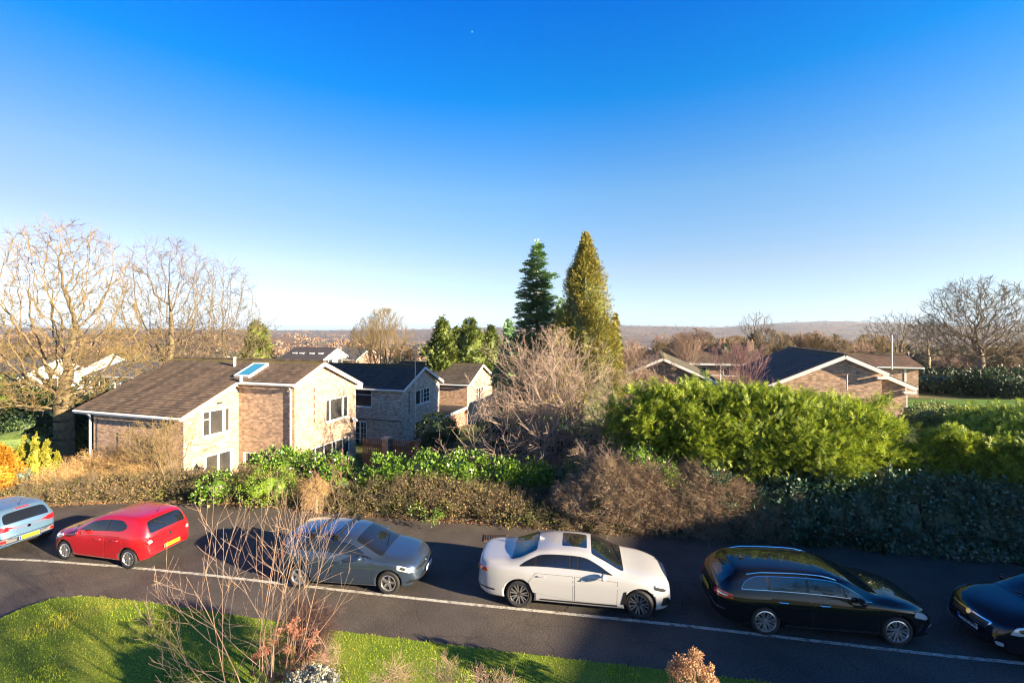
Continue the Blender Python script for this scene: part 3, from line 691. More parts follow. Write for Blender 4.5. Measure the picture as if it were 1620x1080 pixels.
# roof window on the front slope
def on_slope(a, b, lift): return Vector((a, b, zr - (ridge_b - b) * SL)) + Vector((0, -SL, 1)).normalized() * lift
sk = MB()
A0, A1, B0, B1 = -.35, .75, 3.35, 4.72
c = [(A0, B0), (A1, B0), (A1, B1), (A0, B1)]
for i in range(4):
    p, q = c[i], c[(i + 1) % 4]; sk.beam(on_slope(*p, .09), on_slope(*q, .09), .09, .14, up=(0, -SL, 1))
skf = sk.build('roof_window', m_fascia, r1)
sk = MB(); sk.poly([on_slope(a, b, .13) for a, b in c]); 
sk.build('roof_window_pane', mat('blue_roof_glass', (.05, .25, .33), .06, spec=.9), r1)
mb = MB(); p = on_slope(-1.75, 4.55, 0); mb.tube([p + Vector((0, 0, -.1)), p + Vector((0, 0, .52))], .075, 10); mb.tube([p + Vector((0, 0, .5)), p + Vector((0, 0, .56))], .095, 10)
mb.build('vent_pipe', M['white'], r1)
mb = MB(); p = on_slope(.55, 2.95, 0); mb.tube([p + Vector((0, 0, -.1)), p + Vector((0, 0, .36))], .075, 10); mb.build('flue', M['white'], r1)
# fascias and bargeboards
mb = MB()
ze = zr - (ridge_b + ov) * SL
mb.box(-7.95, .27, -ov - .03, -ov - .004, ze - .24, ze - .05)
mb.box(.28, 4.36, 3.28 - ov * .8 - .03, 3.28 - ov * .8 - .004, z1(3.28 - ov * .8) - .16, z1(3.28 - ov * .8) + .01)
def barge(mb, a, b0, b1, w=.2, zf=None):
    za, zb_ = (zr - abs(b0 - ridge_b) * SL), (zr - abs(b1 - ridge_b) * SL)
    mb.beam((a, b0, za - w / 2 - .055), (a, b1, zb_ - w / 2 - .055), .03, w)
barge(mb, .268, -ov, 3.28 - ov * .8, .19); barge(mb, 4.368, 3.28 - ov * .8, ridge_b, .22); barge(mb, 4.368, ridge_b, 8.78 + ov, .22); barge(mb, -7.968, -ov, ridge_b, .2)
mb.box(4.05, 4.38, 8.6, 9.1, 3.28, 3.55)
mb.build('fascia', m_fascia, h1)
mb = MB()
mb.tube([(-7.9, -ov - .09, ze - .1), (.3, -ov - .09, ze - .13)], .055, 8); mb.build('gutter', m_gutter, h1); mb = MB(); mb.tube([(.3, 3.28 - ov * .8 - .09, 4.18), (4.3, 3.28 - ov * .8 - .09, 4.16)], .055, 8)
mb.build('gutter', m_gutter, h1)
mb = MB(); mb.tube([(3.9, 2.95, 4.1), (3.9, 3.18, 3.9), (3.9, 3.2, 3.8), (3.9, 3.2, -2.2)], .04, 8); mb.build('drainpipe', m_gutter, h1)
mb = MB(); mb.tube([(-7.25, -.2, ze - .2), (-7.05, -.1, ze - .42), (-7.02, -.1, ze - .5), (-7.02, -.1, -2.2)], .05, 10); mb.build('drainpipe', m_gutter, h1)
mb = MB(); mb.box(-4.9, -4.87, -.03, -.002, -.4, 1.6); mb.box(-6.6, -6.57, -.03, -.002, -2, 2.3); mb.build('expansion_joint', M['dark_metal'], h1)
window(h1, (0, 0, 0), (0, 1, 0), UW, cols=(.27,), bars={0: .66}, curtain=.12)
window(h1, (0, 0, 0), (0, 1, 0), LW, cols=(.5,), curtain=0, fw=.13)
window(h1, (0, 3.28, 0), (1, 0, 0), DW, cols=(), name='door', fw=.1, sill=False)
window(h1, (4.07, 3.28, 0), (0, 1, 0), GW, cols=(.2, .75), curtain=.1)
window(h1, (4.07, 3.28, 0), (0, 1, 0), PW, cols=(.19, .38, .57, .66, .83), name='patio_window', sill=False)
mb = MB(); mb.box(0.002, .10, 1.9, 2.15, 3.12, 3.2); mb.build('security_lamp', M['dark_metal'], h1)
mb = MB(); mb.tube([(4.12, 8.3, 1.2), (4.3, 8.3, 1.25)], .02, 6); mb.tube([(4.3, 8.3, 1.25), (4.34, 8.3, 1.3)], [.04, .22], 12); mb.build('satellite_dish', mat('dish_grey', (.5, .5, .5), .4), h1)

# ---- generic two-storey gabled house of the estate: ridge along a, gable at a = 0 facing +a
def gable_house(h, La, Wb, ze, floor, wm, rm, front=(), side=(), sl=.45, ov=.3, barge_w=.22, ends=True, chim=None):
    rb = Wb / 2; zr_ = ze + rb * sl
    mb = MB()
    wall(mb, (-La, 0, 0), (1, 0, 0), [(0, floor), (La, floor), (La, ze), (0, ze)], [w['h'] for w in front])
    wall(mb, (0, 0, 0), (0, 1, 0), [(0, floor), (Wb, floor), (Wb, ze), (rb, zr_ - .03), (0, ze)], [w['h'] for w in side])
    wall(mb, (0, Wb, 0), (-1, 0, 0), [(0, floor), (La, floor), (La, ze), (0, ze)])
    wall(mb, (-La, Wb, 0), (0, -1, 0), [(0, floor), (Wb, floor), (Wb, ze), (rb, zr_ - .03), (0, ze)])
    mb.build('wall', wm, h)
    mb = MB(); zo = ze - ov * sl + .03
    roof_slope(mb, (-La - ov, -ov, zo), (ov, -ov, zo), (-La - ov, rb, zr_ + .03), (ov, rb, zr_ + .03))
    roof_slope(mb, (ov, Wb + ov, zo), (-La - ov, Wb + ov, zo), (ov, rb, zr_ + .03), (-La - ov, rb, zr_ + .03))
    mb.beam((-La - ov - .01, rb, zr_ + .06), (ov + .02, rb, zr_ + .06), .2, .1)
    rf = mb.build('roof', rm, h)
    mb = MB()
    for a in (ov + .018, -La - ov - .018):
        mb.beam((a, -ov, zo - barge_w / 2 - .05), (a, rb, zr_ - barge_w / 2 - .05 + .03), .03, barge_w); mb.beam((a, rb, zr_ - barge_w / 2 - .05 + .03), (a, Wb + ov, zo - barge_w / 2 - .05), .03, barge_w)
    mb.box(-La - ov, ov, -ov - .03, -ov - .004, zo - .2, zo - .04)
    mb.build('fascia', m_fascia, h)
    mb = MB(); mb.tube([(-La - ov, -ov - .085, zo - .09), (ov, -ov - .085, zo - .10)], .055, 8); mb.build('gutter', m_gutter, h)
    for w in front: window(h, (-La, 0, 0), (1, 0, 0), **w)
    for w in side: window(h, (0, 0, 0), (0, 1, 0), **w)
    return rf, zr_

# ---- house 2
h2 = house('brick_house', 'middle brick house with a small white window and blue-white garden doors in shade', 'house', (-8.69, 36.0, 0), 'brick houses of the estate')
m_brick_h2 = brick_mat('grey_buff_brick', (.56, .44, .35), (.40, .30, .24), (.50, .44, .38))
gable_house(h2, 11.0, 6.5, 2.7, -3.2, m_brick_h2, m_tile_b,
    front=[dict(h=(6.4, 8.2, 1.0, 2.5), cols=(), bars={0: .66}), dict(h=(4.45, 7.75, -2.25, -.15), cols=(.2, .5, .8), name='garden_doors', fw=.12, grid={0: (2, 4), 1: (2, 4), 2: (2, 4), 3: (2, 4)}, sill=False)],
    side=[dict(h=(2.2, 4.7, .95, 2.2), cols=(.33, .55), grid={1: (2, 3), 2: (2, 3)}), dict(h=(2.1, 5.0, -2.0, -.4), cols=(.3, .6))])
mb = MB(); mb.box(-11, -.02, -.012, -.002, -.02, .06); mb.box(.002, .014, 1.0, 1.12, .4, 2.3); mb.build('brick_course', mat('dark_course', (.11, .075, .05), .9), h2)
ant = empty('aerial_mast', 'thin pale aerial mast with a crossbar standing by the gable of the middle brick house', 'aerial', tuple(P(657, 560, 35.6)))
ant.location.z = gzf(ant.location.x, 35.6)
mb = MB(); mb.tube([(0, 0, 0), (0, 0, EYE - 24 * 35.6 / F - ant.location.z)], .03, 8); mb.build('mast', mat('galvanised', (.55, .53, .5), .5), ant)
mb = MB(); tz = EYE - 24 * 35.6 / F - ant.location.z; mb.tube([(-.05, 0, tz), (.78, 0, tz + .02)], .018, 6)
for k in range(5): mb.tube([(.05 + k * .17, -.12, tz), (.05 + k * .17, .12, tz)], .008, 5)
mb.build('aerial', M['dark_metal'], ant)
# ---- house 3 with a flat-roofed extension
h3 = house('brick_house', 'farthest brick house of the row with a flat-roofed extension behind the dark round bush', 'house', (-4.41, 45.0, 0), 'brick houses of the estate')
gable_house(h3, 9.5, 7.2, 2.02, -4.0, m_brick, m_tile_b, side=[dict(h=(2.2, 4.6, -.1, 1.2), cols=(.33, .66), grid={0: (2, 2), 2: (2, 2)})])
mb = MB()
wall(mb, (-9.4, -5.4, 0), (1, 0, 0), [(0, -4), (9.2, -4), (9.2, -.55), (0, -.55)]); wall(mb, (-.2, -5.4, 0), (0, 1, 0), [(0, -4), (5.38, -4), (5.38, -.55), (0, -.55)])
mb.build('extension_wall', m_red_brick, h3)
mb = MB(); mb.box(-9.6, .0, -5.6, -.02, -.55, -.3); mb.build('extension_fascia', m_fascia, h3)
mb = MB(); mb.box(-9.55, -.05, -5.55, -.03, -.298, -.27); mb.build('flat_roof', mat('bitumen', (.03, .032, .035), .7, noise=(.06, .05, .045), scale=1), h3)

# ---- bungalows on the right: gable end towards the viewer, ridge running away (local y)
def bungalow(h, La, Lb, ze, floor, wm, rm, sl=.45, ov=.3, step=0.0, bw=.22):
    """gable plane at b=0, a from -La/2..La/2; step: a lower second pitch on the right side from a=step"""
    zr_ = ze + La / 2 * sl; mb = MB()
    wall(mb, (-La / 2, 0, 0), (1, 0, 0), [(0, floor), (La, floor), (La, ze), (La / 2, zr_), (0, ze)])
    wall(mb, (La / 2, 0, 0), (0, 1, 0), [(0, floor), (Lb, floor), (Lb, ze), (0, ze)])
    wall(mb, (La / 2, Lb, 0), (-1, 0, 0), [(0, floor), (La, floor), (La, ze), (La / 2, zr_), (0, ze)])
    wall(mb, (-La / 2, Lb, 0), (0, -1, 0), [(0, floor), (Lb, floor), (Lb, ze), (0, ze)])
    mb.build('wall', wm, h)
    mb = MB(); xo = La / 2 + ov; zo = ze - ov * sl + .03
    roof_slope(mb, (-xo, Lb + ov, zo), (-xo, -ov, zo), (0, Lb + ov, zr_ + .03), (0, -ov, zr_ + .03))
    roof_slope(mb, (xo, -ov, zo), (xo, Lb + ov, zo), (0, -ov, zr_ + .03), (0, Lb + ov, zr_ + .03))
    mb.beam((0, -ov - .02, zr_ + .06), (0, Lb + ov, zr_ + .06), .2, .1)
    rf = mb.build('roof', rm, h)
    mb = MB()
    for s in (-1, 1): mb.beam((s * xo, -ov - .018, zo - bw / 2 - .05), (0, -ov - .018, zr_ - bw / 2 - .02), .03, bw, up=(0, 0, 1))
    mb.box(xo - .35, xo + .02, -ov - .04, .0, zo - .42, zo - .24)
    mb.build('bargeboard', m_fascia, h)
    mb = MB(); mb.tube([(-xo - .06, -ov, zo - .08), (-xo - .06, Lb + ov, zo - .08)], .05, 8); mb.build('gutter', m_gutter, h); mb = MB(); mb.tube([(xo + .06, -ov, zo - .08), (xo + .06, Lb + ov, zo - .08)], .05, 8); mb.build('gutter', m_gutter, h)
    return rf
h4 = house('bungalow', 'bungalow behind the tall green hedge with its mossy roof half hidden by bare twigs', 'bungalow', (.332 * 37, 37.0, 0))
bungalow(h4, 7.6, 9.5, 3.32, .0, m_brick_far, tile_mat('mossy_tile', (.09, .075, .04), (.06, .055, .035), moss=(.16, .14, .03), mossamt=.9))
h5 = house('bungalow', 'large bungalow with a wide dark roof and white bargeboards beyond the bright hedge', 'bungalow', (.729 * 30, 30.0, 0))
# main pitch + lower step on the right
La = 8.4; sl = .47; zr5 = 5.63
mb = MB()
zs = lambda a: zr5 - abs(a) * sl
wall(mb, (-4.2, 0, 0), (1, 0, 0), [(0, .2), (6.3, .2), (6.3, zs(2.1)), (4.2, zr5), (0, zs(-4.2))])
wall(mb, (2.1, .45, 0), (1, 0, 0), [(0, .2), (1.45, .2), (1.45, zs(3.55) - .12), (0, zs(2.1) - .12)])
wall(mb, (2.1, 0, 0), (0, 1, 0), [(0, .2), (.45, .2), (.45, zs(2.1)), (0, zs(2.1))])
wall(mb, (3.55, .45, 0), (0, 1, 0), [(0, .2), (12, .2), (12, zs(3.55) - .12), (0, zs(3.55) - .12)])
wall(mb, (-4.2, 12.6, 0), (0, -1, 0), [(0, .2), (12.6, .2), (12.6, zs(-4.2)), (0, zs(-4.2))])
wall(mb, (3.55, 12.45, 0), (-1, 0, 0), [(0, .2), (7.75, .2), (7.75, zs(-4.2)), (3.55, zr5), (0, zs(3.55))])
mb.build('wall', m_brick, h5)
mb = MB()
roof_slope(mb, (-4.6, 12.9, zs(-4.6) + .04), (-4.6, -.3, zs(-4.6) + .04), (0, 12.9, zr5 + .04), (0, -.3, zr5 + .04))
roof_slope(mb, (2.35, -.3, zs(2.35) + .04), (2.35, 12.9, zs(2.35) + .04), (0, -.3, zr5 + .04), (0, 12.9, zr5 + .04))
roof_slope(mb, (4.0, .15, zs(4.0) - .1), (4.0, 12.9, zs(4.0) - .1), (2.2, .15, zs(2.2) - .1), (2.2, 12.9, zs(2.2) - .1))
mb.beam((0, -.32, zr5 + .07), (0, 12.9, zr5 + .07), .2, .1)
mb.build('roof', m_tile_b, h5)
mb = MB(); bw = .24
mb.beam((-4.6, -.318, zs(4.6) - .14), (0, -.318, zr5 - .14), .03, bw); mb.beam((0, -.318, zr5 - .14), (2.35, -.318, zs(2.35) - .14), .03, bw)
mb.beam((2.2, .13, zs(2.2) - .28), (4.02, .13, zs(4.02) - .28), .03, bw)
mb.box(1.75, 2.37, -.3, .0, zs(2.35) - .42, zs(2.35) - .27); mb.box(3.35, 4.02, .15, .45, zs(4.02) - .56, zs(4.02) - .42)
mb.build('bargeboard', m_fascia, h5)
mb = MB(); mb.tube([(4.08, .2, zs(4.0) - .22), (4.08, 12.9, zs(4.0) - .22)], .05, 8); mb.tube([(3.62, .5, zs(4) - .5), (3.62, .5, .3)], .04, 8); mb.build('gutter', m_gutter, h5)
av = empty('television_aerial', 'rusty television aerial on a short pole fixed to the bungalow gable', 'aerial', tuple(P(1340, 603, 29.1)))
mb = MB(); mb.tube([(0, 0, -.55), (0, 0, .45)], .035, 6); mb.build('pole', mat('pale_pole', (.6, .5, .4), .6), av)
mb = MB(); mb.tube([(-.75, 0, .42), (.15, 0, .44)], .014, 5)
for k in range(7): mb.tube([(-.7 + k * .12, -.16, .42), (-.7 + k * .12, .16, .42)], .008, 4); mb.tube([(-.7 + k * .12, 0, .34), (-.7 + k * .12, 0, .5)], .008, 4)
mb.build('aerial', mat('rusty_aerial', (.22, .12, .06), .7), av)
pl = empty('aerial_pole', 'tall thin white pole rising above the low house at the right', 'aerial', (P(1414, 578, 42).x, 42.2, 3.6))
mb = MB(); mb.tube([(0, 0, 0), (0, 0, EYE - 8 * 42 / F - 3.6)], .045, 8); mb.build('pole', M['white'], pl)
mb = MB(); mb.tube([(-.35, 0, 2.6), (.35, 0, 2.65)], .02, 5); mb.build('aerial', M['dark_metal'], pl)

# ---- house 6: low house with plain pink-buff wall
h6 = house('brick_house', 'low pale brick house behind the large bungalow, its white fascia facing the lawn', 'house', (.893 * 42.9, 42.9, 0), 'brick houses of the estate')
gable_house(h6, 9.0, 7.0, 3.85, .2, brick_mat('pale_brick', (.40, .27, .175), (.33, .22, .145), (.36, .30, .24)), tile_mat('red_brown_tile', (.12, .07, .045), (.08, .055, .035), moss=(.17, .14, .03), mossamt=.8), sl=.30)
mb = MB(); mb.box(-1.1, -.95, -.03, -.004, .3, 3.8); mb.build('downpipe', M['white'], h6)

# ---- terrace with chimneys, across the valley behind the hedge
D = 62.0; px = 1200
tr = house('terrace_house', 'distant terrace with three dark chimneys and white-framed rear wall', 'house', (P(1203, 560, D).x, D, 0))
rf, zt = gable_house(tr, 9.2, 7.5, 2.6, -3.5, m_brick_far, m_tile, sl=.5,
    front=[dict(h=(1.2, 2.4, .9, 2.1), cols=(.5,)), dict(h=(4.6, 5.4, .9, 2.1), cols=()), dict(h=(6.8, 8.2, -.6, .6), cols=(.5,)), dict(h=(3.0, 4.0, -2.4, -.8), cols=())])
for a in (-.6, -4.3, -7.7):
    mb = MB(); mb.box(a - .45, a + .45, 3.3, 4.2, zt - .5, zt + 1.0); mb.box(a - .5, a + .5, 3.25, 4.25, zt + 1.0, zt + 1.12)
    for s in (-.22, .22): mb.tube([(a + s, 3.75, zt + 1.12), (a + s, 3.75, zt + 1.4)], .11, 8)
    mb.build('chimney', m_brick_far, rf)
mb = MB(); mb.box(-9.3, .3, -.5, -.35, 2.35, 2.6); mb.box(-5.1, -4.95, -.5, -.35, -3, 2.34); mb.box(-9.0, -.4, -.48, -.40, .9, 1.0); mb.build('white_pipes', M['white'], tr)

# ---- far houses
def far_house(name, label, px, D, La, Wb, ze, floor, rz, wm, rm, sl=.5, front=(), side=(), group=None):
    x = P(px, 560, D).x; h = empty(name, label, 'house', (x, D, 0), rz, group)
    gable_house(h, La, Wb, ze, floor, wm, rm, front=front, side=side, sl=sl, ov=.35); return h
m_render = mat('cream_render', (.78, .74, .66), .85, noise=(.68, .64, .56), scale=.8)
m_white_wall = mat('white_render', (.82, .80, .76), .85, noise=(.72, .70, .66), scale=.6)
m_slate = tile_mat('slate', (.11, .11, .12), (.08, .08, .09), mossamt=.1)
m_dark_clad = mat('dark_cladding', (.05, .045, .045), .7, noise=(.08, .07, .07), scale=6)
W = lambda a, b_, c_, d, **k: dict(h=(a, b_, c_, d), **k)
fh = [
 far_house('pale_house', 'pale modern house with cream gable behind the big lichen-covered tree', 128, 66, 11, 8, 1.6, -6.5, HR + .1, m_render, m_tile, front=[W(1, 3, -1, .8), W(4.5, 6.5, -1, .8), W(8, 10, -1, .8), W(2, 4.4, -4.4, -2.6), W(6.5, 9.5, -4.6, -2.4)], side=[W(2.5, 5.5, -1, 1.0)], group='pale modern houses on the far left'),
 far_house('pale_house', 'white-walled modern house with long shallow roof between the big tree and the thinner tree', 240, 62, 12.5, 9, .9, -6.5, HR, m_white_wall, m_slate, sl=.36, front=[W(.8, 4.2, -1.4, .5, cols=(.33, .66)), W(5.2, 8.4, -1.4, .5, cols=(.33, .66)), W(9.4, 11.8, -1.4, .5, cols=(.5,)), W(1, 5, -4.6, -2.4, cols=(.33, .66)), W(6.4, 11, -4.6, -2.4, cols=(.33, .66))], side=[W(2, 6.4, -1.2, .8, cols=(.33, .66))], group='pale modern houses on the far left'),
 far_house('pale_house', 'cream modern house nearest the left edge of the photograph', 30, 60, 10, 8, 1.2, -6.5, HR - .05, m_render, m_slate, front=[W(1, 3.5, -1.2, .6), W(6, 9, -1.2, .6), W(1.5, 4, -4.6, -2.6)], side=[W(2.5, 5.5, -1.2, .6)], group='pale modern houses on the far left'),
 far_house('pale_house', 'small pale house low behind the trunk of the thinner bare tree', 330, 84, 9, 7, .6, -6.5, HR, m_white_wall, m_slate, front=[W(1, 3, -1.2, .2), W(5.5, 7.8, -1.2, .2)], group='pale modern houses on the far left'),
 far_house('dark_roofed_house', 'distant house with dark roof, roof windows and timber-framed gable', 508, 92, 10.5, 9, 1.2, -6.5, HR, m_white_wall, m_dark_clad, sl=.5, side=[W(1, 3.6, -.8, 1.2, cols=(.5,)), W(5, 8, -.8, 1.2, cols=(.5,))]),
 far_house('dark_barn', 'dark slate barn-like house right of the timber-gabled one', 563, 98, 6, 9, 1.0, -7, HR, m_brick_far, m_slate, sl=.5),
 far_house('blue_roofed_house', 'distant red house with a pale blue slate roof', 1322, 78, 3.4, 4.5, 2.4, -1, -R(35), m_red_brick, mat('blue_slate', (.22, .30, .38), .5), sl=.6),
]
mb = MB()
for a in (-9, -7.2, -4.6, -2.4): mb.box(a, a + 1.0, 1.9, 2.6, 2.28, 2.5)
mb.build('rooflights', m_fascia, fh[4])
bal = empty('balcony_house', 'distant pale house with timber balcony left of the flat-topped bare trees', 'house', (P(1362, 560, 78).x, 78, 0), -R(35))
gable_house(bal, 5.5, 4.5, 2.3, -1, m_white_wall, M['white'], sl=.4, front=[W(1, 2.4, .6, 1.8), W(3.2, 4.6, .6, 1.8)])
mb = MB()
for k in range(6): mb.box(-5.3 + k * 1.05, -5.2 + k * 1.05, -1.0, -.9, -1, 1.4)
mb.box(-5.5, .1, -1.1, -.05, .3, .42); mb.box(-5.5, .1, -1.0, -.93, 1.2, 1.3); mb.box(-5.5, .1, -1.0, -.93, .8, .86)
mb.build('balcony', mat('timber_brown', (.2, .1, .06), .8), bal)
# more roofs low on the far side of the valley
rr_ = random.Random(12); n_ = 0
TH = [(1010, 210, 'tiny valley house just right of the cypress'), (1035, 240, 'tiny valley house above the left bungalow ridge'), (1068, 230, 'tiny valley house above the peak of the mossy bungalow'), (1100, 260, 'tiny valley house left of the terrace chimneys'), (560, 260, 'tiny house in the brown woods left of the fan-shaped bare tree'), (640, 300, 'tiny house in the brown woods right of the fan-shaped bare tree'), (1290, 190, 'tiny valley house left of the blue slate roof'), (1370, 170, 'tiny valley house right of the balcony house'), (1465, 150, 'tiny valley house behind the second flat-topped tree'), (1440, 175, 'tiny valley house between the two flat-topped trees')]
for px_, D_, lab_ in TH:
    x = P(px_, 560, D_).x; z = gzf(x, D_)
    hh = empty('distant_house', lab_, 'house', (x, D_, z), rr_.uniform(-.8, .4), 'tiny houses in the wooded valley')
    mb = MB(); La_, Wb_, ze_ = rr_.uniform(8, 13), 8, 5.4
    wall(mb, (-La_, 0, 0), (1, 0, 0), [(0, -2), (La_, -2), (La_, ze_), (0, ze_)], [(1, 2.5, 3, 4.5), (La_ - 3, La_ - 1.5, 3, 4.5)]); wall(mb, (0, 0, 0), (0, 1, 0), [(0, -2), (Wb_, -2), (Wb_, ze_), (4, ze_ + 2.6), (0, ze_)])
    mb.build('wall', m_white_wall if n_ % 2 else m_brick_far, hh)
    mb = MB(); roof_slope(mb, (-La_ - .3, -.4, ze_ - .2), (.3, -.4, ze_ - .2), (-La_ - .3, 4, ze_ + 2.7), (.3, 4, ze_ + 2.7), course=1.2); roof_slope(mb, (.3, 8.4, ze_ - .2), (-La_ - .3, 8.4, ze_ - .2), (.3, 4, ze_ + 2.7), (-La_ - .3, 4, ze_ + 2.7), course=1.2)
    mb.build('roof', m_slate if n_ % 3 else m_tile, hh); n_ += 1

# ---- fence between laurels and house 2: brick piers and slatted panels
fz = lambda x, y: gzf(x, y)
fp = [P(568, 690, 29.0), P(612, 690, 28.6), P(664, 692, 28.0), P(705, 694, 27.6)]
for i, a in enumerate(fp[1:3]):
    t = empty('brick_pier', ('brick fence pier nearer the sunlit gable' if i == 0 else 'brick fence pier beside the dark round bush'), 'pier', (a.x, a.y, 0), HR)
    mb = MB(); mb.box(-.22, .22, -.22, .22, -2.6, .45); mb.build('pier', m_brick_far, t)
    mb = MB(); mb.box(-.27, .27, -.27, .27, .452, .53); mb.build('cap', mat('concrete_cap', (.35, .3, .25), .9), t)
m_fence = mat('brown_fence', (.20, .10, .055), .85, noise=(.11, .06, .035), scale=5)
for i in range(3):
    a, b_ = fp[i], fp[i + 1]; L = (b_ - a).length; ang = math.atan2(b_.y - a.y, b_.x - a.x)
    t = empty('slat_fence', ['slatted brown fence panel beside the sunlit gable', 'slatted brown fence panel between the two brick piers', 'slatted brown fence panel right of the piers'][i], 'fence', (a.x, a.y, 0), ang)
    mb = MB(); x = .26
    while x < L - .3: mb.box(x, x + .07, -.02, .0, -2.2, .38 + .02 * math.sin(x * 5)); x += .125
    mb.build('slats', m_fence, t)
    mb = MB(); mb.box(.22, L - .22, .002, .05, -.15, -.07); mb.build('rail', m_fence, t); mb = MB(); mb.box(.22, L - .22, .002, .05, -1.6, -1.52); mb.build('rail', m_fence, t)
# weathered low log fence near the road
lf = empty('log_fence', 'weathered low timber rails between the laurels and the bramble bank', 'fence', G(835, 765, .7))
lf.location = P(835, 760, 19.6); lf.rotation_euler = (0, 0, -.12)
mlog = mat('weathered_timber', (.30, .24, .17), .9, noise=(.16, .13, .10), scale=6)
for k in range(4):
    mb = MB(); mb.tube([(-1.6, .05 * k, .16 - .22 * k), (-.4, .03, .15 - .22 * k), (1.5, 0, .0 - .22 * k)], .07, 7); mb.build('rail', mlog, lf)
for x in (-1.45, -.35, .6, 1.4):
    mb = MB(); mb.box(x - .06, x + .06, .08, .18, -1.4, .38); mb.build('post', mlog, lf)
# low white-roofed lean-to left of house 1
ls = empty('garden_shelter', 'low lean-to with a white corrugated roof at the left end of the nearest brick house', 'shelter', (-24.9, 28.4, gzf(-24.9, 28.4)), HR)
mb = MB()
for k in range(14): mb.box(-1.3 + k * .19, -1.3 + k * .19 + .12, -.9, 1.2, 1.32, 1.36)
mb.box(-1.35, 1.4, -.92, 1.22, 1.27, 1.318); mb.build('roof', M['white'], ls)
mb = MB()
for x, y in ((-1.2, -.8), (1.25, -.8), (-1.2, 1.1), (1.25, 1.1)): mb.box(x, x + .08, y, y + .08, 0, 1.27)
mb.build('frame', mlog, ls)
mb = MB(); mb.box(-1.2, 1.3, 1.16, 1.18, 0, 1.2); mb.build('wall', m_fascia, ls)
# ---- the apartment block (behind and right of the viewpoint, its shadow lies over the road)
ab = empty('apartment_block', 'brick apartment block beyond the right edge whose shadow covers the road', 'building', (31.0, -6.5, 0), math.atan2(.47, .88) + math.atan2(.88, .47) - math.atan2(.47, .88))
ab.rotation_euler = (0, 0, math.atan2(.88, .47))
AL, AW, AH = 21.0, 11.0, 9.2
mb = MB(); hl = []
for fl in range(3):
    for k in range(5): hl.append((1.6 + k * 4.1, 3.2 + k * 4.1, .9 + fl * 3.0, 2.3 + fl * 3.0))
wall(mb, (AL, 0, 0), (-1, 0, 0), [(0, 0), (AL, 0), (AL, AH), (0, AH)], hl)
wall(mb, (0, 0, 0), (0, -1, 0), [(0, 0), (AW, 0), (AW, AH), (0, AH)]); wall(mb, (0, -AW, 0), (1, 0, 0), [(0, 0), (AL, 0), (AL, AH), (0, AH)]); wall(mb, (AL, -AW, 0), (0, 1, 0), [(0, 0), (AW, 0), (AW, AH), (0, AH)])
mb.build('wall', m_brick_far, ab)
for hh in hl: window(ab, (AL, 0, 0), (-1, 0, 0), hh, cols=(.5,))
mb = MB(); mb.box(-.3, AL + .3, -AW - .3, .3, AH, AH + .25); mb.build('roof', m_tile_b, ab)
# ---------------------------------------------------------------- cars
def pchip(xs, ys, x):
    xs = np.array(xs, float); ys = np.array(ys, float); h = np.diff(xs); d = np.diff(ys) / h; n = len(xs)
    m_ = np.zeros(n); m_[0] = d[0]; m_[-1] = d[-1]
    for i in range(1, n - 1):
        if d[i - 1] * d[i] > 0:
            w1 = 2 * h[i] + h[i - 1]; w2 = h[i] + 2 * h[i - 1]; m_[i] = (w1 + w2) / (w1 / d[i - 1] + w2 / d[i])
    x = np.clip(np.asarray(x, float), xs[0], xs[-1]); i = np.clip(np.searchsorted(xs, x, side='right') - 1, 0, n - 2)
    t = (x - xs[i]) / h[i]; t2 = t * t; t3 = t2 * t
    return (2 * t3 - 3 * t2 + 1) * ys[i] + (t3 - 2 * t2 + t) * h[i] * m_[i] + (-2 * t3 + 3 * t2) * ys[i + 1] + (t3 - t2) * h[i] * m_[i + 1]
def curve(pts, x): return pchip([p[0] for p in pts], [p[1] for p in pts], x)

def paint(name, col, metal=.35, rough=.32, coat=1.0, spec=.5):
    m = mat(name, col, rough, metal, coat=coat, spec=spec); return m
m_chrome = mat('chrome', (.72, .72, .72), .12, 1.0)
m_alloy = mat('alloy', (.62, .62, .63), .28, .9)
m_alloy_d = mat('dark_alloy', (.12, .12, .125), .3, .8)
m_cglass = mat('car_glass', (.008, .010, .012), .02, spec=1.0)
m_cblk = mat('car_black_trim', (.012, .012, .013), .3)
m_red_l = mat('red_lens', (.42, .008, .012), .08, coat=1.0)
m_clear_l = mat('clear_lens', (.62, .66, .70), .06, .4, coat=1.0)
m_lampd = mat('lamp_inner', (.06, .065, .07), .12, .5, coat=1.0)
m_plate_y = mat('plate_yellow', (.72, .50, .02), .4); m_plate_w = mat('plate_white', (.62, .66, .68), .4)
m_plate_t = mat('plate_text', (.01, .01, .01), .5); m_plate_b = mat('plate_blue', (.02, .06, .45), .5)

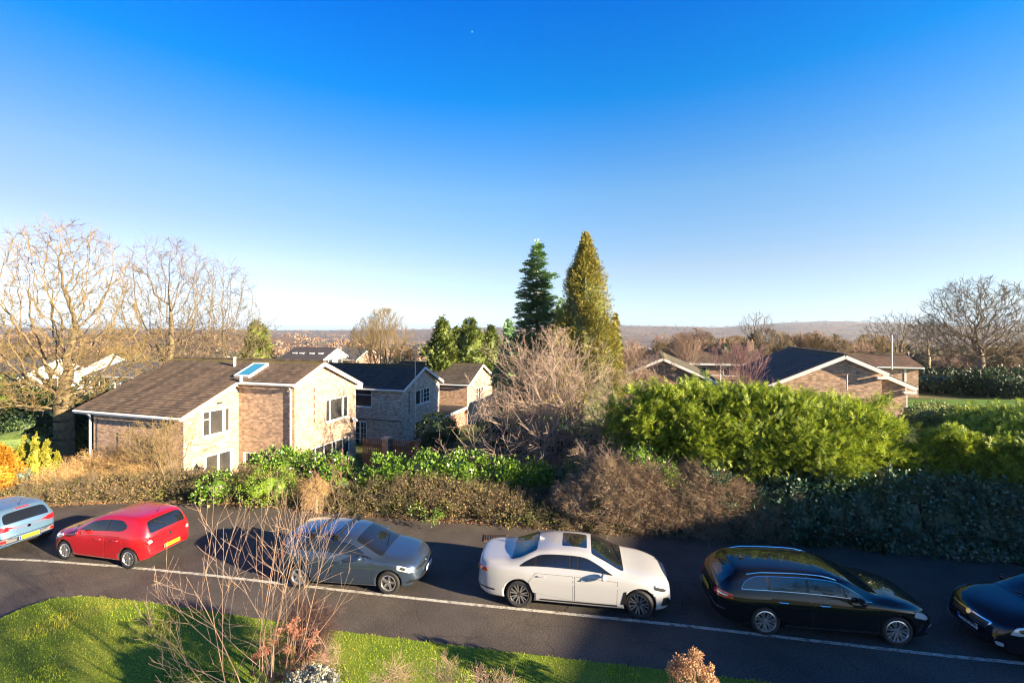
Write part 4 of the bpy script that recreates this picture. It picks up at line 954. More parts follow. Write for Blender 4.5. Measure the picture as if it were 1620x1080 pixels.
class Car:
    def __init__(s, spec):
        s.__dict__.update(spec); s.ring()
        L = s.L
        # stations: uniform in arc length of the top profile and along x
        xf = np.linspace(0, L, 1200); zt = curve(s.top, xf)
        al = np.concatenate([[0], np.cumsum(np.hypot(np.diff(xf), np.diff(zt)))])
        a = np.interp(np.linspace(0, al[-1], 74), al, xf); e1 = np.array([0, .006, .015, .03, .05, .08, .12]); 
        s.xs = np.unique(np.round(np.concatenate([a, e1, L - e1]), 4))
        s.grid = np.array([s.section(x) for x in s.xs])    # nx, nr(half), 3 (x,y,z)
    def ring(s):
        r = np.arange(12, dtype=float)[:, None]
        s.rp = s.chaikin(r)[:, 0]
    @staticmethod
    def chaikin(c, it=2):
        for _ in range(it):
            q = .75 * c[:-1] + .25 * c[1:]; r_ = .25 * c[:-1] + .75 * c[1:]
            c = np.concatenate([c[:1], np.stack([q, r_], 1).reshape(-1, c.shape[1])[1:-1], c[-1:]])
        return c
    def section(s, x):
        L, W2 = s.L, s.W / 2
        zt = float(curve(s.top, x)); zl = float(curve(s.low, x)); zb = float(curve(s.belt, x)); w = W2 * float(curve(s.plan, x))
        zb = min(zb, zt - .035); zb = max(zb, zl + .05)
        wr = W2 * float(curve(s.roofw, x)); wr = min(wr, w * .97)
        g = min(1., max(0., (zt - zb - .05) / .3))           # 1 in the greenhouse, 0 on hood/boot
        crown = .022 + .045 * g
        zp = max(zt - crown, zb + .006)
        wb = w * (.965 - .02 * g)
        c = [(0, zl), (w * .82, zl), (w * .965, zl + .03), (w * .995, zl + .28 * (zb - zl)), (w * 1.0, zl + .62 * (zb - zl)), (w * .992, zb - .22 * (zb - zl)), (wb, zb),
             (wb + (wr - wb) * .5 + .012 * g, zb + (zp - zb) * .52), (wr, zp), (wr * .84, zp + (zt - zp) * .62), (wr * .45, zt - .002), (0, zt)]
        c = s.chaikin(np.array(c, float))
        kf, kr = s.bow; dx = 0
        fx = max(0, min(1, (x - (L - s.bowlen)) / s.bowlen)); fx = fx * fx * (3 - 2 * fx)
        rx = max(0, min(1, ((s.bowlen * .7) - x) / (s.bowlen * .7))); rx = rx * rx * (3 - 2 * rx)
        yy = np.abs(c[:, 0]) / W2
        X = x - kf * fx * yy ** 2.4 + kr * rx * yy ** 2.6
        return np.stack([X, c[:, 0], c[:, 1]], 1)
    def S(s, x, r):
        """surface point for nominal station x and ring param r (0..11 left, 11..22 right)"""
        sg = 1
        if r > 11: r = 22 - r; sg = -1
        j = np.interp(r, s.rp, np.arange(len(s.rp))); i = np.interp(x, s.xs, np.arange(len(s.xs)))
        i0 = min(int(i), len(s.xs) - 2); j0 = min(int(j), len(s.rp) - 2); u = i - i0; v = j - j0; g = s.grid
        p = (g[i0, j0] * (1 - u) + g[i0 + 1, j0] * u) * (1 - v) + (g[i0, j0 + 1] * (1 - u) + g[i0 + 1, j0 + 1] * u) * v
        return Vector((p[0] - s.ox, p[1] * sg, p[2]))
    def N(s, x, r):
        e = .03; a = s.S(min(x + e, s.L), r) - s.S(max(x - e, 0), r); b = s.S(x, min(r + .12, 22)) - s.S(x, max(r - .12, 0))
        n = a.cross(b); 
        if n.length < 1e-9: return Vector((0, 0, 1))
        n.normalize(); c = s.S(x, r) - Vector((s.L / 2 - s.ox, 0, .75))
        return n if n.dot(c) > 0 else -n

def build_body(s, mats, parent):
    g = s.grid; nx, nr = g.shape[:2]
    ring = [(i, 1) for i in range(nr)] + [(i, -1) for i in range(nr - 2, 0, -1)]
    V = []; 
    for k in range(nx):
        for (j, sg) in ring: V.append((g[k, j, 0] - s.ox, g[k, j, 1] * sg, g[k, j, 2]))
    n = len(ring); Fs = []
    for k in range(nx - 1):
        for t in range(n): Fs.append((k * n + t, k * n + (t + 1) % n, (k + 1) * n + (t + 1) % n, (k + 1) * n + t))
    for k in (0, nx - 1):
        for j in range(nr - 1):
            a, b = k * n + j, k * n + j + 1; c, d = k * n + (n - j - 1) % n, k * n + (n - j) % n
            q = [a, b, c, d] if j > 0 else [a, b, c]
            if j == 0: q = [a, b, k * n + n - 1]
            elif j == nr - 2: q = [a, b, d]
            else: q = [a, b, c, d]
            Fs.append(tuple(q))
    bm = bmesh.new(); vs = [bm.verts.new(v) for v in V]
    for f in Fs:
        try: bm.faces.new([vs[i] for i in f])
        except Exception: pass
    bmesh.ops.recalc_face_normals(bm, faces=bm.faces)
    for f in bm.faces: f.smooth = True
    s.bvh = BVHTree.FromBMesh(bm)
    me = bpy.data.meshes.new('body'); bm.to_mesh(me); bm.free()
    for m in mats: me.materials.append(m)
    body = link('body', me)
    # wheel arches
    cm = bmesh.new()
    for ax in (s.ro - s.ox, s.L - s.fo - s.ox):
        for sg in (-1, 1):
            mt = Matrix.Translation((ax, sg * (s.W / 2 - .02), s.wr + .01)) @ Matrix.Rotation(R(90), 4, 'X')
            bmesh.ops.create_cone(cm, cap_ends=True, segments=40, radius1=s.ar, radius2=s.ar, depth=.56, matrix=mt)
    cme = bpy.data.meshes.new('arch_cut'); cm.to_mesh(cme); cm.free()
    cut = link('arch_cut', cme)
    md = body.modifiers.new('b', 'BOOLEAN'); md.operation = 'DIFFERENCE'; md.object = cut; md.solver = 'EXACT'
    dg = bpy.context.evaluated_depsgraph_get(); dg.update()
    new = bpy.data.meshes.new_from_object(body.evaluated_get(dg)); body.modifiers.clear(); body.data = new
    bpy.data.objects.remove(cut)
    for p in new.polygons:
        c = p.center
        for ax in (s.ro - s.ox, s.L - s.fo - s.ox):
            d = math.hypot(c.x - ax, c.z - s.wr - .01)
            if d < s.ar + .004 and abs(p.normal.y) < .5 and p.normal.dot(Vector((ax - c.x, 0, s.wr - c.z)).normalized()) > .6: p.material_index = 1; p.use_smooth = False
            if d < s.ar and abs(c.y) < s.W / 2 - .26: p.material_index = 1; p.use_smooth = False
        if c.z < curve_low(s, c.x) + .035: p.material_index = 1
    body.parent = parent; return body
def curve_low(s, x): return float(curve(s.low, x + s.ox))

def patch2(poly, fn, su, sv, name, m, parent, off=.005, thick=.012, smooth=True):
    """2-D polygon cut by a grid and laid on the car through fn(u, v) -> (point, normal); with rim"""
    bm = bmesh.new(); bm.faces.new([bm.verts.new((u, v, 0)) for u, v in poly])
    us = [p[0] for p in poly]; vs_ = [p[1] for p in poly]
    for lo, hi, st, k in ((min(us), max(us), su, 0), (min(vs_), max(vs_), sv, 1)):
        x = lo + st
        while x < hi - 1e-6:
            bmesh.ops.bisect_plane(bm, geom=bm.verts[:] + bm.edges[:] + bm.faces[:], plane_co=(x, 0, 0) if k == 0 else (0, x, 0), plane_no=(1, 0, 0) if k == 0 else (0, 1, 0), dist=1e-5); x += st
    top = []; bot = []; bm.verts.index_update(); nn_ = []
    for v in bm.verts:
        p, n = fn(v.co.x, v.co.y); top.append(p + n * off); bot.append(p + n * (off - thick)); nn_.append(n)
    n = len(top); F_ = []; sc_ = 0
    for f in bm.faces:
        ix = [v.index for v in f.verts]; F_.append(tuple(ix)); a_, b_, c_ = top[ix[0]], top[ix[1]], top[ix[2]]; sc_ += (b_ - a_).cross(c_ - a_).dot(nn_[ix[0]])
    if sc_ < 0: F_ = [f[::-1] for f in F_]
    rim = []; rv = []
    for e in bm.edges:
        if len(e.link_faces) == 1:
            a, b = e.verts; i0 = n + len(rv); rv += [top[a.index], top[b.index], bot[b.index], bot[a.index]]; rim.append((i0, i0 + 1, i0 + 2, i0 + 3))
    bot = rv
    bm.free()
    me = bpy.data.meshes.new(name); me.from_pydata([tuple(p) for p in top + bot], [], F_ + rim)
    me.polygons.foreach_set('use_smooth', np.array([smooth] * len(F_) + [False] * len(rim)))
    me.materials.append(m); return link(name, me, parent)

def roundpoly(pts, r=.04, n=4):
    """rounds the corners; r in the units of the polygon (tuple for x and y)"""
    out = []; k = len(pts)
    for i in range(k):
        p = np.array(pts[i], float); a = np.array(pts[i - 1], float); b = np.array(pts[(i + 1) % k], float)
        rx = r if isinstance(r, tuple) else (r, r)
        da = (a - p); db = (b - p); la = math.hypot(da[0] / rx[0], da[1] / rx[1]); lb = math.hypot(db[0] / rx[0], db[1] / rx[1])
        A = p + da / max(la, 2.001); B = p + db / max(lb, 2.001)
        for t in range(n + 1):
            t = t / n; q = (1 - t) ** 2 * A + 2 * t * (1 - t) * p + t * t * B; out.append((q[0], q[1]))
    return out

def proj(s, axis):
    """axis 'side+','side-': (x,z) ; 'front','rear': (y,z); 'top': (x,y)"""
    def fn(u, v):
        if axis == 'side+': o, d = Vector((u, 3, v)), Vector((0, -1, 0))
        elif axis == 'side-': o, d = Vector((u, -3, v)), Vector((0, 1, 0))
        elif axis == 'front': o, d = Vector((6, u, v)), Vector((-1, 0, 0))
        elif axis == 'rear': o, d = Vector((-6, u, v)), Vector((1, 0, 0))
        else: o, d = Vector((u, v, 4)), Vector((0, 0, -1))
        h = s.bvh.ray_cast(o, d)
        if h[0] is None: h = s.bvh.find_nearest(o + d * (2.2 if axis[0] == 's' else 3.9))
        n = h[1]; n = -n if n.dot(d) > 0 else n
        return h[0], n
    return fn

def make_wheel(name, r, w, rim_r, spokes, m_rim, parent, loc, side, steer=0.0, twin=True, face=None):
    t = bpy.data.objects.new(name, None); COL.objects.link(t); t.parent = parent; t.location = loc; t.rotation_euler = (0, 0, steer); t.empty_display_size = .1
    # tyre: lathe about y
    prof = [(rim_r - .012, -.40), (rim_r + .02, -.48), (r - .045, -.5), (r - .012, -.45), (r, -.34), (r, .34), (r - .012, .45), (r - .045, .5), (rim_r + .02, .48), (rim_r - .012, .40)]
    def lathe(prof, n, close=False):
        V = []; Fs = []
        for k in range(n):
            a = 2 * math.pi * k / n
            for (q, y) in prof: V.append((q * math.cos(a), y, q * math.sin(a)))
        m_ = len(prof)
        for k in range(n):
            for j in range(m_ - 1): Fs.append((k * m_ + j, k * m_ + j + 1, ((k + 1) % n) * m_ + j + 1, ((k + 1) % n) * m_ + j))
        return V, Fs
    V, Fs = lathe([(a, b * w) for a, b in prof], 40)
    link('tyre', np_mesh('tyre', V, Fs, M['black'], smooth=True), t)
    o = side * w * .5
    rm = MB()
    V, Fs = lathe([(rim_r, o * .92), (rim_r - .018, o * .98), (rim_r - .028, o * .80), (rim_r - .035, -o * .6)], 40)
    for f in Fs: rm.poly([V[i] for i in f], 0, sm=True)
    V2, F2 = lathe([(rim_r - .03, o * .25), (.001, o * .25)], 24)      # dark brake backing
    for f in F2: rm.poly([V2[i] for i in f], 1)
    V2, F2 = lathe([(.001, o * .80), (.05, o * .78), (.058, o * .6), (.06, o * .3)], 20)
    for f in F2: rm.poly([V2[i] for i in f], 0, sm=True)
    for k in range(spokes):
        a = 2 * math.pi * k / spokes + .1
        for da in ((-.5, .5) if twin else (0,)):
            a0 = a + da * (.10 if twin else 0); a1 = a + da * (2 * math.pi / spokes) * (.42 if twin else 0)
            w0, w1 = (.016, .016) if twin else (.034, .026)
            p0 = Vector((.045 * math.cos(a0), 0, .045 * math.sin(a0))); p1 = Vector(((rim_r - .012) * math.cos(a1), 0, (rim_r - .012) * math.sin(a1)))
            d = (p1 - p0).normalized(); sx = Vector((-d.z, 0, d.x))
            y0, y1, yb = o * .74, o * .90, o * .5
            A = [p0 + sx * w0, p1 + sx * w1, p1 - sx * w1, p0 - sx * w0]
            T_ = [Vector((q.x, y, q.z)) for q, y in zip(A, (y0, y1, y1, y0))]; B_ = [Vector((q.x, yb, q.z)) for q in A]
            rm.poly(T_, 2); 
            for i in range(4): rm.poly([T_[i], T_[(i + 1) % 4], B_[(i + 1) % 4], B_[i]], 0)
    rm.build('rim', [m_rim, M['dark_metal'], face or m_rim], t)
    return t

FONT = None
def text_mesh(txt, h, mat_, parent, mw, name='lettering', extr=.001, width=None):
    cu = bpy.data.curves.new('t', 'FONT'); cu.body = txt; cu.size = h * 1.35; cu.extrude = extr; cu.align_x = 'CENTER'; cu.align_y = 'CENTER'; cu.offset = .0015
    o = bpy.data.objects.new('t', cu); COL.objects.link(o)
    dg = bpy.context.evaluated_depsgraph_get(); dg.update(); me = bpy.data.meshes.new_from_object(o.evaluated_get(dg))
    bpy.data.objects.remove(o); me.materials.append(mat_)
    if width and len(me.vertices):
        xs = [v.co.x for v in me.vertices]; k = width / (max(xs) - min(xs))
        for v in me.vertices: v.co.x *= k
    r = link(name, me, parent); r.matrix_local = mw; return r

def plate(s, parent, end, z, txt, m_, w=.52, h=.112, tilt=0.0):
    x, n = proj(s, end)(0, z); d = 1 if end == 'front' else -1
    off = .018 + (.02 if s.__dict__.get('plate_off') is None else s.plate_off)
    loc = Vector((x.x + d * off, 0, z))
    mb = MB(); mb.box(-w / 2, w / 2, -h / 2, h / 2, -.008, .004, 0); mb.box(-w / 2 + .003, -w / 2 + .045, -h / 2 + .003, h / 2 - .003, .0045, .006, 1)
    rot = Matrix(((0, 0, d), (d, 0, 0), (0, 1, 0))).to_4x4()   # local x->+-y, y->z, z->+-x
    pl_ = mb.build('number_plate', [m_, m_plate_b], parent); pl_.matrix_local = Matrix.Translation(loc) @ rot @ Matrix.Rotation(R(tilt), 4, 'X')
    text_mesh(txt, h * .62, m_plate_t, pl_, Matrix.Translation((.02, 0, .006)), width=w * .82)
    return pl_

def inset(poly, k):
    cx = sum(p[0] for p in poly) / len(poly); cy = sum(p[1] for p in poly) / len(poly)
    return [(cx + (p[0] - cx) * k[0], cy + (p[1] - cy) * k[1]) for p in poly]

def car(name, label, spec, mpaint, loc, heading, group='cars parked along the private road'):
    s = Car(spec); root = empty(name, label, 'car', loc, heading, group)
    body = build_body(s, [mpaint, M['black']], root)
    ox = s.ox
    SF = lambda x, r: (s.S(x, r), s.N(x, r))
    mir = lambda poly: [(x, 22 - r) for x, r in poly]
    # windscreen and rear window (param space x, r)
    x0, x1 = s.ws
    ws = roundpoly([(x0, 8.75), (x1, 8.15), (x1, 13.85), (x0, 13.25)], (.12, .5))
    patch2(inset(ws, (1.04, 1.035)), SF, .12, .5, 'screen_surround', m_cblk, root, off=.003)
    w_ = patch2(ws, SF, .1, .5, 'windscreen', m_cglass, root, off=.007)
    for yy_ in (.32, -.1):
        p0 = s.S(x1 - .03, 11 - yy_ * 7) ; p1 = s.S(x1 - .22, 11 - yy_ * 7 - 2.2)
        mb = MB(); mb.beam(p0 + Vector((0, 0, .02)), p1 + Vector((0, 0, .025)), .014, .012); mb.build('wiper', m_cblk, w_)
    x0, x1 = s.rw
    if s.hatch:
        rw_ = roundpoly([(x0, 8.3), (x1, 8.9), (x1, 13.1), (x0, 13.7)], (.08, .6))
    else:
        rw_ = roundpoly([(x0, 8.35), (x1, 8.8), (x1, 13.2), (x0, 13.65)], (.12, .5))
    patch2(inset(rw_, (1.05, 1.03)), SF, .08, .5, 'screen_surround', m_cblk, root, off=.003)
    patch2(rw_, SF, .06, .5, 'rear_window', m_cglass, root, off=.007)
    # side glass in (x, r)
    for sg in (1, -1):
        fl = (lambda q: q) if sg > 0 else mir
        full = roundpoly(s.dlo, (.10, .25))
        if s.chrome: patch2(fl(inset(full, (1.016, 1.10))), SF, .1, .35, 'window_trim', m_chrome, root, off=.003)
        patch2(fl(inset(full, (1.006, 1.03))), SF, .1, .35, 'window_surround', m_cblk, root, off=.005)
        for k in range(len(s.pillars) + 1):
            a = s.pillars[k - 1] + .035 if k > 0 else -9; b = s.pillars[k] - .035 if k < len(s.pillars) else 9
            sub = clip_poly(full, a, b)
            if len(sub) > 2: patch2(fl(sub), SF, .1, .35, 'side_window', m_cglass, root, off=.009)
    # doors
    for sg, ax in ((1, 'side+'), (-1, 'side-')):
        for k, dp in enumerate(s.doors):
            dp2 = [(x - ox, z) for x, z in dp]
            patch2(inset(dp2, (1.018, 1.022)), proj(s, ax), .2, .12, 'door_gap', m_cblk, root, off=.0015, thick=.006)
            d_ = patch2(dp2, proj(s, ax), .2, .06, 'door', mpaint, root, off=.005)
            hx, hz = s.handles[k]; p, n = proj(s, ax)(hx - ox, hz)
            mb = MB(); mb.tube([p + Vector((-.10, 0, 0)), p + n * .035 + Vector((-.085, 0, 0)), p + n * .035 + Vector((.085, 0, 0)), p + Vector((.10, 0, 0))], .014, 6)
            mb.build('handle', m_chrome if s.chrome_handles else mpaint, d_)
        # sill trim
        if s.sill:
            a, b = s.sill; patch2([(a - ox, .275), (b - ox, .275), (b - ox, .31), (a - ox, .31)], proj(s, ax), .3, .05, 'sill_trim', s.sillmat, root, off=.008)
    # mirrors
    mx, mz = s.mirror
    for sg in (1, -1):
        p, n = proj(s, 'side+' if sg > 0 else 'side-')(mx - ox, mz - .03)
        bm = bmesh.new(); bmesh.ops.create_icosphere(bm, subdivisions=3, radius=1)
        for v in bm.verts:
            c = v.co.copy(); c.x = max(c.x, -.45); v.co = Vector((c.x * .085, c.y * .115, c.z * .075))
            v.co.x -= .05 * (abs(c.y)) * .5
        for f in bm.faces: f.smooth = True
        me = bpy.data.meshes.new('wing_mirror'); bm.to_mesh(me); bm.free(); me.materials.append(mpaint)
        o = link('wing_mirror', me, root); o.location = p + Vector((0, sg * .13, .055)); 
        mb = MB(); mb.beam(p - Vector((0, sg * .05, 0)), p + Vector((-.01, sg * .1, .03)), .06, .03); mb.build('mirror_arm', m_cblk, o).matrix_parent_inverse = Matrix.Translation(-o.location)
        mb = MB(); mb.poly([(-.042, -.09, -.055), (-.042, .09, -.055), (-.042, .09, .05), (-.042, -.09, .05)]); mb.build('mirror_glass', m_cglass, o)
    # wheels
    for ax, st in ((s.ro - ox, 0), (s.L - s.fo - ox, s.steer)):
        for sg in (1, -1):
            make_wheel('wheel', s.wr, .225, s.rim, s.spokes, s.rimmat, root, (ax, sg * (s.W / 2 - .145), s.wr), sg, st, s.twin, s.rimface)
    # lamps: polygons in side / end projections
    for nm, ax, poly, m_, off in s.lamps:
        for sg in (1, -1):
            if ax == 'side': pp = [(x - ox, z) for x, z in poly]; a_ = 'side+' if sg > 0 else 'side-'
            elif ax == 'param': pp = None
            else: pp = [(y * sg, z) for y, z in poly]; a_ = ax
            if ax == 'param': q = poly if sg > 0 else mir(poly); patch2(roundpoly(q, (.05, .25)), SF, .05, .3, nm, m_, root, off=off)
            else: patch2(roundpoly(pp, (.03, .03)), proj(s, a_), .06, .05, nm, m_, root, off=off)
    for nm, ax, poly, m_, off in s.panels:      # single centred panels
        if ax == 'param': patch2(roundpoly(poly, (.04, .25)), SF, .08, .4, nm, m_, root, off=off)
        elif ax == 'top': patch2(roundpoly([(x - ox, y) for x, y in poly], (.06, .06)), proj(s, 'top'), .12, .12, nm, m_, root, off=off)
        else: patch2(roundpoly(poly, (.03, .03)), proj(s, ax), .06, .05, nm, m_, root, off=off)
    if s.plates:
        for end, z, txt, m_, tilt in s.plates: plate(s, root, end, z, txt, m_, tilt=tilt)
    if s.antenna:
        p, n = SF(s.antenna, 11); mb = MB()
        if s.fin: 
            for k in range(1): mb.poly([p + Vector((.09, -.02, -.01)), p + Vector((.09, .02, -.01)), p + Vector((-.08, .01, .075)), p + Vector((-.08, -.01, .075))]); mb.poly([p + Vector((.09, .02, -.01)), p + Vector((-.09, .03, -.01)), p + Vector((-.08, .01, .075))]); mb.poly([p + Vector((.09, -.02, -.01)), p + Vector((-.08, -.01, .075)), p + Vector((-.09, -.03, -.01))]); mb.poly([p + Vector((-.09, .03, -.01)), p + Vector((-.09, -.03, -.01)), p + Vector((-.08, -.01, .075)), p + Vector((-.08, .01, .075))])
        else: mb.tube([p, p + Vector((-.06, 0, .10)), p + Vector((-.14, 0, .22))], [.012, .006, .004], 6)
        mb.build('antenna', mpaint if s.fin else m_cblk, root)
    return s, root

def clip_poly(poly, a, b):
    def clip(P_, k, val, keep):
        out = []
        for i in range(len(P_)):
            p, q = P_[i - 1], P_[i]; ip, iq = keep(p[0]), keep(q[0])
            if ip != iq: t = (val - p[0]) / (q[0] - p[0]); out.append((val, p[1] + (q[1] - p[1]) * t))
            if iq: out.append(q)
        return out
    P_ = clip(poly, 0, a, lambda x: x > a)
    if not P_: return []
    return clip(P_, 0, b, lambda x: x < b)

def badge(s, root, end, y, z, r, m_=None, name='badge'):
    p, n = proj(s, end)(y, z); bm = bmesh.new(); bmesh.ops.create_cone(bm, cap_ends=True, segments=20, radius1=r, radius2=r * .9, depth=.012)
    me = bpy.data.meshes.new(name); bm.to_mesh(me); bm.free(); me.materials.append(m_ or m_chrome)
    o = link(name, me, root); o.location = p + n * .014; o.rotation_euler = n.to_track_quat('Z', 'Y').to_euler(); return o

def rails(s, root, m_, x0, x1, r=7.95, lift=.045):
    for q in (r, 22 - r):
        pts = []
        for k in range(13):
            t = k / 12; x = x0 + (x1 - x0) * t; p = s.S(x, q); n = s.N(x, q); pts.append(p + (n * .4 + Vector((0, 0, .6))) * (lift * min(1, 6 * min(t, 1 - t))))
        mb = MB(); mb.tube(pts, .016, 7); mb.build('roof_rail', m_, root)

BASE = dict(chrome=False, chrome_handles=False, sill=None, sillmat=m_cblk, steer=0.0, twin=True, rimface=None, rimmat=m_alloy, plates=[], antenna=None, fin=False, bow=(.20, .13), bowlen=1.1, panels=[], lamps=[])

# -- white saloon (long four-door)
L = 5.12
white_spec = dict(BASE, L=L, W=1.90, ro=1.19, fo=.87, ox=(1.19 + L - .87) / 2, wr=.352, ar=.405, rim=.262, spokes=7, hatch=False, chrome=False,
    top=[(0, .60), (.02, .76), (.05, 1.04), (.12, 1.085), (.45, 1.115), (.85, 1.14), (1.1, 1.205), (1.62, 1.405), (2.1, 1.468), (2.55, 1.478), (3.0, 1.44), (3.3, 1.345), (3.88, 1.085), (4.15, 1.03), (4.6, .955), (4.9, .87), (5.02, .80), (5.08, .70), (5.12, .50)],
    belt=[(0, .55), (.06, .88), (.3, .98), (1.0, 1.02), (2.5, 1.0), (3.7, .965), (4.3, .92), (4.8, .82), (5.05, .68), (5.12, .46)],
    low=[(0, .42), (.08, .30), (.5, .2), (4.5, .18), (5.0, .2), (5.12, .36)],
    plan=[(0, .66), (.08, .80), (.3, .90), (.9, .975), (1.5, 1), (4.0, 1), (4.5, .975), (4.85, .90), (5.02, .80), (5.12, .66)],
    roofw=[(0, 0.600), (.4, .74), (.9, .74), (1.2, 0.739), (1.7, 0.672), (2.6, 0.683), (3.1, 0.717), (3.85, .76), (4.3, .80), (4.8, .74), (5.12, 0.600)],
    ws=(3.08, 3.86), rw=(.98, 1.62), pillars=(1.62, 2.52, 2.72),
    dlo=[(1.18, 6.45), (3.62, 6.42), (3.30, 7.25), (2.9, 7.72), (1.75, 7.74), (1.35, 7.2)],
    doors=[[(1.56, .46), (2.58, .33), (2.58, .93), (1.62, .94), (1.44, .72)], [(2.64, .33), (3.68, .33), (3.70, .88), (2.64, .93)]],
    handles=[(1.78, .88), (2.88, .86)], mirror=(3.36, 1.0), sill=(1.75, 3.7), steer=R(-14),
    rimmat=m_alloy_d, rimface=m_alloy,
    lamps=[('headlight', 'param', [(4.72, 5.3), (4.98, 5.2), (5.05, 6.2), (4.70, 6.1)], m_lampd, .008), ('headlight_strip', 'param', [(4.76, 5.85), (5.03, 5.9), (5.04, 6.1), (4.74, 6.05)], m_clear_l, .013),
           ('tail_light', 'side', [(.04, .84), (.36, .86), (.30, .955), (.06, .945)], m_red_l, .008), ('tail_light', 'rear', [(.45, .86), (.76, .86), (.76, .94), (.45, .93)], m_red_l, .010),
           ('air_intake', 'front', [(.60, .28), (.82, .32), (.80, .52), (.70, .50)], m_cblk, .006), ('side_vent', 'side', [(3.78, .34), (3.9, .34), (3.93, .68), (3.86, .66)], m_cblk, .007),
           ('reflector_strip', 'side', [(.12, .43), (.55, .40), (.55, .435), (.12, .465)], m_cblk, .007), ('grille', 'front', [(.03, .50), (.40, .50), (.44, .62), (.40, .76), (.05, .77)], m_cblk, .007),
           ('grille_frame', 'front', [(.01, .47), (.42, .47), (.47, .62), (.43, .79), (.02, .80)], m_chrome, .004)],
    panels=[('sunroof', 'top', [(2.30, -.40), (2.95, -.40), (2.95, .40), (2.30, .40)], m_cglass, .004), ('lower_grille', 'front', [(-.5, .24), (.5, .24), (.5, .36), (-.5, .36)], m_cblk, .006)],
    plates=[('front', .42, 'YJ20 OVH', m_plate_w, 0), ('rear', .68, 'YJ20 OVH', m_plate_y, 0)], antenna=1.75, fin=True)
m_white_paint = paint('white_car_paint', (.33, .335, .35), .0, .25)
def place(rear_px, front_px, flip=False):
    a, b = G(*rear_px), G(*front_px); d = (b - a); ang = math.atan2(d.y, d.x); side = Vector((-math.sin(ang), math.cos(ang), 0)); c = (a + b) / 2
    return c, ang, side
c, ang, side = place((821, 957), (1012, 974.5)); k = 1 
s_w, wc = car('white_saloon_car', 'white four-door saloon car with dark sunroof parked in the middle of the row', white_spec, m_white_paint, c + side * (.80), ang)
badge(s_w, wc, 'front', 0, .83, .035)

# -- grey hatchback with roof bars
L = 4.26
golf_spec = dict(BASE, L=L, W=1.79, ro=.77, fo=.86, ox=(.77 + L - .86) / 2, wr=.32, ar=.368, rim=.215, spokes=5, twin=False, hatch=True,
    top=[(0, .56), (.03, .66), (.06, .98), (.10, 1.08), (.22, 1.36), (.32, 1.42), (.9, 1.462), (1.5, 1.462), (2.05, 1.43), (2.45, 1.33), (3.18, .99), (3.45, .945), (3.9, .865), (4.08, .79), (4.18, .70), (4.24, .58), (4.26, .46)],
    belt=[(0, .52), (.05, .80), (.2, .93), (1.0, .95), (2.2, .925), (3.1, .88), (3.8, .79), (4.1, .68), (4.26, .42)],
    low=[(0, .38), (.1, .27), (.5, .2), (3.7, .18), (4.1, .2), (4.26, .34)],
    plan=[(0, .74), (.1, .86), (.35, .955), (.8, 1), (3.3, 1), (3.75, .965), (4.05, .88), (4.2, .78), (4.26, .68)],
    roofw=[(0, 0.620), (.1, .70), (.4, 0.739), (1.0, 0.739), (1.8, 0.739), (2.4, 0.773), (3.1, .78), (3.6, .80), (4.0, .76), (4.26, 0.600)],
    ws=(2.38, 3.16), rw=(.11, .22), pillars=(.98, 1.72, ), 
    dlo=[(.72, 6.5), (2.95, 6.42), (2.6, 7.3), (2.3, 7.7), (.95, 7.72), (.66, 7.1)],
    doors=[[(.95, .52), (1.70, .29), (1.70, .88), (1.02, .89), (.88, .74)], [(1.76, .29), (2.92, .29), (2.96, .84), (1.76, .88)]],
    handles=[(1.12, .82), (1.95, .81)], mirror=(2.62, .97), rimmat=m_alloy, antenna=.55,
    lamps=[('headlight', 'param', [(3.74, 5.15), (4.10, 5.0), (4.20, 6.2), (3.72, 6.15)], m_clear_l, .007), ('headlight_inner', 'param', [(3.82, 5.35), (3.98, 5.3), (4.0, 5.9), (3.84, 5.9)], m_lampd, .011),
           ('tail_light', 'side', [(.03, .80), (.27, .83), (.26, .93), (.08, .94)], m_red_l, .008), ('tail_light', 'rear', [(.48, .79), (.80, .80), (.78, .93), (.5, .93)], m_red_l, .010),
           ('fog_light', 'front', [(.55, .30), (.80, .32), (.76, .40), (.55, .38)], m_cblk, .008)],
    panels=[('grille', 'front', [(-.62, .60), (.62, .60), (.62, .655), (-.62, .655)], m_cblk, .008), ('lower_grille', 'front', [(-.5, .24), (.5, .24), (.5, .36), (-.5, .36)], m_cblk, .008), ('windscreen_band', 'param', [(.25, 9.1), (.31, 9.1), (.31, 12.9), (.25, 12.9)], m_cblk, .006)],
    plates=[('front', .47, 'VN64 CKO', m_plate_w, 0), ('rear', .60, 'VN64 CKO', m_plate_y, 0)])
m_grey_paint = paint('grey_car_paint', (.045, .07, .115), .6, .24)
c, ang, side = place((474, 927), (617, 937.5))
s_g, gc = car('grey_hatchback_car', 'grey hatchback with two black roof bars parked behind the bare multi-stemmed shrub', golf_spec, m_grey_paint, c + side * .76, ang)
for x in (1.12, 1.82):
    a, b = s_g.S(x, 7.85), s_g.S(x, 14.15); mb = MB(); up_ = Vector((0, 0, .13))
    mb.beam(a + up_ + Vector((0, .06, 0)), b + up_ - Vector((0, .06, 0)), .045, .028)
    for p, sg in ((a, 1), (b, -1)): mb.beam(p - Vector((0, 0, .01)), p + Vector((0, 0, .15)), .10, .07, up=(0, 1, 0)); mb.beam(p + Vector((0, .02 * sg, .0)), p + Vector((0, .03 * sg, .10)), .13, .035, up=(0, 1, 0))
    mb.build('roof_bar', m_cblk, gc)
badge(s_g, gc, 'front', 0, .635, .06); badge(s_g, gc, 'rear', 0, .87, .055)

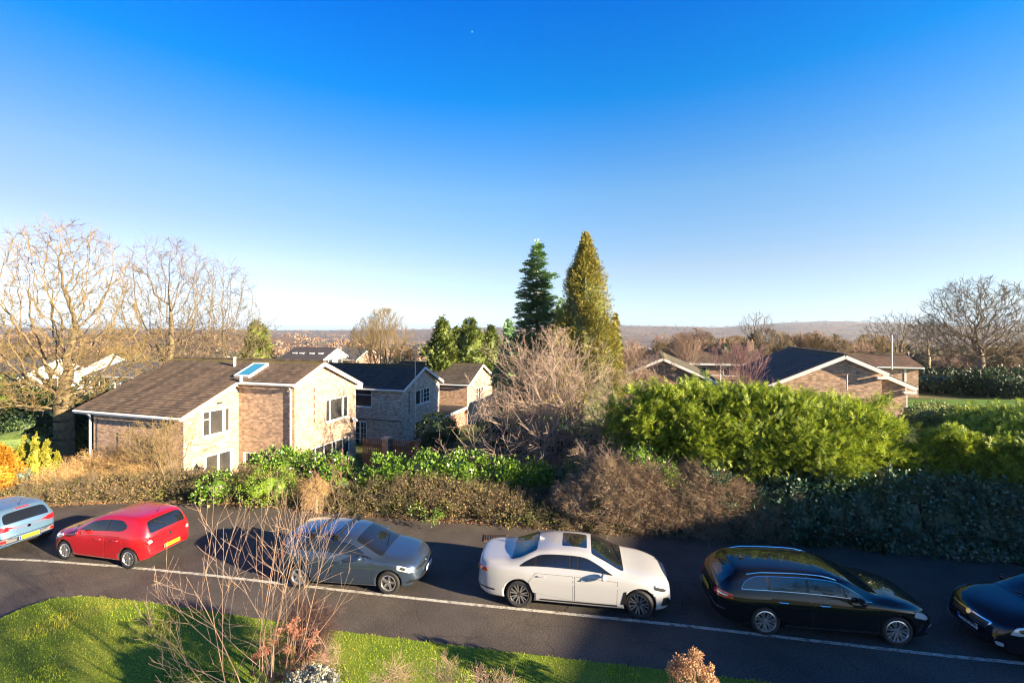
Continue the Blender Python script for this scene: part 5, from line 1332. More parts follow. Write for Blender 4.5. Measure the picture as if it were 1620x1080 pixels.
# -- black estate with silver rails
L = 4.93
est_spec = dict(BASE, L=L, W=1.855, ro=1.12, fo=.96, ox=(1.12 + L - .96) / 2, wr=.335, ar=.385, rim=.248, spokes=7, hatch=True, chrome=True, chrome_handles=True,
    top=[(0, .55), (.03, .72), (.08, .97), (.16, 1.08), (.5, 1.33), (.68, 1.39), (1.2, 1.435), (2.0, 1.458), (2.6, 1.43), (2.98, 1.35), (3.72, 1.03), (4.05, .975), (4.5, .89), (4.75, .79), (4.86, .68), (4.91, .56), (4.93, .45)],
    belt=[(0, .52), (.06, .80), (.3, .93), (1.2, .955), (2.6, .935), (3.6, .90), (4.3, .82), (4.7, .72), (4.93, .41)],
    low=[(0, .38), (.1, .27), (.5, .19), (4.4, .17), (4.8, .19), (4.93, .32)],
    plan=[(0, .72), (.1, .84), (.4, .95), (1.0, 1), (3.9, 1), (4.35, .97), (4.68, .89), (4.85, .78), (4.93, .66)],
    roofw=[(0, 0.620), (.15, .70), (.6, 0.723), (1.3, 0.723), (2.5, 0.734), (3.0, 0.768), (3.7, .77), (4.2, .80), (4.7, .74), (4.93, 0.600)],
    ws=(2.9, 3.70), rw=(.18, .52), pillars=(1.22, 2.08),
    dlo=[(.58, 6.5), (3.48, 6.42), (3.12, 7.25), (2.78, 7.72), (.98, 7.72), (.72, 7.3)],
    doors=[[(1.42, .45), (2.10, .30), (2.10, .89), (1.26, .90), (1.22, .75)], [(2.16, .30), (3.52, .30), (3.56, .86), (2.16, .89)]],
    handles=[(1.52, .83), (2.42, .82)], mirror=(3.18, .98), sill=(1.55, 3.45), sillmat=m_cblk,
    lamps=[('headlight', 'param', [(4.42, 5.1), (4.74, 5.0), (4.82, 6.15), (4.48, 6.15)], m_clear_l, .007),
           ('tail_light', 'side', [(.06, .78), (.42, .80), (.40, .90), (.10, .93)], m_red_l, .008), ('tail_light', 'rear', [(.48, .78), (.82, .79), (.80, .92), (.52, .92)], m_red_l, .010),
           ('reversing_light', 'side', [(.10, .845), (.30, .84), (.30, .862), (.10, .87)], m_clear_l, .012),
           ('fog_light', 'front', [(.55, .28), (.80, .30), (.76, .42), (.55, .40)], m_chrome, .008)],
    panels=[('grille', 'front', [(-.34, .30), (.34, .30), (.40, .70), (-.40, .70)], m_cblk, .008), ('bumper_trim', 'rear', [(-.80, .515), (.80, .515), (.80, .545), (-.80, .545)], m_chrome, .012)],
    plates=[('front', .45, 'FN08 UHD', m_plate_w, 0), ('rear', .74, 'FN08 UHD', m_plate_y, 0)], antenna=.9, fin=True)
m_black_paint = paint('black_car_paint', (.003, .004, .006), .0, .5, spec=.05)
c, ang, side = place((1211, 1001), (1413, 1017))
s_a, ac = car('black_estate_car', 'black estate car with silver roof rails and chrome window line parked in the shade', est_spec, m_black_paint, c + side * .79, ang)
rails(s_a, ac, m_chrome, .75, 2.75, r=8.05)

# -- black saloon at the right edge, nose to the left
L = 4.70
av_spec = dict(BASE, L=L, W=1.81, ro=1.05, fo=.95, ox=(1.05 + L - .95) / 2, wr=.33, ar=.38, rim=.225, spokes=10, twin=False, hatch=False, chrome=True, chrome_handles=True,
    top=[(0, .60), (.02, .76), (.05, 1.00), (.12, 1.05), (.6, 1.09), (.95, 1.16), (1.5, 1.40), (2.0, 1.475), (2.5, 1.46), (2.85, 1.36), (3.55, 1.04), (3.85, .985), (4.25, .90), (4.5, .81), (4.62, .70), (4.67, .58), (4.70, .46)],
    belt=[(0, .55), (.06, .86), (.3, .95), (1.0, .98), (2.4, .955), (3.5, .91), (4.2, .82), (4.5, .72), (4.70, .42)],
    low=[(0, .42), (.08, .30), (.5, .2), (4.2, .18), (4.6, .2), (4.70, .33)],
    plan=[(0, .66), (.08, .80), (.3, .90), (.8, .97), (1.4, 1), (3.7, 1), (4.15, .97), (4.45, .89), (4.62, .78), (4.70, .66)],
    roofw=[(0, 0.620), (.5, .74), (.9, .72), (1.5, 0.694), (2.4, 0.706), (2.9, 0.750), (3.5, .77), (4.0, .80), (4.5, .73), (4.70, 0.600)],
    ws=(2.78, 3.53), rw=(.85, 1.45), pillars=(1.45, 2.3),
    dlo=[(1.05, 6.5), (3.3, 6.42), (2.95, 7.25), (2.65, 7.72), (1.6, 7.74), (1.2, 7.2)],
    doors=[[(1.42, .46), (2.30, .32), (2.30, .90), (1.42, .91), (1.28, .72)], [(2.36, .32), (3.36, .32), (3.40, .86), (2.36, .90)]],
    handles=[(1.6, .84), (2.6, .83)], mirror=(3.05, .98),
    lamps=[('headlight', 'param', [(4.0, 5.5), (4.42, 4.75), (4.56, 5.3), (4.44, 6.3), (4.1, 6.35)], m_clear_l, .007), ('headlight_inner', 'param', [(4.25, 5.3), (4.40, 5.2), (4.44, 5.8), (4.27, 5.9)], m_lampd, .011),
           ('tail_light', 'side', [(.04, .80), (.36, .84), (.30, .93), (.06, .93)], m_red_l, .008),
           ('fog_light', 'front', [(.60, .29), (.70, .30), (.70, .38), (.60, .37)], m_clear_l, .008)],
    panels=[('grille_frame', 'front', [(-.42, .54), (.42, .54), (.50, .70), (-.50, .70)], m_chrome, .004), ('grille', 'front', [(-.40, .56), (.40, .56), (.46, .68), (-.46, .68)], m_cblk, .008), ('lower_grille', 'front', [(-.45, .22), (.45, .22), (.5, .33), (-.5, .33)], m_cblk, .006)],
    plates=[('front', .44, 'FN08 JXR', m_plate_w, 0), ('rear', .74, 'FN08 JXR', m_plate_y, 0)])
m_black2 = paint('dark_blue_black_paint', (.003, .005, .010), .0, .5, spec=.05)
g = G(1507, 1003); av_ang = math.pi + math.atan2(-.10, 1)
loc = Vector((0, 0, 0)); dirv = Vector((math.cos(av_ang), math.sin(av_ang), 0)); sidv = Vector((-dirv.y, dirv.x, 0))
AVX, AVY = 12.98, 10.48
s_v, vc = car('black_saloon_car', 'black saloon car cut off by the right edge, its chrome grille facing left', av_spec, m_black2, (AVX, AVY, 0), av_ang)
badge(s_v, vc, 'front', 0, .66, .065)
for z in (.595, .625, .65):
    patch2([(-.42, z), (.42, z), (.42, z + .006), (-.42, z + .006)], proj(s_v, 'front'), .06, .05, 'grille_bar', m_alloy_d, vc, off=.012)

# -- red hatchback
L = 4.0
corsa_spec = dict(BASE, L=L, W=1.74, ro=.66, fo=.83, ox=(.66 + L - .83) / 2, wr=.305, ar=.352, rim=.212, spokes=7, hatch=True,
    top=[(0, .52), (.02, .62), (.05, .90), (.12, 1.08), (.30, 1.36), (.42, 1.43), (.9, 1.482), (1.4, 1.488), (1.85, 1.455), (2.25, 1.35), (3.0, 1.00), (3.3, .945), (3.65, .86), (3.83, .76), (3.93, .65), (3.98, .54), (4.0, .44)],
    belt=[(0, .49), (.05, .80), (.2, .98), (.9, .985), (2.0, .93), (3.0, .87), (3.6, .77), (3.85, .65), (4.0, .40)],
    low=[(0, .36), (.1, .27), (.5, .2), (3.5, .18), (3.85, .2), (4.0, .33)],
    plan=[(0, .74), (.08, .85), (.3, .96), (.7, 1), (3.1, 1), (3.5, .96), (3.8, .86), (3.93, .75), (4.0, .62)],
    roofw=[(0, 0.620), (.1, .70), (.35, 0.712), (.9, 0.712), (1.7, 0.723), (2.2, 0.768), (3.0, .77), (3.4, .79), (3.75, .74), (4.0, .58)],
    ws=(2.18, 2.98), rw=(.10, .31), pillars=(1.52,),
    dlo=[(.80, 6.85), (1.0, 6.45), (2.78, 6.42), (2.45, 7.25), (2.15, 7.7), (1.1, 7.74), (.86, 7.3)],
    doors=[[(.92, .52), (1.50, .29), (1.50, .92), (.98, .93), (.84, .72)], [(1.56, .29), (2.66, .29), (2.70, .85), (1.56, .92)]],
    handles=[(1.12, .83), (1.78, .81)], mirror=(2.40, .97), rimmat=m_alloy, antenna=.55,
    lamps=[('headlight', 'param', [(3.22, 5.6), (3.72, 4.8), (3.88, 5.4), (3.6, 6.25), (3.3, 6.3)], m_clear_l, .007),
           ('tail_light', 'side', [(.02, .70), (.16, .68), (.36, .86), (.34, .92), (.06, .93)], m_red_l, .008), ('tail_light', 'rear', [(.50, .74), (.64, .68), (.78, .72), (.80, .90), (.60, .93)], m_red_l, .010),
           ('reversing_light', 'rear', [(.54, .76), (.64, .72), (.68, .80), (.60, .85)], m_clear_l, .014)],
    panels=[('grille', 'front', [(-.4, .54), (.4, .54), (.45, .62), (-.45, .62)], m_cblk, .008), ('brake_light', 'param', [(.33, 10.3), (.36, 10.3), (.36, 11.7), (.33, 11.7)], m_red_l, .010), ('tailgate_handle', 'rear', [(-.22, .66), (.22, .66), (.22, .70), (-.22, .70)], mat('tailgate_trim', (.30, .01, .02), .3), .012)],
    plates=[('front', .42, 'YN07 FLX', m_plate_w, 0), ('rear', .52, 'YN07 FLX', m_plate_y, 0)])
m_red_paint = paint('red_car_paint', (.46, .010, .018), .35, .28)
a, b = G(209, 894.5), G(105, 886); c = (a + b) / 2; HC = math.pi - R(12.5)
sd_ = Vector((-math.sin(HC), math.cos(HC), 0))
s_c, cc = car('red_hatchback_car', 'red hatchback car with a yellow rear plate, second from the left of the row', corsa_spec, m_red_paint, c - sd_ * .74, HC)
badge(s_c, cc, 'rear', 0, .82, .055)
mb = MB()
for k in range(3):
    mb = MB()
p = s_c.S(.12, 11); mb = MB(); mb.beam(p + Vector((-.03, .02, .03)), s_c.S(.24, 9.6) + Vector((-.02, 0, .03)), .016, .014); mb.build('rear_wiper', m_cblk, cc)

# -- pale blue hatchback at the left edge
blue_spec = dict(corsa_spec, L=4.0, W=1.73,
    top=[(0, .54), (.02, .64), (.06, .94), (.14, 1.08), (.34, 1.33), (.46, 1.41), (.9, 1.462), (1.5, 1.47), (1.95, 1.43), (2.35, 1.32), (3.1, .98), (3.4, .925), (3.75, .84), (3.9, .72), (3.97, .58), (4.0, .44)],
    lamps=[('headlight', 'param', [(3.3, 5.6), (3.72, 4.8), (3.88, 5.4), (3.6, 6.2), (3.3, 6.2)], m_clear_l, .007),
           ('tail_light', 'side', [(.03, .80), (.24, .80), (.30, .93), (.10, .94)], m_red_l, .008), ('tail_light', 'rear', [(.46, .80), (.62, .78), (.80, .82), (.80, .92), (.55, .93)], m_red_l, .010),
           ('fog_light', 'rear', [(.56, .44), (.68, .44), (.68, .53), (.56, .53)], m_red_l, .016), ('lamp_panel', 'rear', [(.30, .42), (.70, .42), (.70, .55), (.30, .55)], mat('grey_bumper_panel', (.12, .12, .12), .6), .006)],
    panels=[('bumper_trim', 'rear', [(-.72, .38), (.72, .38), (.72, .60), (-.72, .60)], mat('blue_black_trim', (.02, .03, .05), .35), .003), ('brake_light', 'param', [(.37, 10.3), (.40, 10.3), (.40, 11.7), (.37, 11.7)], m_red_l, .010)],
    plates=[('rear', .48, 'YF64 JVG', m_plate_y, 0)], plate_off=.03)
m_blue_paint = paint('pale_blue_car_paint', (.12, .22, .34), .5, .28)
HB = math.pi - R(16)
s_b, bc = car('pale_blue_hatchback_car', 'pale metallic blue hatchback cut off by the left edge of the picture', blue_spec, m_blue_paint, (-17.81, 15.6, 0), HB)
badge(s_b, bc, 'rear', 0, .80, .05)
# ---------------------------------------------------------------- planting
def bush(name, label, cat, loc, ells, mleaf, nclump, per, cr, size, seed, group=None, proto=None, up=.35, jit=.6, zmin=None, core=.6, flat=None, lo=.82, hi=1.08, stem=True, face=None, elong=1.0, mcore=None):
    rg = np.random.default_rng(seed); t = empty(name, label, cat, loc, 0, group)
    parts = [leafy(ells, nclump, per, cr, size, rg, lo=lo, hi=hi, zmin=zmin, proto=proto, up=up, jit=jit, flat=flat, face=face, elong=elong)]
    if core and not mcore: parts.append(core_mesh(ells, core, 2, seed))
    o = link('foliage', np_mesh('foliage', *join_np(parts), mleaf), t)
    if stem:
        mb = MB()
        for e in ells[:3]: mb.tube([(e[0] * .9, e[1], -.3), (e[0], e[1], max(.2, e[2] - e[5] * .2))], [.06, .03], 6)
        mb.build('stem', M['bark'], t)
    return t
ml_laurel = leaf_mat('laurel_leaf', [(.035, .085, .010), (.09, .19, .018), (.17, .27, .03), (.06, .13, .015)], rough=.32, trans=.2, spec=.6)
ml_conif = leaf_mat('conifer_hedge_leaf', [(.04, .095, .014), (.17, .26, .024), (.40, .45, .035), (.09, .165, .018)], rough=.6, trans=.35)
ml_dark = leaf_mat('dark_evergreen_leaf', [(.012, .035, .018), (.03, .06, .025), (.05, .085, .03)], rough=.5, trans=.15)
ml_yewy = leaf_mat('yellow_green_leaf', [(.03, .06, .015), (.09, .13, .02), (.18, .20, .03)], rough=.6, trans=.2)
ml_cypress = leaf_mat('cypress_leaf', [(.06, .09, .022), (.20, .18, .03), (.38, .30, .045), (.12, .15, .03)], rough=.7, trans=.15)
ml_fir = leaf_mat('fir_leaf', [(.10, .21, .11), (.19, .34, .15), (.28, .42, .16)], rough=.6, trans=.12)
ml_gold = leaf_mat('golden_conifer_leaf', [(.20, .20, .02), (.36, .32, .03), (.12, .17, .025)], rough=.6, trans=.25)
ml_orange = leaf_mat('amber_conifer_leaf', [(.42, .18, .015), (.52, .25, .02), (.30, .15, .02)], rough=.6, trans=.25)
ml_bramble = leaf_mat('bramble_leaf', [(.10, .065, .03), (.20, .13, .06), (.30, .20, .10), (.11, .12, .03), (.06, .05, .025)], rough=.8, trans=.15, patch=(.10, .12, .025), pscale=.35)
ml_ivy = leaf_mat('ivy_leaf', [(.012, .045, .018), (.025, .085, .03), (.05, .12, .04)], rough=.35, trans=.15, spec=.6)
ml_cot = leaf_mat('cotoneaster_leaf', [(.018, .055, .035), (.045, .11, .06), (.085, .16, .085)], rough=.4, trans=.12, spec=.6)
ml_dead = leaf_mat('dead_growth', [(.18, .12, .08), (.34, .24, .155), (.46, .35, .24), (.13, .12, .05)], rough=.9, trans=.1)
ml_straw = leaf_mat('straw_twig', [(.40, .27, .11), (.55, .38, .17), (.28, .17, .09)], rough=.9, trans=.1)
TWIG_V = [(-.012, 0, 0), (.012, 0, 0), (.05, .03, .55), (.03, .03, .55), (-.06, -.05, 1.0), (-.075, -.05, 1.0)]
def twig_proto(seed, n=5, w=.012):
    r = random.Random(seed); V = []; Fs = []
    def seg(p, q, w0, w1):
        p = Vector(p); q = Vector(q); d = (q - p).normalized()
        for a in (Vector((1, .2, 0)), Vector((-.2, 1, 0))):
            s_ = d.cross(a).normalized(); i = len(V); V.extend([p - s_ * w0, p + s_ * w0, q + s_ * w1, q - s_ * w1]); Fs.append((i, i + 1, i + 2, i + 3))
    p = Vector((0, 0, 0)); d = Vector((0, 0, 1)); pts = [p]
    for k in range(3): d = (d + Vector((r.gauss(0, .25), r.gauss(0, .25), 0))).normalized(); p = p + d / 3; pts.append(p)
    for k in range(3): seg(pts[k], pts[k + 1], w * (1 - k * .25), w * (1 - (k + 1) * .25))
    for k in range(n):
        b = pts[r.randint(0, 2)].lerp(pts[3], r.random() * .5); e = b + Vector((r.gauss(0, .25), r.gauss(0, .25), r.uniform(.1, .45))); seg(b, e, w * .6, w * .35)
    return np.array([v[:] for v in V]), Fs
TW = twig_proto(3)

FROND_N = frond(5, .085, seed=5)
# -- bramble bank along the road (brown clipped band), several mounds
def bank(name, label, cat, px0, px1, top_px, depth, mleaf, seed, dens, size, twigs=0, mtw=None, group=None, hk=1.0, proto=None, per=10):
    """low bank of growth following the road edge from px0 to px1 (photo columns), top_px: its crest rows"""
    x0 = G(px0, np.interp(px0, [0, 300, 600, 935, 1180, 1400, 1620], [797, 793, 815, 838, 852, 873, 893])).x; x1 = G(px1, np.interp(px1, [0, 300, 600, 935, 1180, 1400, 1620], [797, 793, 815, 838, 852, 873, 893])).x
    ells = []; n = max(2, int((x1 - x0) / 1.0)); r = random.Random(seed)
    cx = (x0 + x1) / 2; cy = float(edge_y(cx))
    for i in range(n + 1):
        x = x0 + (x1 - x0) * i / n; y = float(edge_y(x)) + depth * .5
        px = 810 + x / y * F; tp = np.interp(px, [p[0] for p in top_px], [p[1] for p in top_px])
        yt = y + depth * .2; z = EYE - (tp - 522) * yt / F
        gb = gzf(x, y); h = max(.35, z - gb)
        ells.append((x - cx, y - cy, gb + h * .30 , .95 * r.uniform(.9, 1.15), depth * .56 * r.uniform(.93, 1.08), h * .70 * r.uniform(.94, 1.04)))
    rg = np.random.default_rng(seed); t = empty(name, label, cat, (cx, cy, 0), 0, group)
    area = (x1 - x0) * (depth + 1.2)
    zf_ = lambda X, Y: np.maximum(gz(X + cx, Y + cy) - .05, -.05)
    fr = lambda p, nn: (nn[:, 1] < .75)
    parts = [leafy(ells, int(area * dens), per, .22, size, rg, lo=.76, hi=1.06, zmin=zf_, up=.3, jit=.8, proto=proto, face=fr), core_mesh(ells, .74, 3, seed)]
    link('foliage', np_mesh('foliage', *join_np(parts), mleaf), t)
    if twigs:
        V, Fq = leafy(ells, int(area * twigs), 3, .2, .42, rg, lo=.86, hi=1.0, zmin=zf_, proto=TW, up=.5, jit=.7, face=fr)
        link('twigs', np_mesh('twigs', V, Fq, mtw or m_twig_b), t)
    return t
crest = [(-300, 800), (-120, 782), (0, 800), (60, 782), (110, 762), (200, 752), (300, 752), (360, 748), (400, 738), (440, 745), (500, 762), (560, 775), (600, 762), (680, 755), (760, 768), (840, 785), (900, 800), (960, 806)]
bank('bramble_bank', 'brown bramble bank behind the red car, below the catslide roof house', 'bramble', 20, 300, crest, 1.9, ml_bramble, 11, 60, .085, 22, m_twig_b, 'bramble banks along the far kerb')
bank('bramble_bank', 'brown and green bramble bank behind the bare shrub, left of the laurels', 'bramble', 300, 560, crest, 1.9, ml_bramble, 12, 60, .085, 16, m_twig_b, 'bramble banks along the far kerb')
bank('bramble_bank', 'long brown bramble mound below the laurel hedge, behind the grey car', 'bramble', 560, 940, crest, 2.1, ml_bramble, 13, 60, .08, 22, m_twig_b, 'bramble banks along the far kerb')
bank('bramble_bank', 'bramble bank at the far left edge behind the pale blue car', 'bramble', -300, 20, crest, 1.6, ml_bramble, 14, 30, .10, 10, m_twig_b, 'bramble banks along the far kerb')
def gbush(label, px, py, D, rx, rz, m_, seed, name='shrub', cat='shrub', n=None, size=.10, group=None, **k):
    """round-ish bush whose centre shows at px, py"""
    p = P(px, py, D); z0 = gzf(p.x, D); h = p.z - z0
    rr = random.Random(seed); E = [(0, 0, h, rx, rx * .9, rz)]
    for j in range(4): a = rr.random() * 6.28; E.append((math.cos(a) * rx * .5, math.sin(a) * rx * .5, h - rr.random() * rz * .4, rx * .62, rx * .62, rz * .75))
    n = n or int(260 * rx * rz)
    return bush(name, label, cat, (p.x, D, z0), E, m_, n, k.pop('per', 10), k.pop('cr', .16), size, seed, group, **k)
gbush('yellow-green low laurel clump rising from the bramble bank left of centre', 345, 770, 18.9, .75, .55, ml_laurel, 21, core=.5)
gbush('bright green clump in the bramble bank right of the low laurel clump', 425, 768, 18.9, 1.0, .75, leaf_mat('bright_privet', [(.16, .26, .02), (.10, .18, .02), (.24, .32, .03)], trans=.25), 22, size=.055, per=18, core=.5)
gbush('straw coloured dry shrub poking out of the bramble bank behind the grey car', 497, 778, 18.2, .32, .42, ml_straw, 23, size=.3, proto=TW, core=None, n=60, per=6)
gbush('bright green ivy patch on the front of the long bramble mound', 690, 808, 16.9, .55, .22, ml_laurel, 24, size=.07, stem=False, core=None)
gbush('small bright green ivy patch on the bramble mound left of the first ivy patch', 655, 802, 17.2, .28, .16, ml_laurel, 25, size=.06, stem=False, core=None)
# -- laurel hedge: a row of laurels
L_sp = [(442, 742, 21.0, 1.25, .85), (520, 750, 20.6, 1.0, .82), (542, 768, 19.8, .7, .6), (612, 750, 20.2, 1.0, .80), (672, 748, 20.2, 1.0, .80), (735, 747, 20.0, 1.05, .84), (798, 750, 19.8, .8, .62), (845, 752, 19.8, .75, .5)]
L_lab = ['leftmost laurel of the hedge, in front of the sunlit gable patio windows', 'laurel of the hedge below the gable corner, second from the left', 'lower darker laurel with red bare stems beside it', 'laurel in front of the slatted brown fence', 'laurel of the hedge below the second brick pier', 'tallest laurel of the hedge below the dark round bush', 'laurel just left of the weathered log fence', 'rightmost thin laurel above the weathered log fence']
for i, (px, py, D, rx, rz) in enumerate(L_sp):
    gbush(L_lab[i], px, py, D, rx, rz, ml_laurel, 30 + i, name='laurel', cat='laurel', size=.135, n=int(210 * rx), per=12, cr=.2, group='laurels of the hedge', up=.5)
gbush('round dark evergreen bush in shade beside the second house', 690, 680, 27.0, 1.12, .98, ml_dark, 40, name='round_bush', cat='bush', size=.10, n=420)
gbush('dark ivy-covered shrub between the laurels and the dead brush', 925, 756, 18.8, .95, .70, ml_ivy, 41, size=.09)

# -- tall conifer hedge: yew-green sprays
def cluster(px_list, seed, dscale=1.0):
    """ellipsoids from (px, py, D, rx, ry, rz)"""
    c0 = P(px_list[0][0], px_list[0][1], px_list[0][2]); E = []
    for px, py, D, rx, ry, rz in px_list:
        p = P(px, py, D); E.append((p.x - c0.x, p.y - c0.y, p.z, rx, ry, rz))
    return (c0.x, c0.y, 0), E
def spray_hedge(name, label, cat, pl, m_, seed, n, per, size, group=None, cr=.32, proto=FROND, core=.82, up=.25, zmin=None, jit=.55, flat=.5, lo=.84, hi=1.1, elong=1.0):
    loc, E = cluster(pl, seed); rg = np.random.default_rng(seed); t = empty(name, label, cat, loc, 0, group)
    parts = [leafy(E, n, per, cr, size, rg, lo=lo, hi=hi, zmin=zmin, proto=proto, up=up, jit=jit, flat=flat, elong=elong)]
    parts.append(leafy(E, n // 5, 8, cr * .6, size * 1.5, rg, lo=.95, hi=1.14, zmin=2.5, proto=proto, up=1.5, jit=.4, flat=flat))   # long shoots on top
    if core: parts.append(core_mesh(E, core, 3, seed))
    link('foliage', np_mesh('foliage', *join_np(parts), m_), t)
    mb = MB()
    for e in E[:4]: mb.tube([(e[0], e[1], -.4), (e[0], e[1], max(.3, e[2]))], [.12, .06], 7)
    mb.build('trunk', M['bark'], t); return t
spray_hedge('conifer_hedge', 'tall bright yellow-green conifer hedge hiding the bungalows', 'hedge',
    [(1040, 682, 20.0, 2.0, 1.7, 1.6), (1110, 682, 19.6, 2.1, 1.9, 1.75), (1180, 698, 19.2, 2.2, 2.1, 1.75), (1250, 704, 18.8, 2.2, 2.3, 1.85), (1310, 712, 18.6, 2.1, 2.2, 1.8), (1340, 694, 18.8, 1.35, 1.6, 1.3), (1015, 650, 19.6, .8, .9, .95), (1075, 640, 19.2, .9, .9, .75), (1160, 640, 19.0, .9, .9, .7), (1225, 652, 18.6, .8, .9, .7), (1372, 672, 18.6, .7, .8, .95), (1110, 700, 18.0, .9, .8, .6), (1200, 708, 17.5, .9, .8, .6), (1280, 700, 17.0, 1.0, .8, .6), (1290, 735, 17.9, 1.9, 1.8, 1.3)], ml_conif, 51, 800, 62, .28, zmin=.2, cr=.55, core=.58, lo=.76, proto=FROND_N, elong=.45)
spray_hedge('conifer_shrub', 'dark spreading yew at the right edge with yellow-tipped shoots', 'conifer',
    [(1545, 765, 17.6, 2.2, 1.9, 1.7), (1610, 755, 17.2, 2.3, 1.9, 1.95), (1470, 782, 18.2, 1.6, 1.7, 1.35), (1690, 750, 16.8, 2.4, 1.8, 2.0), (1570, 702, 18.6, 1.1, 1.2, 1.1)], leaf_mat('yew_leaf', [(.05, .12, .03), (.20, .29, .035), (.50, .55, .055), (.10, .19, .03)], rough=.6, trans=.2), 52, 800, 40, .27, zmin=.2, core=.66, lo=.78, cr=.48, proto=FROND_N, elong=.45)
for i_, (px_, py_, D_, rx_, rz_, lab_) in enumerate([(1455, 728, 17.0, .6, .35, 'yellow-tipped conifer shoots poking out between the bright hedge and the dark yew'), (1590, 722, 16.0, .8, .5, 'sunlit yellow-green conifer shoots low at the right edge'), (1510, 700, 16.8, .6, .4, 'yellow-green conifer shoots halfway up the dark yew')]):
    gbush(lab_, px_, py_, D_, rx_, rz_, ml_conif, 280 + i_, size=.3, proto=FROND_N, n=90, per=9, cr=.16, core=None, stem=False, up=.2, flat=.5)
m_cot = bank('cotoneaster_bank', 'dark shaded evergreen bank overhanging the road behind the black estate car', 'shrub bank', 1170, 1760, [(1100, 800), (1180, 765), (1260, 748), (1400, 745), (1500, 752), (1620, 765), (1900, 790)], 2.3, ml_cot, 53, 60, .12, 6, m_twig_b)
db = bank('dead_brush', 'dead pinkish-brown brush and old bramble stems left of the conifer hedge', 'brush', 930, 1225, [(900, 780), (935, 752), (960, 722), (985, 745), (1020, 722), (1060, 748), (1090, 730), (1130, 762), (1160, 750), (1190, 782), (1225, 775)], 2.2, ml_dead, 54, 60, .36, 60, ml_dead, per=8, proto=TW)
for i_, (px_, py_, D_, lab_) in enumerate([(950, 800, 16.9, 'dark ivy patch at the left foot of the dead brush'), (1050, 745, 17.0, 'green ivy cushion high in the middle of the dead brush'), (1150, 800, 16.2, 'dark ivy patch at the right foot of the dead brush'), (1130, 752, 16.8, 'green ivy tuft near the right crest of the dead brush')]):
    gbush(lab_, px_, py_, D_, .5, .4, ml_ivy if i_ != 1 else ml_laurel, 260 + i_, size=.09, stem=False, core=.5)
gbush('green ivy cushion growing in the dead brush', 1085, 782, 16.6, .45, .45, ml_ivy, 55, size=.09)
gbush('yellow-green shoots at the top of the dead brush', 1010, 722, 17.6, .5, .4, ml_laurel, 56, size=.08)
# nettly skirt of low leaves at the shaded kerb
def skirt(label, px0, px1, m_, seed, n, size, hh):
    a, b = G(px0, np.interp(px0, [935, 1180, 1400, 1620], [838, 852, 873, 893])), G(px1, np.interp(px1, [935, 1180, 1400, 1620], [838, 852, 873, 893])); rg = np.random.default_rng(seed)
    x = rg.uniform(a.x, b.x, n); y = edge_y(x) + rg.uniform(-.12, .5, n) + .12 * np.sin(x * 3); z = rg.uniform(0.02, hh, n) * (.4 + .6 * (np.sin(x * 2.3) * .5 + .5))
    pos = np.stack([x, y, z], 1); d = rg.normal(size=(n, 3)) * .6 + np.array([0, -.4, .8])
    o = link('ground_ivy', np_mesh('ground_ivy', *scatter(LEAF_V, LEAF_F, pos, d, size * rg.uniform(.6, 1.3, n), rg), m_)); tag(o, label, 'ivy', kind='stuff'); return o
skirt('ivy creeping along the shaded far kerb below the dead brush', 935, 1400, ml_ivy, 57, 5200, .11, .30)
skirt('variegated ivy spilling on the kerb at the right edge', 1400, 1800, leaf_mat('variegated_ivy', [(.03, .10, .05), (.08, .20, .10), (.30, .36, .30)], rough=.35, trans=.15, spec=.6), 58, 5200, .13, .55)
# leaf litter along the far kerb
rg = np.random.default_rng(60); n = 9000; x = rg.uniform(-24, 8, n); y = edge_y(x) + .1 - np.abs(rg.normal(size=n)) * .16
o = link('fallen_leaves', np_mesh('fallen_leaves', *scatter(LEAF_V, LEAF_F, np.stack([x, y, np.full(n, .012)], 1), rg.normal(size=(n, 3)) * [1, 1, .15], .07 * rg.uniform(.5, 1.2, n), rg), leaf_mat('fallen_leaf', [(.22, .10, .04), (.30, .17, .08), (.12, .07, .04)], rough=.9, trans=0))); tag(o, 'brown fallen leaves gathered along the far kerb', 'leaves', kind='stuff')
# -- pale shrub clumps right of the bungalow
gbush('light green rounded shrub beside the right corner of the large bungalow', 1478, 662, 24, 1.3, .75, leaf_mat('pale_shrub', [(.12, .16, .04), (.22, .26, .08), (.30, .32, .10)], trans=.2), 61, size=.10, n=420)
gbush('light green shrub just right of the rounded one below the far lawn', 1530, 664, 22.5, 1.0, .6, leaf_mat('pale_shrub_b', [(.10, .15, .03), (.18, .24, .05), (.26, .30, .09)], trans=.2), 62, size=.10, n=340)
# far hedges and lawn at the right
for i, (px, py, D, rx, rz, mm_, lab) in enumerate([(1490, 605, 48, 5.0, 1.2, ml_dark, 'dark hedge behind the far lawn, left of the big bare tree trunk'), (1590, 606, 44, 3.6, 1.2, ml_dark, 'dark hedge right of the big bare tree trunk')]):
    gbush(lab, px, py, D, rx, rz, mm_, 63 + i, name='hedge', cat='hedge', size=.28, n=700, per=7, cr=.5, stem=False)
for D0, D1, zz in ((33, 41, .03),):
    V = [(P(1400, 600, D0).x, D0, gzf(28, D0) + .06), (P(1700, 600, D0).x, D0, gzf(40, D0) + .06), (P(1700, 600, D1).x, D1, gzf(50, D1) + .06), (P(1400, 600, D1).x, D1, gzf(33, D1) + .06)]
    o = link('far_lawn', np_mesh('far_lawn', V, [(0, 1, 2, 3)], ground_mat('far_lawn_grass', [(.3, (.04, .10, .012)), (.7, (.10, .19, .02))], .6, fscale=20))); tag(o, kind='structure')

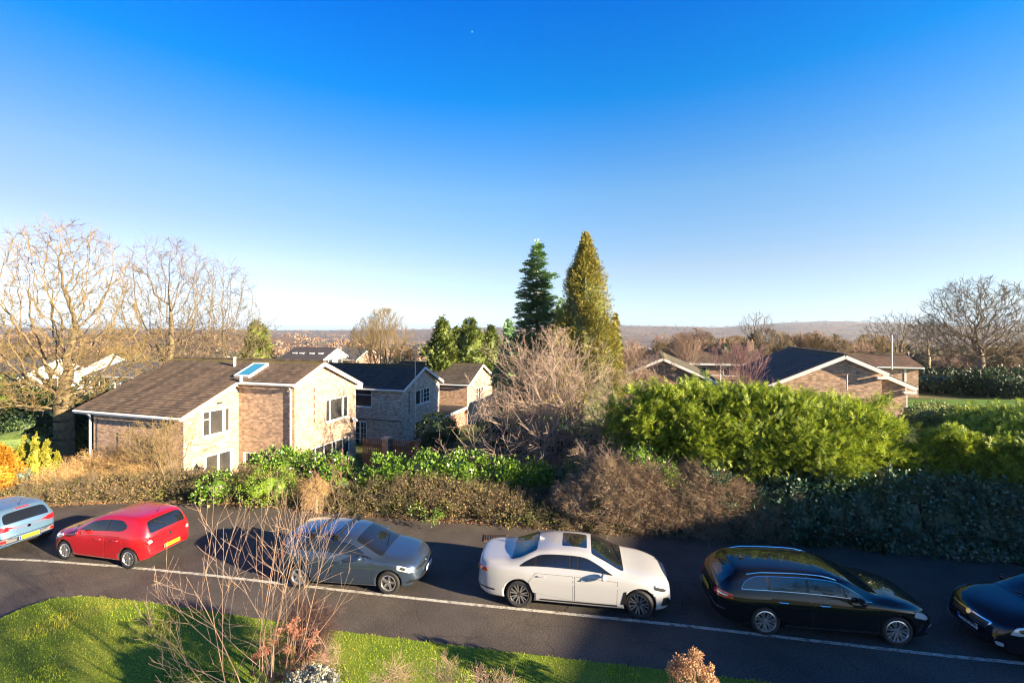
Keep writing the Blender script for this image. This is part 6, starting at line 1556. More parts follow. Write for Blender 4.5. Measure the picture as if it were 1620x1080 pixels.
# -- left garden: golden conifers, green shrubs
def cone_tree(name, label, cat, px, D, base_py, top_py, rw, m_, seed, n=700, size=.22, proto=FROND_S, group=None, power=.8, up=1.1, jit=.45, per=9, cr=.16, z0=None, trunk=.15, flat=None):
    x = (px - 810) * D / F; zb_ = gzf(x, D); top = EYE - (top_py - 522) * D / F - zb_; zlo = EYE - (base_py - 522) * D / F - zb_
    rg = np.random.default_rng(seed); t = empty(name, label, cat, (x, D, zb_), 0, group)
    npl = max(12, n // 26); hp = rg.uniform(0, 1, npl) ** 1.1; ap = rg.uniform(0, 2 * math.pi, npl); pk = rg.integers(0, npl, n); loose = rg.random(n) < .3; bulge = rg.uniform(.74, 1.26, npl)
    h = np.where(loose, rg.uniform(0, 1, n) ** 1.15, np.clip(hp[pk] + rg.normal(size=n) * .035, 0, 1)); a = np.where(loose, rg.uniform(0, 2 * math.pi, n), ap[pk] + rg.normal(size=n) * .22)
    prof = (1 - h) ** power * (.84 + .13 * np.sin(h * 23 + a * 2 + seed) + .12 * np.sin(a * 3 + h * 9) ) * rw
    low = np.clip(h / (.10 if rw < 3 else .28), .5, 1); prof = prof * np.where(loose, .92, bulge[pk]); rr = prof * low * rg.uniform(.72, 1.05, n)
    c = np.stack([rr * np.cos(a), rr * np.sin(a), zlo + (top - zlo) * h], 1); k = per
    nar = np.repeat(.35 + .65 * (1 - h), k); cc_ = np.repeat(c, k, 0) + rg.normal(size=(n * k, 3)) * cr * np.array([1, 1, 1.3]) * nar[:, None]; out = np.stack([np.cos(a), np.sin(a), np.zeros(n)], 1); d = np.repeat(out, k, 0) + rg.normal(size=(n * k, 3)) * jit + np.array([0, 0, up])
    sc = size * rg.uniform(.6, 1.25, n * k) * (.4 + .6 * nar)
    parts = [scatter(proto[0], proto[1], cc_, d, sc, rg, flat)]
    # inner mass
    Vc = []; Fc = []; ns = 14; nh = 12
    for i in range(nh + 1):
        hh = i / nh; r_ = max(.01, (1 - hh) ** power * rw * .72 * min(1, .45 + hh * 5))
        for j in range(ns): q = j / ns * 2 * math.pi; jj = 1 + .12 * math.sin(j * 2.3 + i * 1.7); Vc.append((r_ * jj * math.cos(q), r_ * jj * math.sin(q), zlo + (top - zlo) * hh * .97))
    for i in range(nh):
        for j in range(ns): Fc.append((i * ns + j, i * ns + (j + 1) % ns, (i + 1) * ns + (j + 1) % ns, (i + 1) * ns + j))
    parts.append((np.array(Vc), np.array(Fc)))
    link('crown', np_mesh('crown', *join_np(parts), m_), t)
    mb = MB(); mb.tube([(0, 0, -.3), (0, 0, (zlo + top) * .5), (0, 0, top * .97)], [trunk, trunk * .6, .02], 8); mb.build('trunk', M['bark'], t)
    return t
LG = [(38, 21.5, 765, 690, .42), (56, 21.2, 770, 684, .46), (74, 21.4, 765, 697, .46), (90, 21.7, 765, 716, .40)]
LGL = ['leftmost slender golden-green conifer spire by the road bend', 'tallest golden-green conifer spire by the road bend', 'golden-green conifer spire right of the tallest one', 'shortest golden-green conifer spire nearest the white post']
for i, (px, D, b_, t_, rw) in enumerate(LG): cone_tree('golden_conifer', LGL[i], 'conifer', px, D, b_, t_, rw, ml_gold, 70 + i, n=330, size=.13, cr=.06, power=.95, group='golden conifer spires')
cone_tree('amber_conifer', 'amber-orange rounded conifer at the left edge', 'conifer', 0, 20, 800, 708, .95, ml_orange, 75, n=520, size=.2, power=.5, up=.5, jit=.6)
gbush('small blue-green conifer bush between the amber and golden conifers', 32, 752, 20.5, .28, .30, leaf_mat('blue_green', [(.10, .18, .14), (.16, .24, .20)], trans=.1), 76, size=.09, n=60)
LS = [(-10, 640, 34, 3.0, 2.0, ml_laurel, 'large green shrub at the left edge below the big tree', .2), (45, 668, 33, 2.6, 1.5, ml_dark, 'dark evergreen shrub left of the big tree trunk', .22), (10, 700, 29, 2.2, 1.1, leaf_mat('rounded_hedge_leaf', [(.07, .12, .03), (.14, .19, .05)], trans=.1), 'clipped rounded hedge in front of the dark shrub at left', .08), (140, 648, 36, 1.7, 2.4, ml_dark, 'dark evergreen between the big tree trunk and the house corner', .2), (125, 690, 35, 1.2, 1.0, ml_yewy, 'yellowish shrub low beside the big trunk', .15), (60, 640, 38, 3.0, 1.3, ml_yewy, 'sunlit olive shrub behind the big tree trunk', .2)]
for i, (px, py, D, rx, rz, mm_, lab, sz) in enumerate(LS): gbush(lab, px, py, D, rx, rz, mm_, 80 + i, name='garden_shrub', size=sz, n=int(110 * rx * rz), per=9, cr=.3)
# dry straw shrubs at the garage wall
STR = [(120, 752, 21.6, .9, .6), (165, 742, 21.9, .9, .75), (205, 728, 22.3, .9, .95), (240, 712, 22.4, .8, 1.0), (215, 752, 21.4, .9, .5), (90, 765, 20.8, .8, .45)]
STL = ['dry straw-coloured shrub left of the white corner post', 'dry straw shrub at the foot of the white corner post', 'tall dry straw shrub against the shaded garage wall', 'tallest dry twiggy shrub against the garage wall, beside the small bare tree', 'low dry shrub in front of the tall straw ones', 'low dry shrub near the golden conifers']
for i, (px, py, D, rx, rz) in enumerate(STR): gbush(STL[i], px, py, D, rx, rz, ml_straw if i != 3 else m_twig_p, 90 + i, name='dry_shrub', cat='dry shrub', size=.5, proto=TW, core=None, n=int(130 * rx * rz) + 50, per=5, cr=.18, up=.9, lo=.3, group='dry shrubs at the garage wall')

# -- the two tall evergreens
def fir(name, label, px, D, top_py, base_py, rw, m_, seed, levels=34):
    x = (px - 810) * D / F; zb_ = gzf(x, D); top = EYE - (top_py - 522) * D / F - zb_; zlo = EYE - (base_py - 522) * D / F - zb_
    rg = np.random.default_rng(seed); r = random.Random(seed); t = empty(name, label, 'conifer', (x, D, zb_)); pos = []; dr_ = []; br = {}
    for l in range(levels):
        h = l / levels; z = zlo + (top - zlo) * (h ** .9) ; R_ = rw * (1 - h) ** .85 * r.uniform(.8, 1.1) + .12
        nb = 7 if h < .8 else 5
        for k in range(nb):
            a = k / nb * 6.283 + r.random() * .9 + l; L = R_ * r.uniform(.6, 1.15); zj = r.gauss(0, .17); d = Vector((math.cos(a), math.sin(a), 0)); pts = []; tl = r.uniform(-.08, .16)
            for q in range(5): s_ = q / 4; pts.append(Vector((0, 0, z + zj)) + d * L * s_ + Vector((0, 0, L * ((.18 + tl) * s_ - .02 - .16 * s_ ** 3 + (.06 if s_ == 1 else 0)))))
            br.setdefault((5, 4), []).append(([tuple(p) for p in pts], [.05 * (1 - h) + .015, .04 * (1 - h) + .01, .03 * (1 - h) + .008, .015, .008]))
            ns = max(4, int(L * 9))
            for q in range(ns):
                s_ = .15 + .85 * q / ns; i = min(3, int(s_ * 4)); p = pts[i].lerp(pts[i + 1], s_ * 4 - i); w = (1 - s_) * .35 * L
                for sg in (-1, 1, 0):
                    sdv = Vector((-d.y, d.x, 0)) * sg; pos.append(p + sdv * r.random() * w + Vector((0, 0, r.gauss(-.04, .10)))); dr_.append(d * .8 + sdv * .9 + Vector((0, 0, r.uniform(-.15, .25))))
    for q in range(26): pos.append(Vector((r.gauss(0, .06), r.gauss(0, .06), zlo + (top - zlo) * (.93 + .065 * q / 26)))); dr_.append(Vector((r.gauss(0, .5), r.gauss(0, .5), 1)))
    pos = np.array([p[:] for p in pos]); dr_ = np.array([p[:] for p in dr_])
    link('crown', np_mesh('crown', *join_np([scatter(FROND_S[0], FROND_S[1], pos, dr_, .5 * rg.uniform(.7, 1.25, len(pos)), rg, .25)]), m_), t)
    b = dict(br); V, Fq = tubes_np(b); mb_ = ([(0, 0, -.3), (0, 0, top * .5), (0, 0, top * .98)], [.26, .16, .02]); V2, F2 = tubes_np({(3, 8): [mb_]})
    link('trunk', np_mesh('trunk', *join_np([(V, Fq), (V2, F2)]), M['bark'], smooth=True), t); return t
fir('cedar_tree', 'tall dark cedar with tiered branches left of the golden-brown cypress', 850, 33, 386, 650, 3.3, ml_fir, 101, levels=34)
cone_tree('cypress_tree', 'tallest tree, golden-brown pointed cypress right of centre', 'conifer', 927, 30, 705, 374, 3.7, ml_cypress, 102, n=4600, size=.27, proto=FROND_N, power=.74, up=.75, jit=.5, per=11, cr=.24, trunk=.3)
cone_tree('cypress_tree', 'narrow cypress spire growing against the right side of the tallest tree', 'conifer', 973, 30.5, 700, 498, .62, ml_cypress, 103, n=420, size=.3, power=.5, up=.8, per=8)
cone_tree('conifer_tree', 'dark conifer filling the gap between the cedar and the cypress', 'conifer', 888, 33, 690, 476, 1.3, ml_fir, 104, n=700, size=.3, power=.5, up=.5, per=8)
cone_tree('conifer_tree', 'low dark conifer at the foot of the cedar', 'conifer', 805, 37, 665, 508, 1.6, ml_fir, 105, n=600, size=.34, power=.55, up=.5, per=8)
cs = [(700, 50, 600, 503, 2.3), (745, 52, 600, 506, 2.6), (776, 54, 600, 518, 1.7), (724, 56, 600, 520, 1.7)]
cl = ['leftmost conifer of the group behind the third house', 'broadest conifer of the group behind the third house', 'rightmost conifer of the group behind the third house', 'conifer between the leftmost and the broadest of the group']
for i, (px, D, b_, t_, rw) in enumerate(cs): cone_tree('conifer_tree', cl[i], 'conifer', px, D, b_, t_, rw, ml_yewy, 110 + i, n=620, size=.42, power=.5, up=.45, per=8, cr=.3, group='conifers behind the third house')
cone_tree('conifer_tree', 'rounded sunlit conifer behind the left ridge of the catslide roof', 'conifer', 407, 46, 590, 508, 1.7, leaf_mat('olive_conifer', [(.05, .08, .015), (.12, .16, .02), (.18, .2, .03)], trans=.1), 115, n=620, size=.34, power=.4, up=.4, per=8, cr=.28)
cone_tree('conifer_tree', 'tiny dark conifer between the terrace chimneys', 'conifer', 1145, 66, 580, 544, 1.3, ml_dark, 116, n=200, size=.3, power=.4, up=.3, per=7)

# -- bare trees
def bt(name, label, px, D, seed, H_py, tr, fork, rx, env_lo, m1, m2, group=None, dz=0.0, rz_=0.0, **k):
    x = (px - 810) * D / F; z0 = gzf(x, D); H = EYE - (H_py - 522) * D / F - z0; lo = fork * env_lo
    cz = (H + lo) / 2; rz = (H - lo) / 2
    T, C = bare(seed, H, tr, fork, (cz, rx, rz), **k)
    return tree_things(name, label, 'tree', (x, D, z0), T, C, m1, m2, group, rz_)
def dt(name, label, px, D, T, C, m1, m2, group=None, dz=0):
    x = (px - 810) * D / F; return tree_things(name, label, 'tree', (x, D, gzf(x, D) + dz), T, C, m1, m2, group)
T, C = dome_tree(501, 4.6, [(0, 0, 11.2, 4.3, 4.3, 5.6), (-3.0, 0, 7.8, 3.4, 3.6, 2.4), (3.2, .5, 7.4, 2.7, 3.6, 2.6), (0, -1, 5.6, 5.2, 4.2, 1.7), (-4.6, -1, 5.0, 2.6, 2.6, 1.9)], n_att=3600, step=.30, kill=.50, infl=3.0, tmax=.56, tip_r=.013, twig=.75, ntw=5, jit=.27)
dt('bare_tree', 'huge bare tree with yellow lichen-covered limbs at the left edge', 100, 31, T, C, m_bark_y, m_twig_y)
T, C = dome_tree(505, 3.2, [(0, 0, 10.6, 2.9, 2.9, 4.4), (-1.2, 0, 8.4, 2.6, 2.6, 3.4), (1.4, 0, 7.8, 2.8, 2.6, 3.2), (0, 0, 5.8, 2.6, 2.4, 1.8)], n_att=3000, step=.28, kill=.42, infl=2.6, tmax=.34, tip_r=.012, twig=.8, ntw=4, jit=.13, sag=.16)
dt('bare_tree', 'bare upright tree rising behind the left end of the catslide roof', 268, 38, T, C, m_bark_y, m_twig_b).scale = (1.3, 1.3, 1.13)
T, C = dome_tree(506, 1.6, [(0, 0, 8.0, 2.4, 2.4, 3.8), (1.4, 0, 6.0, 2.4, 2.4, 3.0), (-1.5, 0, 5.6, 2.0, 2.2, 2.6)], n_att=2200, step=.28, kill=.45, infl=2.6, tmax=.22, tip_r=.012, twig=.8, ntw=4, jit=.13, sag=.18)
dt('bare_tree', 'thin bare tree behind the ridge, right of the upright one', 352, 43, T, C, m_bark_y, m_twig_b).scale = (1.3, 1.3, 1.36)
bt('bare_tree', 'bare lichen-yellow fan-shaped tree behind the second house roof', 607, 58, 204, 488, .30, 2.0, 4.6, .2, m_bark_y, m_twig_y, limbs=12, levels=5, kids=(5, 5, 4, 4), spread=(16, 40), up=.08, wob=.08, ratio=.66, rmin=.016, rr=.5, el=(35, 80))
T, C = dome_tree(502, 3.8, [(0, 0, 8.2, 4.4, 4.4, 3.5), (0, 0, 6.2, 5.6, 4.6, 2.8), (2, 0, 4.6, 4.6, 4, 1.7)], n_att=3600, step=.34, kill=.5, infl=3.2, tmax=.44, tip_r=.017, twig=.75, ntw=5, jit=.32)
dt('bare_tree', 'big dark bare tree with a domed crown standing on the lawn at the right edge', 1549, 46, T, C, mat('bark_grey', (.24, .19, .13), .95, noise=(.11, .09, .07), scale=5), m_twig_b)
T, C = dome_tree(503, 4.6, [(0, 0, 9.2, 5.4, 5.0, 2.6), (0, 0, 7.0, 4.8, 4.6, 2.6)], n_att=2200, step=.42, kill=.62, infl=3.6, tmax=.36, tip_r=.02, twig=.8, ntw=2, jit=.2)
ft1 = dt('bare_tree', 'flat-topped bare tree left of the big one at the right edge', 1422, 72, T, C, M['bark'], m_twig_b); ft1.scale = (1, 1, (EYE + 30 * 72 / F - ft1.location.z) / 12.0)
ft2 = copy_tree(ft1); ft2.location = (P(1468, 500, 75).x, 75, gzf(P(1468, 500, 75).x, 75)); ft2.rotation_euler = (0, 0, 2.1); ft2['label'] = 'second flat-topped bare tree between the first and the big one'; ft2.scale = (.95, .95, (EYE + 25 * 75 / F - ft2.location.z) / 12.0)

T, C = dome_tree(504, 7.0, [(0, 0, 11.2, 3.0, 3.0, 2.6), (0, 0, 8.6, 2.2, 2.2, 1.6)], n_att=900, step=.40, kill=.6, infl=3.4, tmax=.34, tip_r=.022, twig=.8, ntw=2, jit=.2)
tt = dt('bare_tree', 'tall thin bare tree on the horizon above the terrace', 1196, 80, T, C, M['bark'], m_twig_b); tt.scale = (1, 1, (EYE + 30 * 80 / F - tt.location.z) / 14.0)
for i_, (px_, py_, D_, rx_, rz_, lab_) in enumerate([(800, 690, 26.5, 1.6, .9, 'dark shrub behind the weeping bare tree'), (880, 690, 27.5, 1.8, 1.2, 'dark shrub behind the wide tangled bare tree'), (960, 700, 24.5, 1.5, 1.2, 'dark shrub at the left end of the conifer hedge')]):
    gbush(lab_, px_, py_, D_, rx_, rz_, ml_ivy if i_ == 2 else ml_dark, 270 + i_, size=.15, n=260)
# multi-stem pale tree in the middle
def shrub_tree(name, label, px, D, seed, top_py, nst, sp, m1, m2, rad=.06, levels=4, kids=(5, 5, 4), rmin=.009, lean=.5, rx=None, basepy=None, ratio=.6, group=None, up=.04, wob=.12, z0=None, spread=(18, 48), zlow=.1, split=2, cat='tree'):
    x = (px - 810) * D / F; z0 = gzf(x, D) if z0 is None else z0; H = EYE - (top_py - 522) * D / F - z0; r = random.Random(seed); T, C = {}, {}
    for k in range(nst):
        az = 6.283 * (k + r.random() * .7) / nst; ln = sp * r.uniform(.25, 1.0)
        t_, c_ = bare(seed * 31 + k, H * r.uniform(.7, 1.0), rad * r.uniform(.6, 1.1), H * .10, (H * (.5 + zlow / 2), rx or sp * 1.35, H * (.5 - zlow / 2)), limbs=2, levels=levels, kids=kids, spread=spread, up=up, wob=wob, ratio=ratio, leader=True, rmin=rmin, split=split)
        rot = Matrix.Rotation(math.atan2(ln, H) * 1.0, 3, Vector((-math.sin(az), math.cos(az), 0))); off = Vector((math.cos(az) * .12, math.sin(az) * .12, 0))
        for src, dst in ((t_, T), (c_, C)):
            for key, lst in src.items():
                for pts, rr in lst: dst.setdefault(key, []).append(([tuple(rot @ Vector(p) + off) for p in pts], rr))
    return tree_things(name, label, cat, (x, D, z0), T, C, m1, m2, group)
m_twig_w = leaf_mat('twig_pale', [(.28, .21, .165), (.40, .31, .245), (.20, .145, .11)], rough=.9, trans=0, spec=.2)
m_bark_p = mat('bark_pink_grey', (.20, .155, .12), .9, noise=(.12, .09, .07), scale=8)
shrub_tree('bare_tree', 'wide tangled pale bare tree in front of the tall cypress', 880, 24.5, 211, 512, 11, 3.4, m_bark_p, m_twig_w, rad=.075, levels=4, kids=(5, 5, 4), rmin=.013, rx=3.9, up=.03, wob=.17, ratio=.62, spread=(20, 55), z0=-.6)
shrub_tree('bare_tree', 'second tangled pale bare tree low before the left end of the conifer hedge', 985, 22.5, 212, 560, 8, 2.8, m_bark_p, m_twig_w, rad=.07, levels=4, kids=(5, 5, 4), rmin=.012, rx=2.9, up=.0, wob=.2, ratio=.62, spread=(25, 60))
shrub_tree('bare_tree', 'pale weeping bare tree left of the tangled one, drooping over the fence', 820, 23.5, 213, 585, 7, 2.8, m_bark_p, m_twig_w, rad=.07, levels=4, kids=(5, 5, 4), rmin=.012, rx=3.4, up=-.05, wob=.17, ratio=.62, spread=(25, 60))
for i_, (px_, D_, top_, lab_) in enumerate([(955, 18.6, 690, 'thin pinkish bare stems at the left of the dead brush'), (1035, 18.2, 698, 'arching bare stems rising from the middle of the dead brush'), (1125, 17.6, 715, 'arching bare stems at the right of the dead brush, before the conifer hedge')]):
    shrub_tree('bare_shrub', lab_, px_, D_, 240 + i_, top_, 8, 1.3, m_bark_p, m_twig_w, rad=.03, levels=4, kids=(5, 4, 3), rmin=.007, rx=1.7, up=-.02, wob=.16, ratio=.58, z0=.3, cat='shrub')
shrub_tree('small_tree', 'small bare golden-twigged tree in front of the catslide roof wall', 272, 20.8, 214, 655, 6, 1.5, m_bark_y, m_twig_y, rad=.06, levels=4, kids=(5, 5, 4), rmin=.008, rx=1.7, up=.06, wob=.12, ratio=.6)
shrub_tree('bare_tree', 'pinkish bare tree between the two bungalow roofs', 1172, 30, 215, 540, 8, 1.4, m_bark_p, leaf_mat('mauve_twig', [(.22, .13, .14), (.34, .21, .20)], rough=.9, trans=0), rad=.06, levels=4, kids=(5, 5, 4), rmin=.011, rx=1.7, up=.1, ratio=.6, spread=(12, 30))
shrub_tree('bare_tree', 'sandy bare tree behind the mossy bungalow roof', 1090, 52, 216, 524, 8, 2.2, m_bark_p, m_twig_p, rad=.08, levels=4, kids=(5, 5, 4), rmin=.016, rx=2.8, up=.1, ratio=.62, spread=(12, 35))
shrub_tree('bare_shrub', 'small twiggy bare shrub left of the mossy bungalow gable', 1003, 34, 217, 535, 7, 1.8, m_bark_p, m_twig_p, rad=.06, levels=4, kids=(5, 5, 4), rmin=.012, rx=2.3, up=.06, ratio=.6)
shrub_tree('bare_shrub', 'thin bare shrub with reddish stems in front of the low dark laurel', 528, 19.0, 218, 712, 5, .9, mat('red_stem', (.22, .12, .09), .9), leaf_mat('red_twig', [(.20, .11, .09), (.30, .18, .13)], rough=.9, trans=0), rad=.025, levels=3, kids=(4, 4), rmin=.006, rx=1.3, up=.1, ratio=.5)
# distant round bare crowns: six prototypes, copied
protos = []
for i in range(4):
    T, C = bare(300 + i, 10.0, .28, 1.8, (5.6, 4.6, 4.5), limbs=11, levels=5, kids=(5, 5, 4, 3), spread=(16, 42), up=.04, wob=.09, ratio=.66, rmin=.035)
    protos.append((np_mesh('trunk', *tubes_np(T), M['bark'], smooth=True), np_mesh('crown', *tubes_np(C), [m_twig_p, m_twig_b, m_twig_p, m_twig_y][i], smooth=True)))
rr_ = random.Random(77); spots = []
for px, D, s_ in ((1060, 95, .95), (1095, 88, 1.15), (1130, 92, 1.0), (1160, 84, .95), (1215, 78, 1.0), (1245, 82, 1.15), (1275, 80, 1.1), (1310, 88, 1.0), (1345, 96, 1.1), (1380, 100, 1.1), (1025, 90, .8), (1000, 105, 1.0), (665, 92, 1.0), (640, 85, .9), (575, 105, .9), (1290, 120, 1.2), (1400, 118, 1.2), (1510, 92, .85), (1600, 88, .8), (1480, 105, .8), (1570, 80, .7), (1640, 75, .8), (380, 78, .9), (300, 100, 1.2), (190, 105, 1.3), (90, 100, 1.3), (20, 96, 1.3), (-60, 80, 1.3), (445, 112, .8), (470, 125, .9), (540, 130, .9), (1170, 125, 1.3), (1110, 140, 1.3), (1055, 150, 1.3)):
    spots.append((px, D, s_))
first = {}
zcount = {}; ORD = ['leftmost', 'second from the left', 'third from the left', 'fourth from the left', 'fifth from the left', 'sixth from the left']
for j, (px, D, s_) in enumerate(sorted(spots)):
    k = j % 4; x = (px - 810) * D / F; zt = gzf(x, D)
    t = bpy.data.objects.new('distant_bare_tree', None); COL.objects.link(t); t.location = (x, D, zt - .2); s_ = s_ * .97; t.rotation_euler = (0, 0, rr_.random() * 6.28); t.scale = (s_ * .95, s_ * .95, s_ * rr_.uniform(.85, 1.05))
    zone = [(120, 'bare tree far behind the huge lichen-covered tree'), (250, 'bare tree far behind the white long-roofed house'), (420, 'rounded bare tree behind the upright bare trees'), (560, 'low round bare tree beyond the distant dark roofs'), (700, 'round bare tree between fan-shaped tree and conifer group'), (1045, 'round bare valley tree just right of the cypress'), (1120, 'rounded bare tree beyond the mossy bungalow'), (1205, 'rounded bare tree beyond the terrace chimneys'), (1300, 'rounded bare tree above the wide dark bungalow roof'), (1390, 'rounded bare tree beyond the blue slate roof'), (1520, 'rounded bare tree behind the flat-topped pair'), (9999, 'bare tree behind the big domed one at right')]
    zl = next(l for lim, l in zone if px < lim); zi = zcount.get(zl, 0); zcount[zl] = zi + 1
    tag(t, zl + ', ' + ORD[min(zi, 5)] + ' there', 'tree', 'rounded bare trees in the valley')
    for nm, me in zip(('trunk', 'crown'), protos[k]): link(nm, me, t)
# far woodland on the valley sides
rg = np.random.default_rng(400); n = 9000
Yw = 130 * np.exp(rg.uniform(0, math.log(3600 / 130.), n)); U = rg.uniform(-1.25, 1.25, n); Xw = U * Yw; keep = (np.sin(Xw * .009 + Yw * .004) + np.cos(Yw * .013 - Xw * .005) + rg.normal(size=n) * .8) > -.7
Xw, Yw = Xw[keep], Yw[keep]; Zw = gz(Xw, Yw); n = len(Xw)
sz_ = rg.uniform(3.5, 6.0, n) * (1 + Yw / 4200); per = 20
cen = np.stack([Xw, Yw, Zw + sz_ * .55], 1); d = rg.normal(size=(n * per, 3)); d /= np.linalg.norm(d, axis=1, keepdims=True); d[:, 2] = np.abs(d[:, 2]) * .9 - .1
pos = np.repeat(cen, per, 0) + d * np.repeat(sz_, per)[:, None] * rg.uniform(.5, .95, (n * per, 1)); sc = np.repeat(sz_, per) * .55 * rg.uniform(.6, 1.2, n * per)
V, Fq = scatter(LEAF_V, LEAF_F, pos - d * sc[:, None] * .4, d + rg.normal(size=d.shape) * .5, sc, rg)
m_wood = []
for nm, cols in (('winter_wood', [(.20, .12, .075), (.28, .18, .11), (.15, .10, .07)]), ('winter_wood_dark', [(.03, .05, .04), (.06, .075, .05), (.05, .05, .05)]), ('winter_wood_grey', [(.16, .13, .11), (.23, .19, .15), (.13, .10, .09)])): m_wood.append(leaf_mat(nm, cols, rough=.95, trans=0))
kind = ((np.sin(Xw * .006 + 2) + np.sin(Yw * .008 + Xw * .003)) > .9).astype(int); kind = np.where(rg.random(n) < .15, 2, kind); kind = np.where(rg.random(n) < .05, 1, kind)
o = link('woodland', np_mesh('woodland', V, Fq, m_wood, mat_idx=np.repeat(kind, per))); tag(o, 'far leafless woodland covering the valley sides and hills', 'woodland', kind='stuff')
# winter haze: one closed box of thin air round everything
hz = MB(); hz.box(-14000, 14000, -80, 9600, -420, 60)
hm = bpy.data.materials.new('haze_air'); hm.use_nodes = True; hn = hm.node_tree; hn.nodes.clear()
ho = hn.nodes.new('ShaderNodeOutputMaterial'); hv = hn.nodes.new('ShaderNodeVolumePrincipled'); hv.inputs['Color'].default_value = (.62, .80, 1, 1); hv.inputs['Density'].default_value = .85e-4; hv.inputs['Anisotropy'].default_value = .2
hn.links.new(hv.outputs[0], ho.inputs['Volume']); hzo = hz.build('haze', hm); tag(hzo, 'thin bluish winter haze over the valley', 'haze', kind='stuff')
# ---------------------------------------------------------------- foreground
n = 150000; rg = np.random.default_rng(500)
x = rg.uniform(-14, 5.5, n); y = rg.uniform(5.0, 13.4, n); ok = (y < np.interp(x, LX, LY) - .01 + .03 * np.sin(x * 9)) & (np.abs(x) < y * 1.2); x, y = x[ok], y[ok]; n = len(x)
GR_V = [(-.11, 0, 0), (.11, 0, 0), (.02, .25, 1), (-.02, .25, 1)]; pos = np.stack([x, y, np.full(n, .06)], 1); d = rg.normal(size=(n, 3)) * .35 + np.array([0, 0, 1])
tall = 1 + .5 * (np.sin(x * 2.1) * np.cos(y * 1.7) > .6)
ml_grass = leaf_mat('lawn_grass', [(.15, .27, .012), (.36, .49, .02), (.56, .63, .045), (.23, .37, .015)], rough=.5, trans=.3, patch=(.42, .42, .05), pscale=.6)
o = link('grass', np_mesh('grass', *scatter(GR_V, [(0, 1, 2, 3)], pos, d, .042 * rg.uniform(.6, 1.15, n) * tall, rg), ml_grass)); tag(o, 'mown green lawn grass in the foreground', 'grass', kind='stuff')

m_stem = mat('shrub_bark', (.31, .21, .14), .85, noise=(.24, .13, .08), scale=10)
m_stw = leaf_mat('shrub_twig', [(.28, .19, .14), (.40, .29, .22), (.21, .14, .10)], rough=.85, trans=0, spec=.2)
shrub_tree('bare_shrub', 'bare multi-stemmed shrub with reddish branches on the front lawn before the grey car', 422, 7.6, 221, 745, 8, 1.05, m_stem, m_stw, rad=.022, levels=4, kids=(4, 4, 3), rmin=.0026, rx=1.3, up=.03, wob=.07, ratio=.55, z0=.0, spread=(18, 48), zlow=.05, cat='shrub')
def hydrangea(label, px, py, D, r_, h, seed, mcol, nhead, hs):
    p = P(px, py, D); rr = random.Random(seed); rg = np.random.default_rng(seed); t = empty('hydrangea', label, 'hydrangea', (p.x, D, .05), 0, 'dried hydrangeas'); mb = MB(); heads = []
    for k in range(nhead):
        a = rr.random() * 6.28; q = math.sqrt(rr.random()) * r_; hh = h * (1 - .35 * (q / r_) ** 2) * rr.uniform(.82, 1.0); e = (q * math.cos(a), q * math.sin(a), hh)
        mb.tube([(e[0] * .25, e[1] * .25, 0), (e[0] * .7, e[1] * .7, hh * .55), e], [.008, .006, .004], 5, caps=False); heads.append((e[0], e[1], e[2], hs * rr.uniform(.7, 1.1), hs * rr.uniform(.7, 1.1), hs * .75))
    mb.build('stem', mat('hydrangea_stem', (.28, .17, .10), .9), t)
    link('dead_flowers', np_mesh('dead_flowers', *leafy(heads, nhead * 30, 3, .02, .035, rg, lo=.55, hi=1.0, up=0, jit=.6), mcol), t); return t
ml_hyd = leaf_mat('dried_petals', [(.42, .24, .13), (.55, .36, .20), (.32, .17, .10)], rough=.9, trans=.25)
ml_hyd2 = leaf_mat('rusty_petals', [(.34, .13, .08), (.45, .20, .12), (.25, .10, .07)], rough=.9, trans=.25)
hydrangea('dried pale-brown hydrangea heads at the bottom edge right of centre', 1095, 1052, 7.9, .48, 1.62, 1, ml_hyd, 60, .075)
hydrangea('rusty-red dried hydrangea heads inside the bare multi-stemmed shrub', 455, 985, 8.5, .65, 1.75, 2, ml_hyd2, 34, .065)
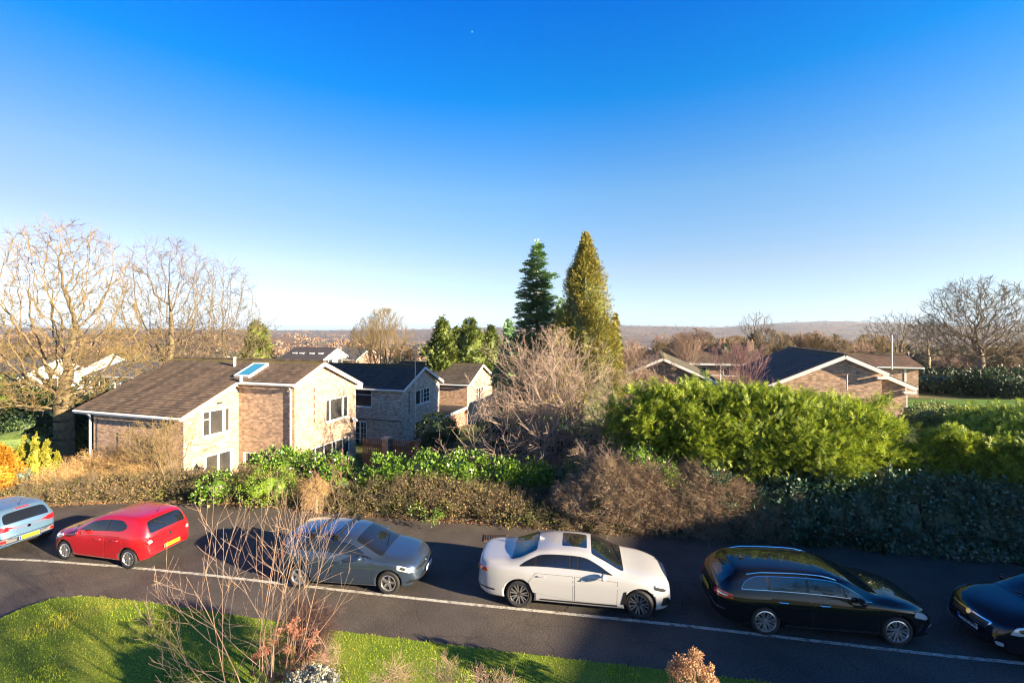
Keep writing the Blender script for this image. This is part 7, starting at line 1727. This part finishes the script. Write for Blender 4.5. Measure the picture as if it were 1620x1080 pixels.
gbush('dark twiggy low shrub behind the rusty hydrangea on the lawn', 485, 1000, 9.3, .55, .4, leaf_mat('dark_twig', [(.05, .03, .03), (.09, .05, .045)], rough=.9, trans=0), 222, size=.3, proto=TW, core=.5, n=160, per=6, cr=.1, lo=.5)
gbush('silver-grey rounded shrub at the bottom edge beside the bare shrub', 492, 1096, 7.3, .42, .27, leaf_mat('silver_leaf', [(.30, .30, .24), (.45, .44, .36), (.22, .24, .17)], rough=.8, trans=.1), 223, size=.045, n=300, per=14, cr=.06)
TWL = ['dry twiggy plant at the bottom edge right of the silver shrub', 'dry twiggy plant at the bottom edge below the white car', 'sparse dry twigs at the bottom edge between the two twiggy plants', 'thin dry stems rising beside the silver shrub']
for i, (px, py, D, rx, rz, n_) in enumerate([(620, 1085, 7.4, .42, .26, 34), (770, 1090, 7.4, .42, .26, 34), (700, 1092, 7.6, .35, .26, 22), (520, 1050, 7.9, .22, .40, 20)]):
    gbush(TWL[i], px, py, D, rx, rz, m_stw, 230 + i, name='dry_plant', cat='dry plant', size=.30, proto=TW, core=None, n=n_, per=4, cr=.08, up=1.1, lo=.1, jit=.4)
# bare trees standing right of the viewpoint, out of the frame: their branches dapple the road and the lawn
T, C = bare(401, 9.5, .2, 2.6, (6.0, 3.6, 3.6), limbs=8, levels=5, kids=(5, 5, 4, 3), spread=(22, 50), up=.06, wob=.12, ratio=.64, rmin=.012)
tree_things('bare_tree', 'bare garden tree standing out of frame to the right of the viewpoint', 'tree', (13.5, -4.5, 0), T, C, M['bark'], m_twig_b)
# gull
gl = empty('seagull', 'tiny white bird high in the blue sky above the centre', 'bird', P(747, 51, 160)); mb = MB()
mb.tube([(-.25, 0, 0), (-.1, 0, .02), (.12, 0, .02), (.28, 0, 0)], [.02, .09, .08, .02], 8); mb.build('body', M['white'], gl)
for sg in (-1, 1):
    mb = MB(); mb.poly([(-.08, sg * .05, .03), (.08, sg * .05, .03), (.05, sg * .35, .16), (-.06, sg * .35, .16)]); mb.poly([(-.06, sg * .35, .16), (.05, sg * .35, .16), (-.08, sg * .65, .10)]); mb.build('wing', M['white'], gl)
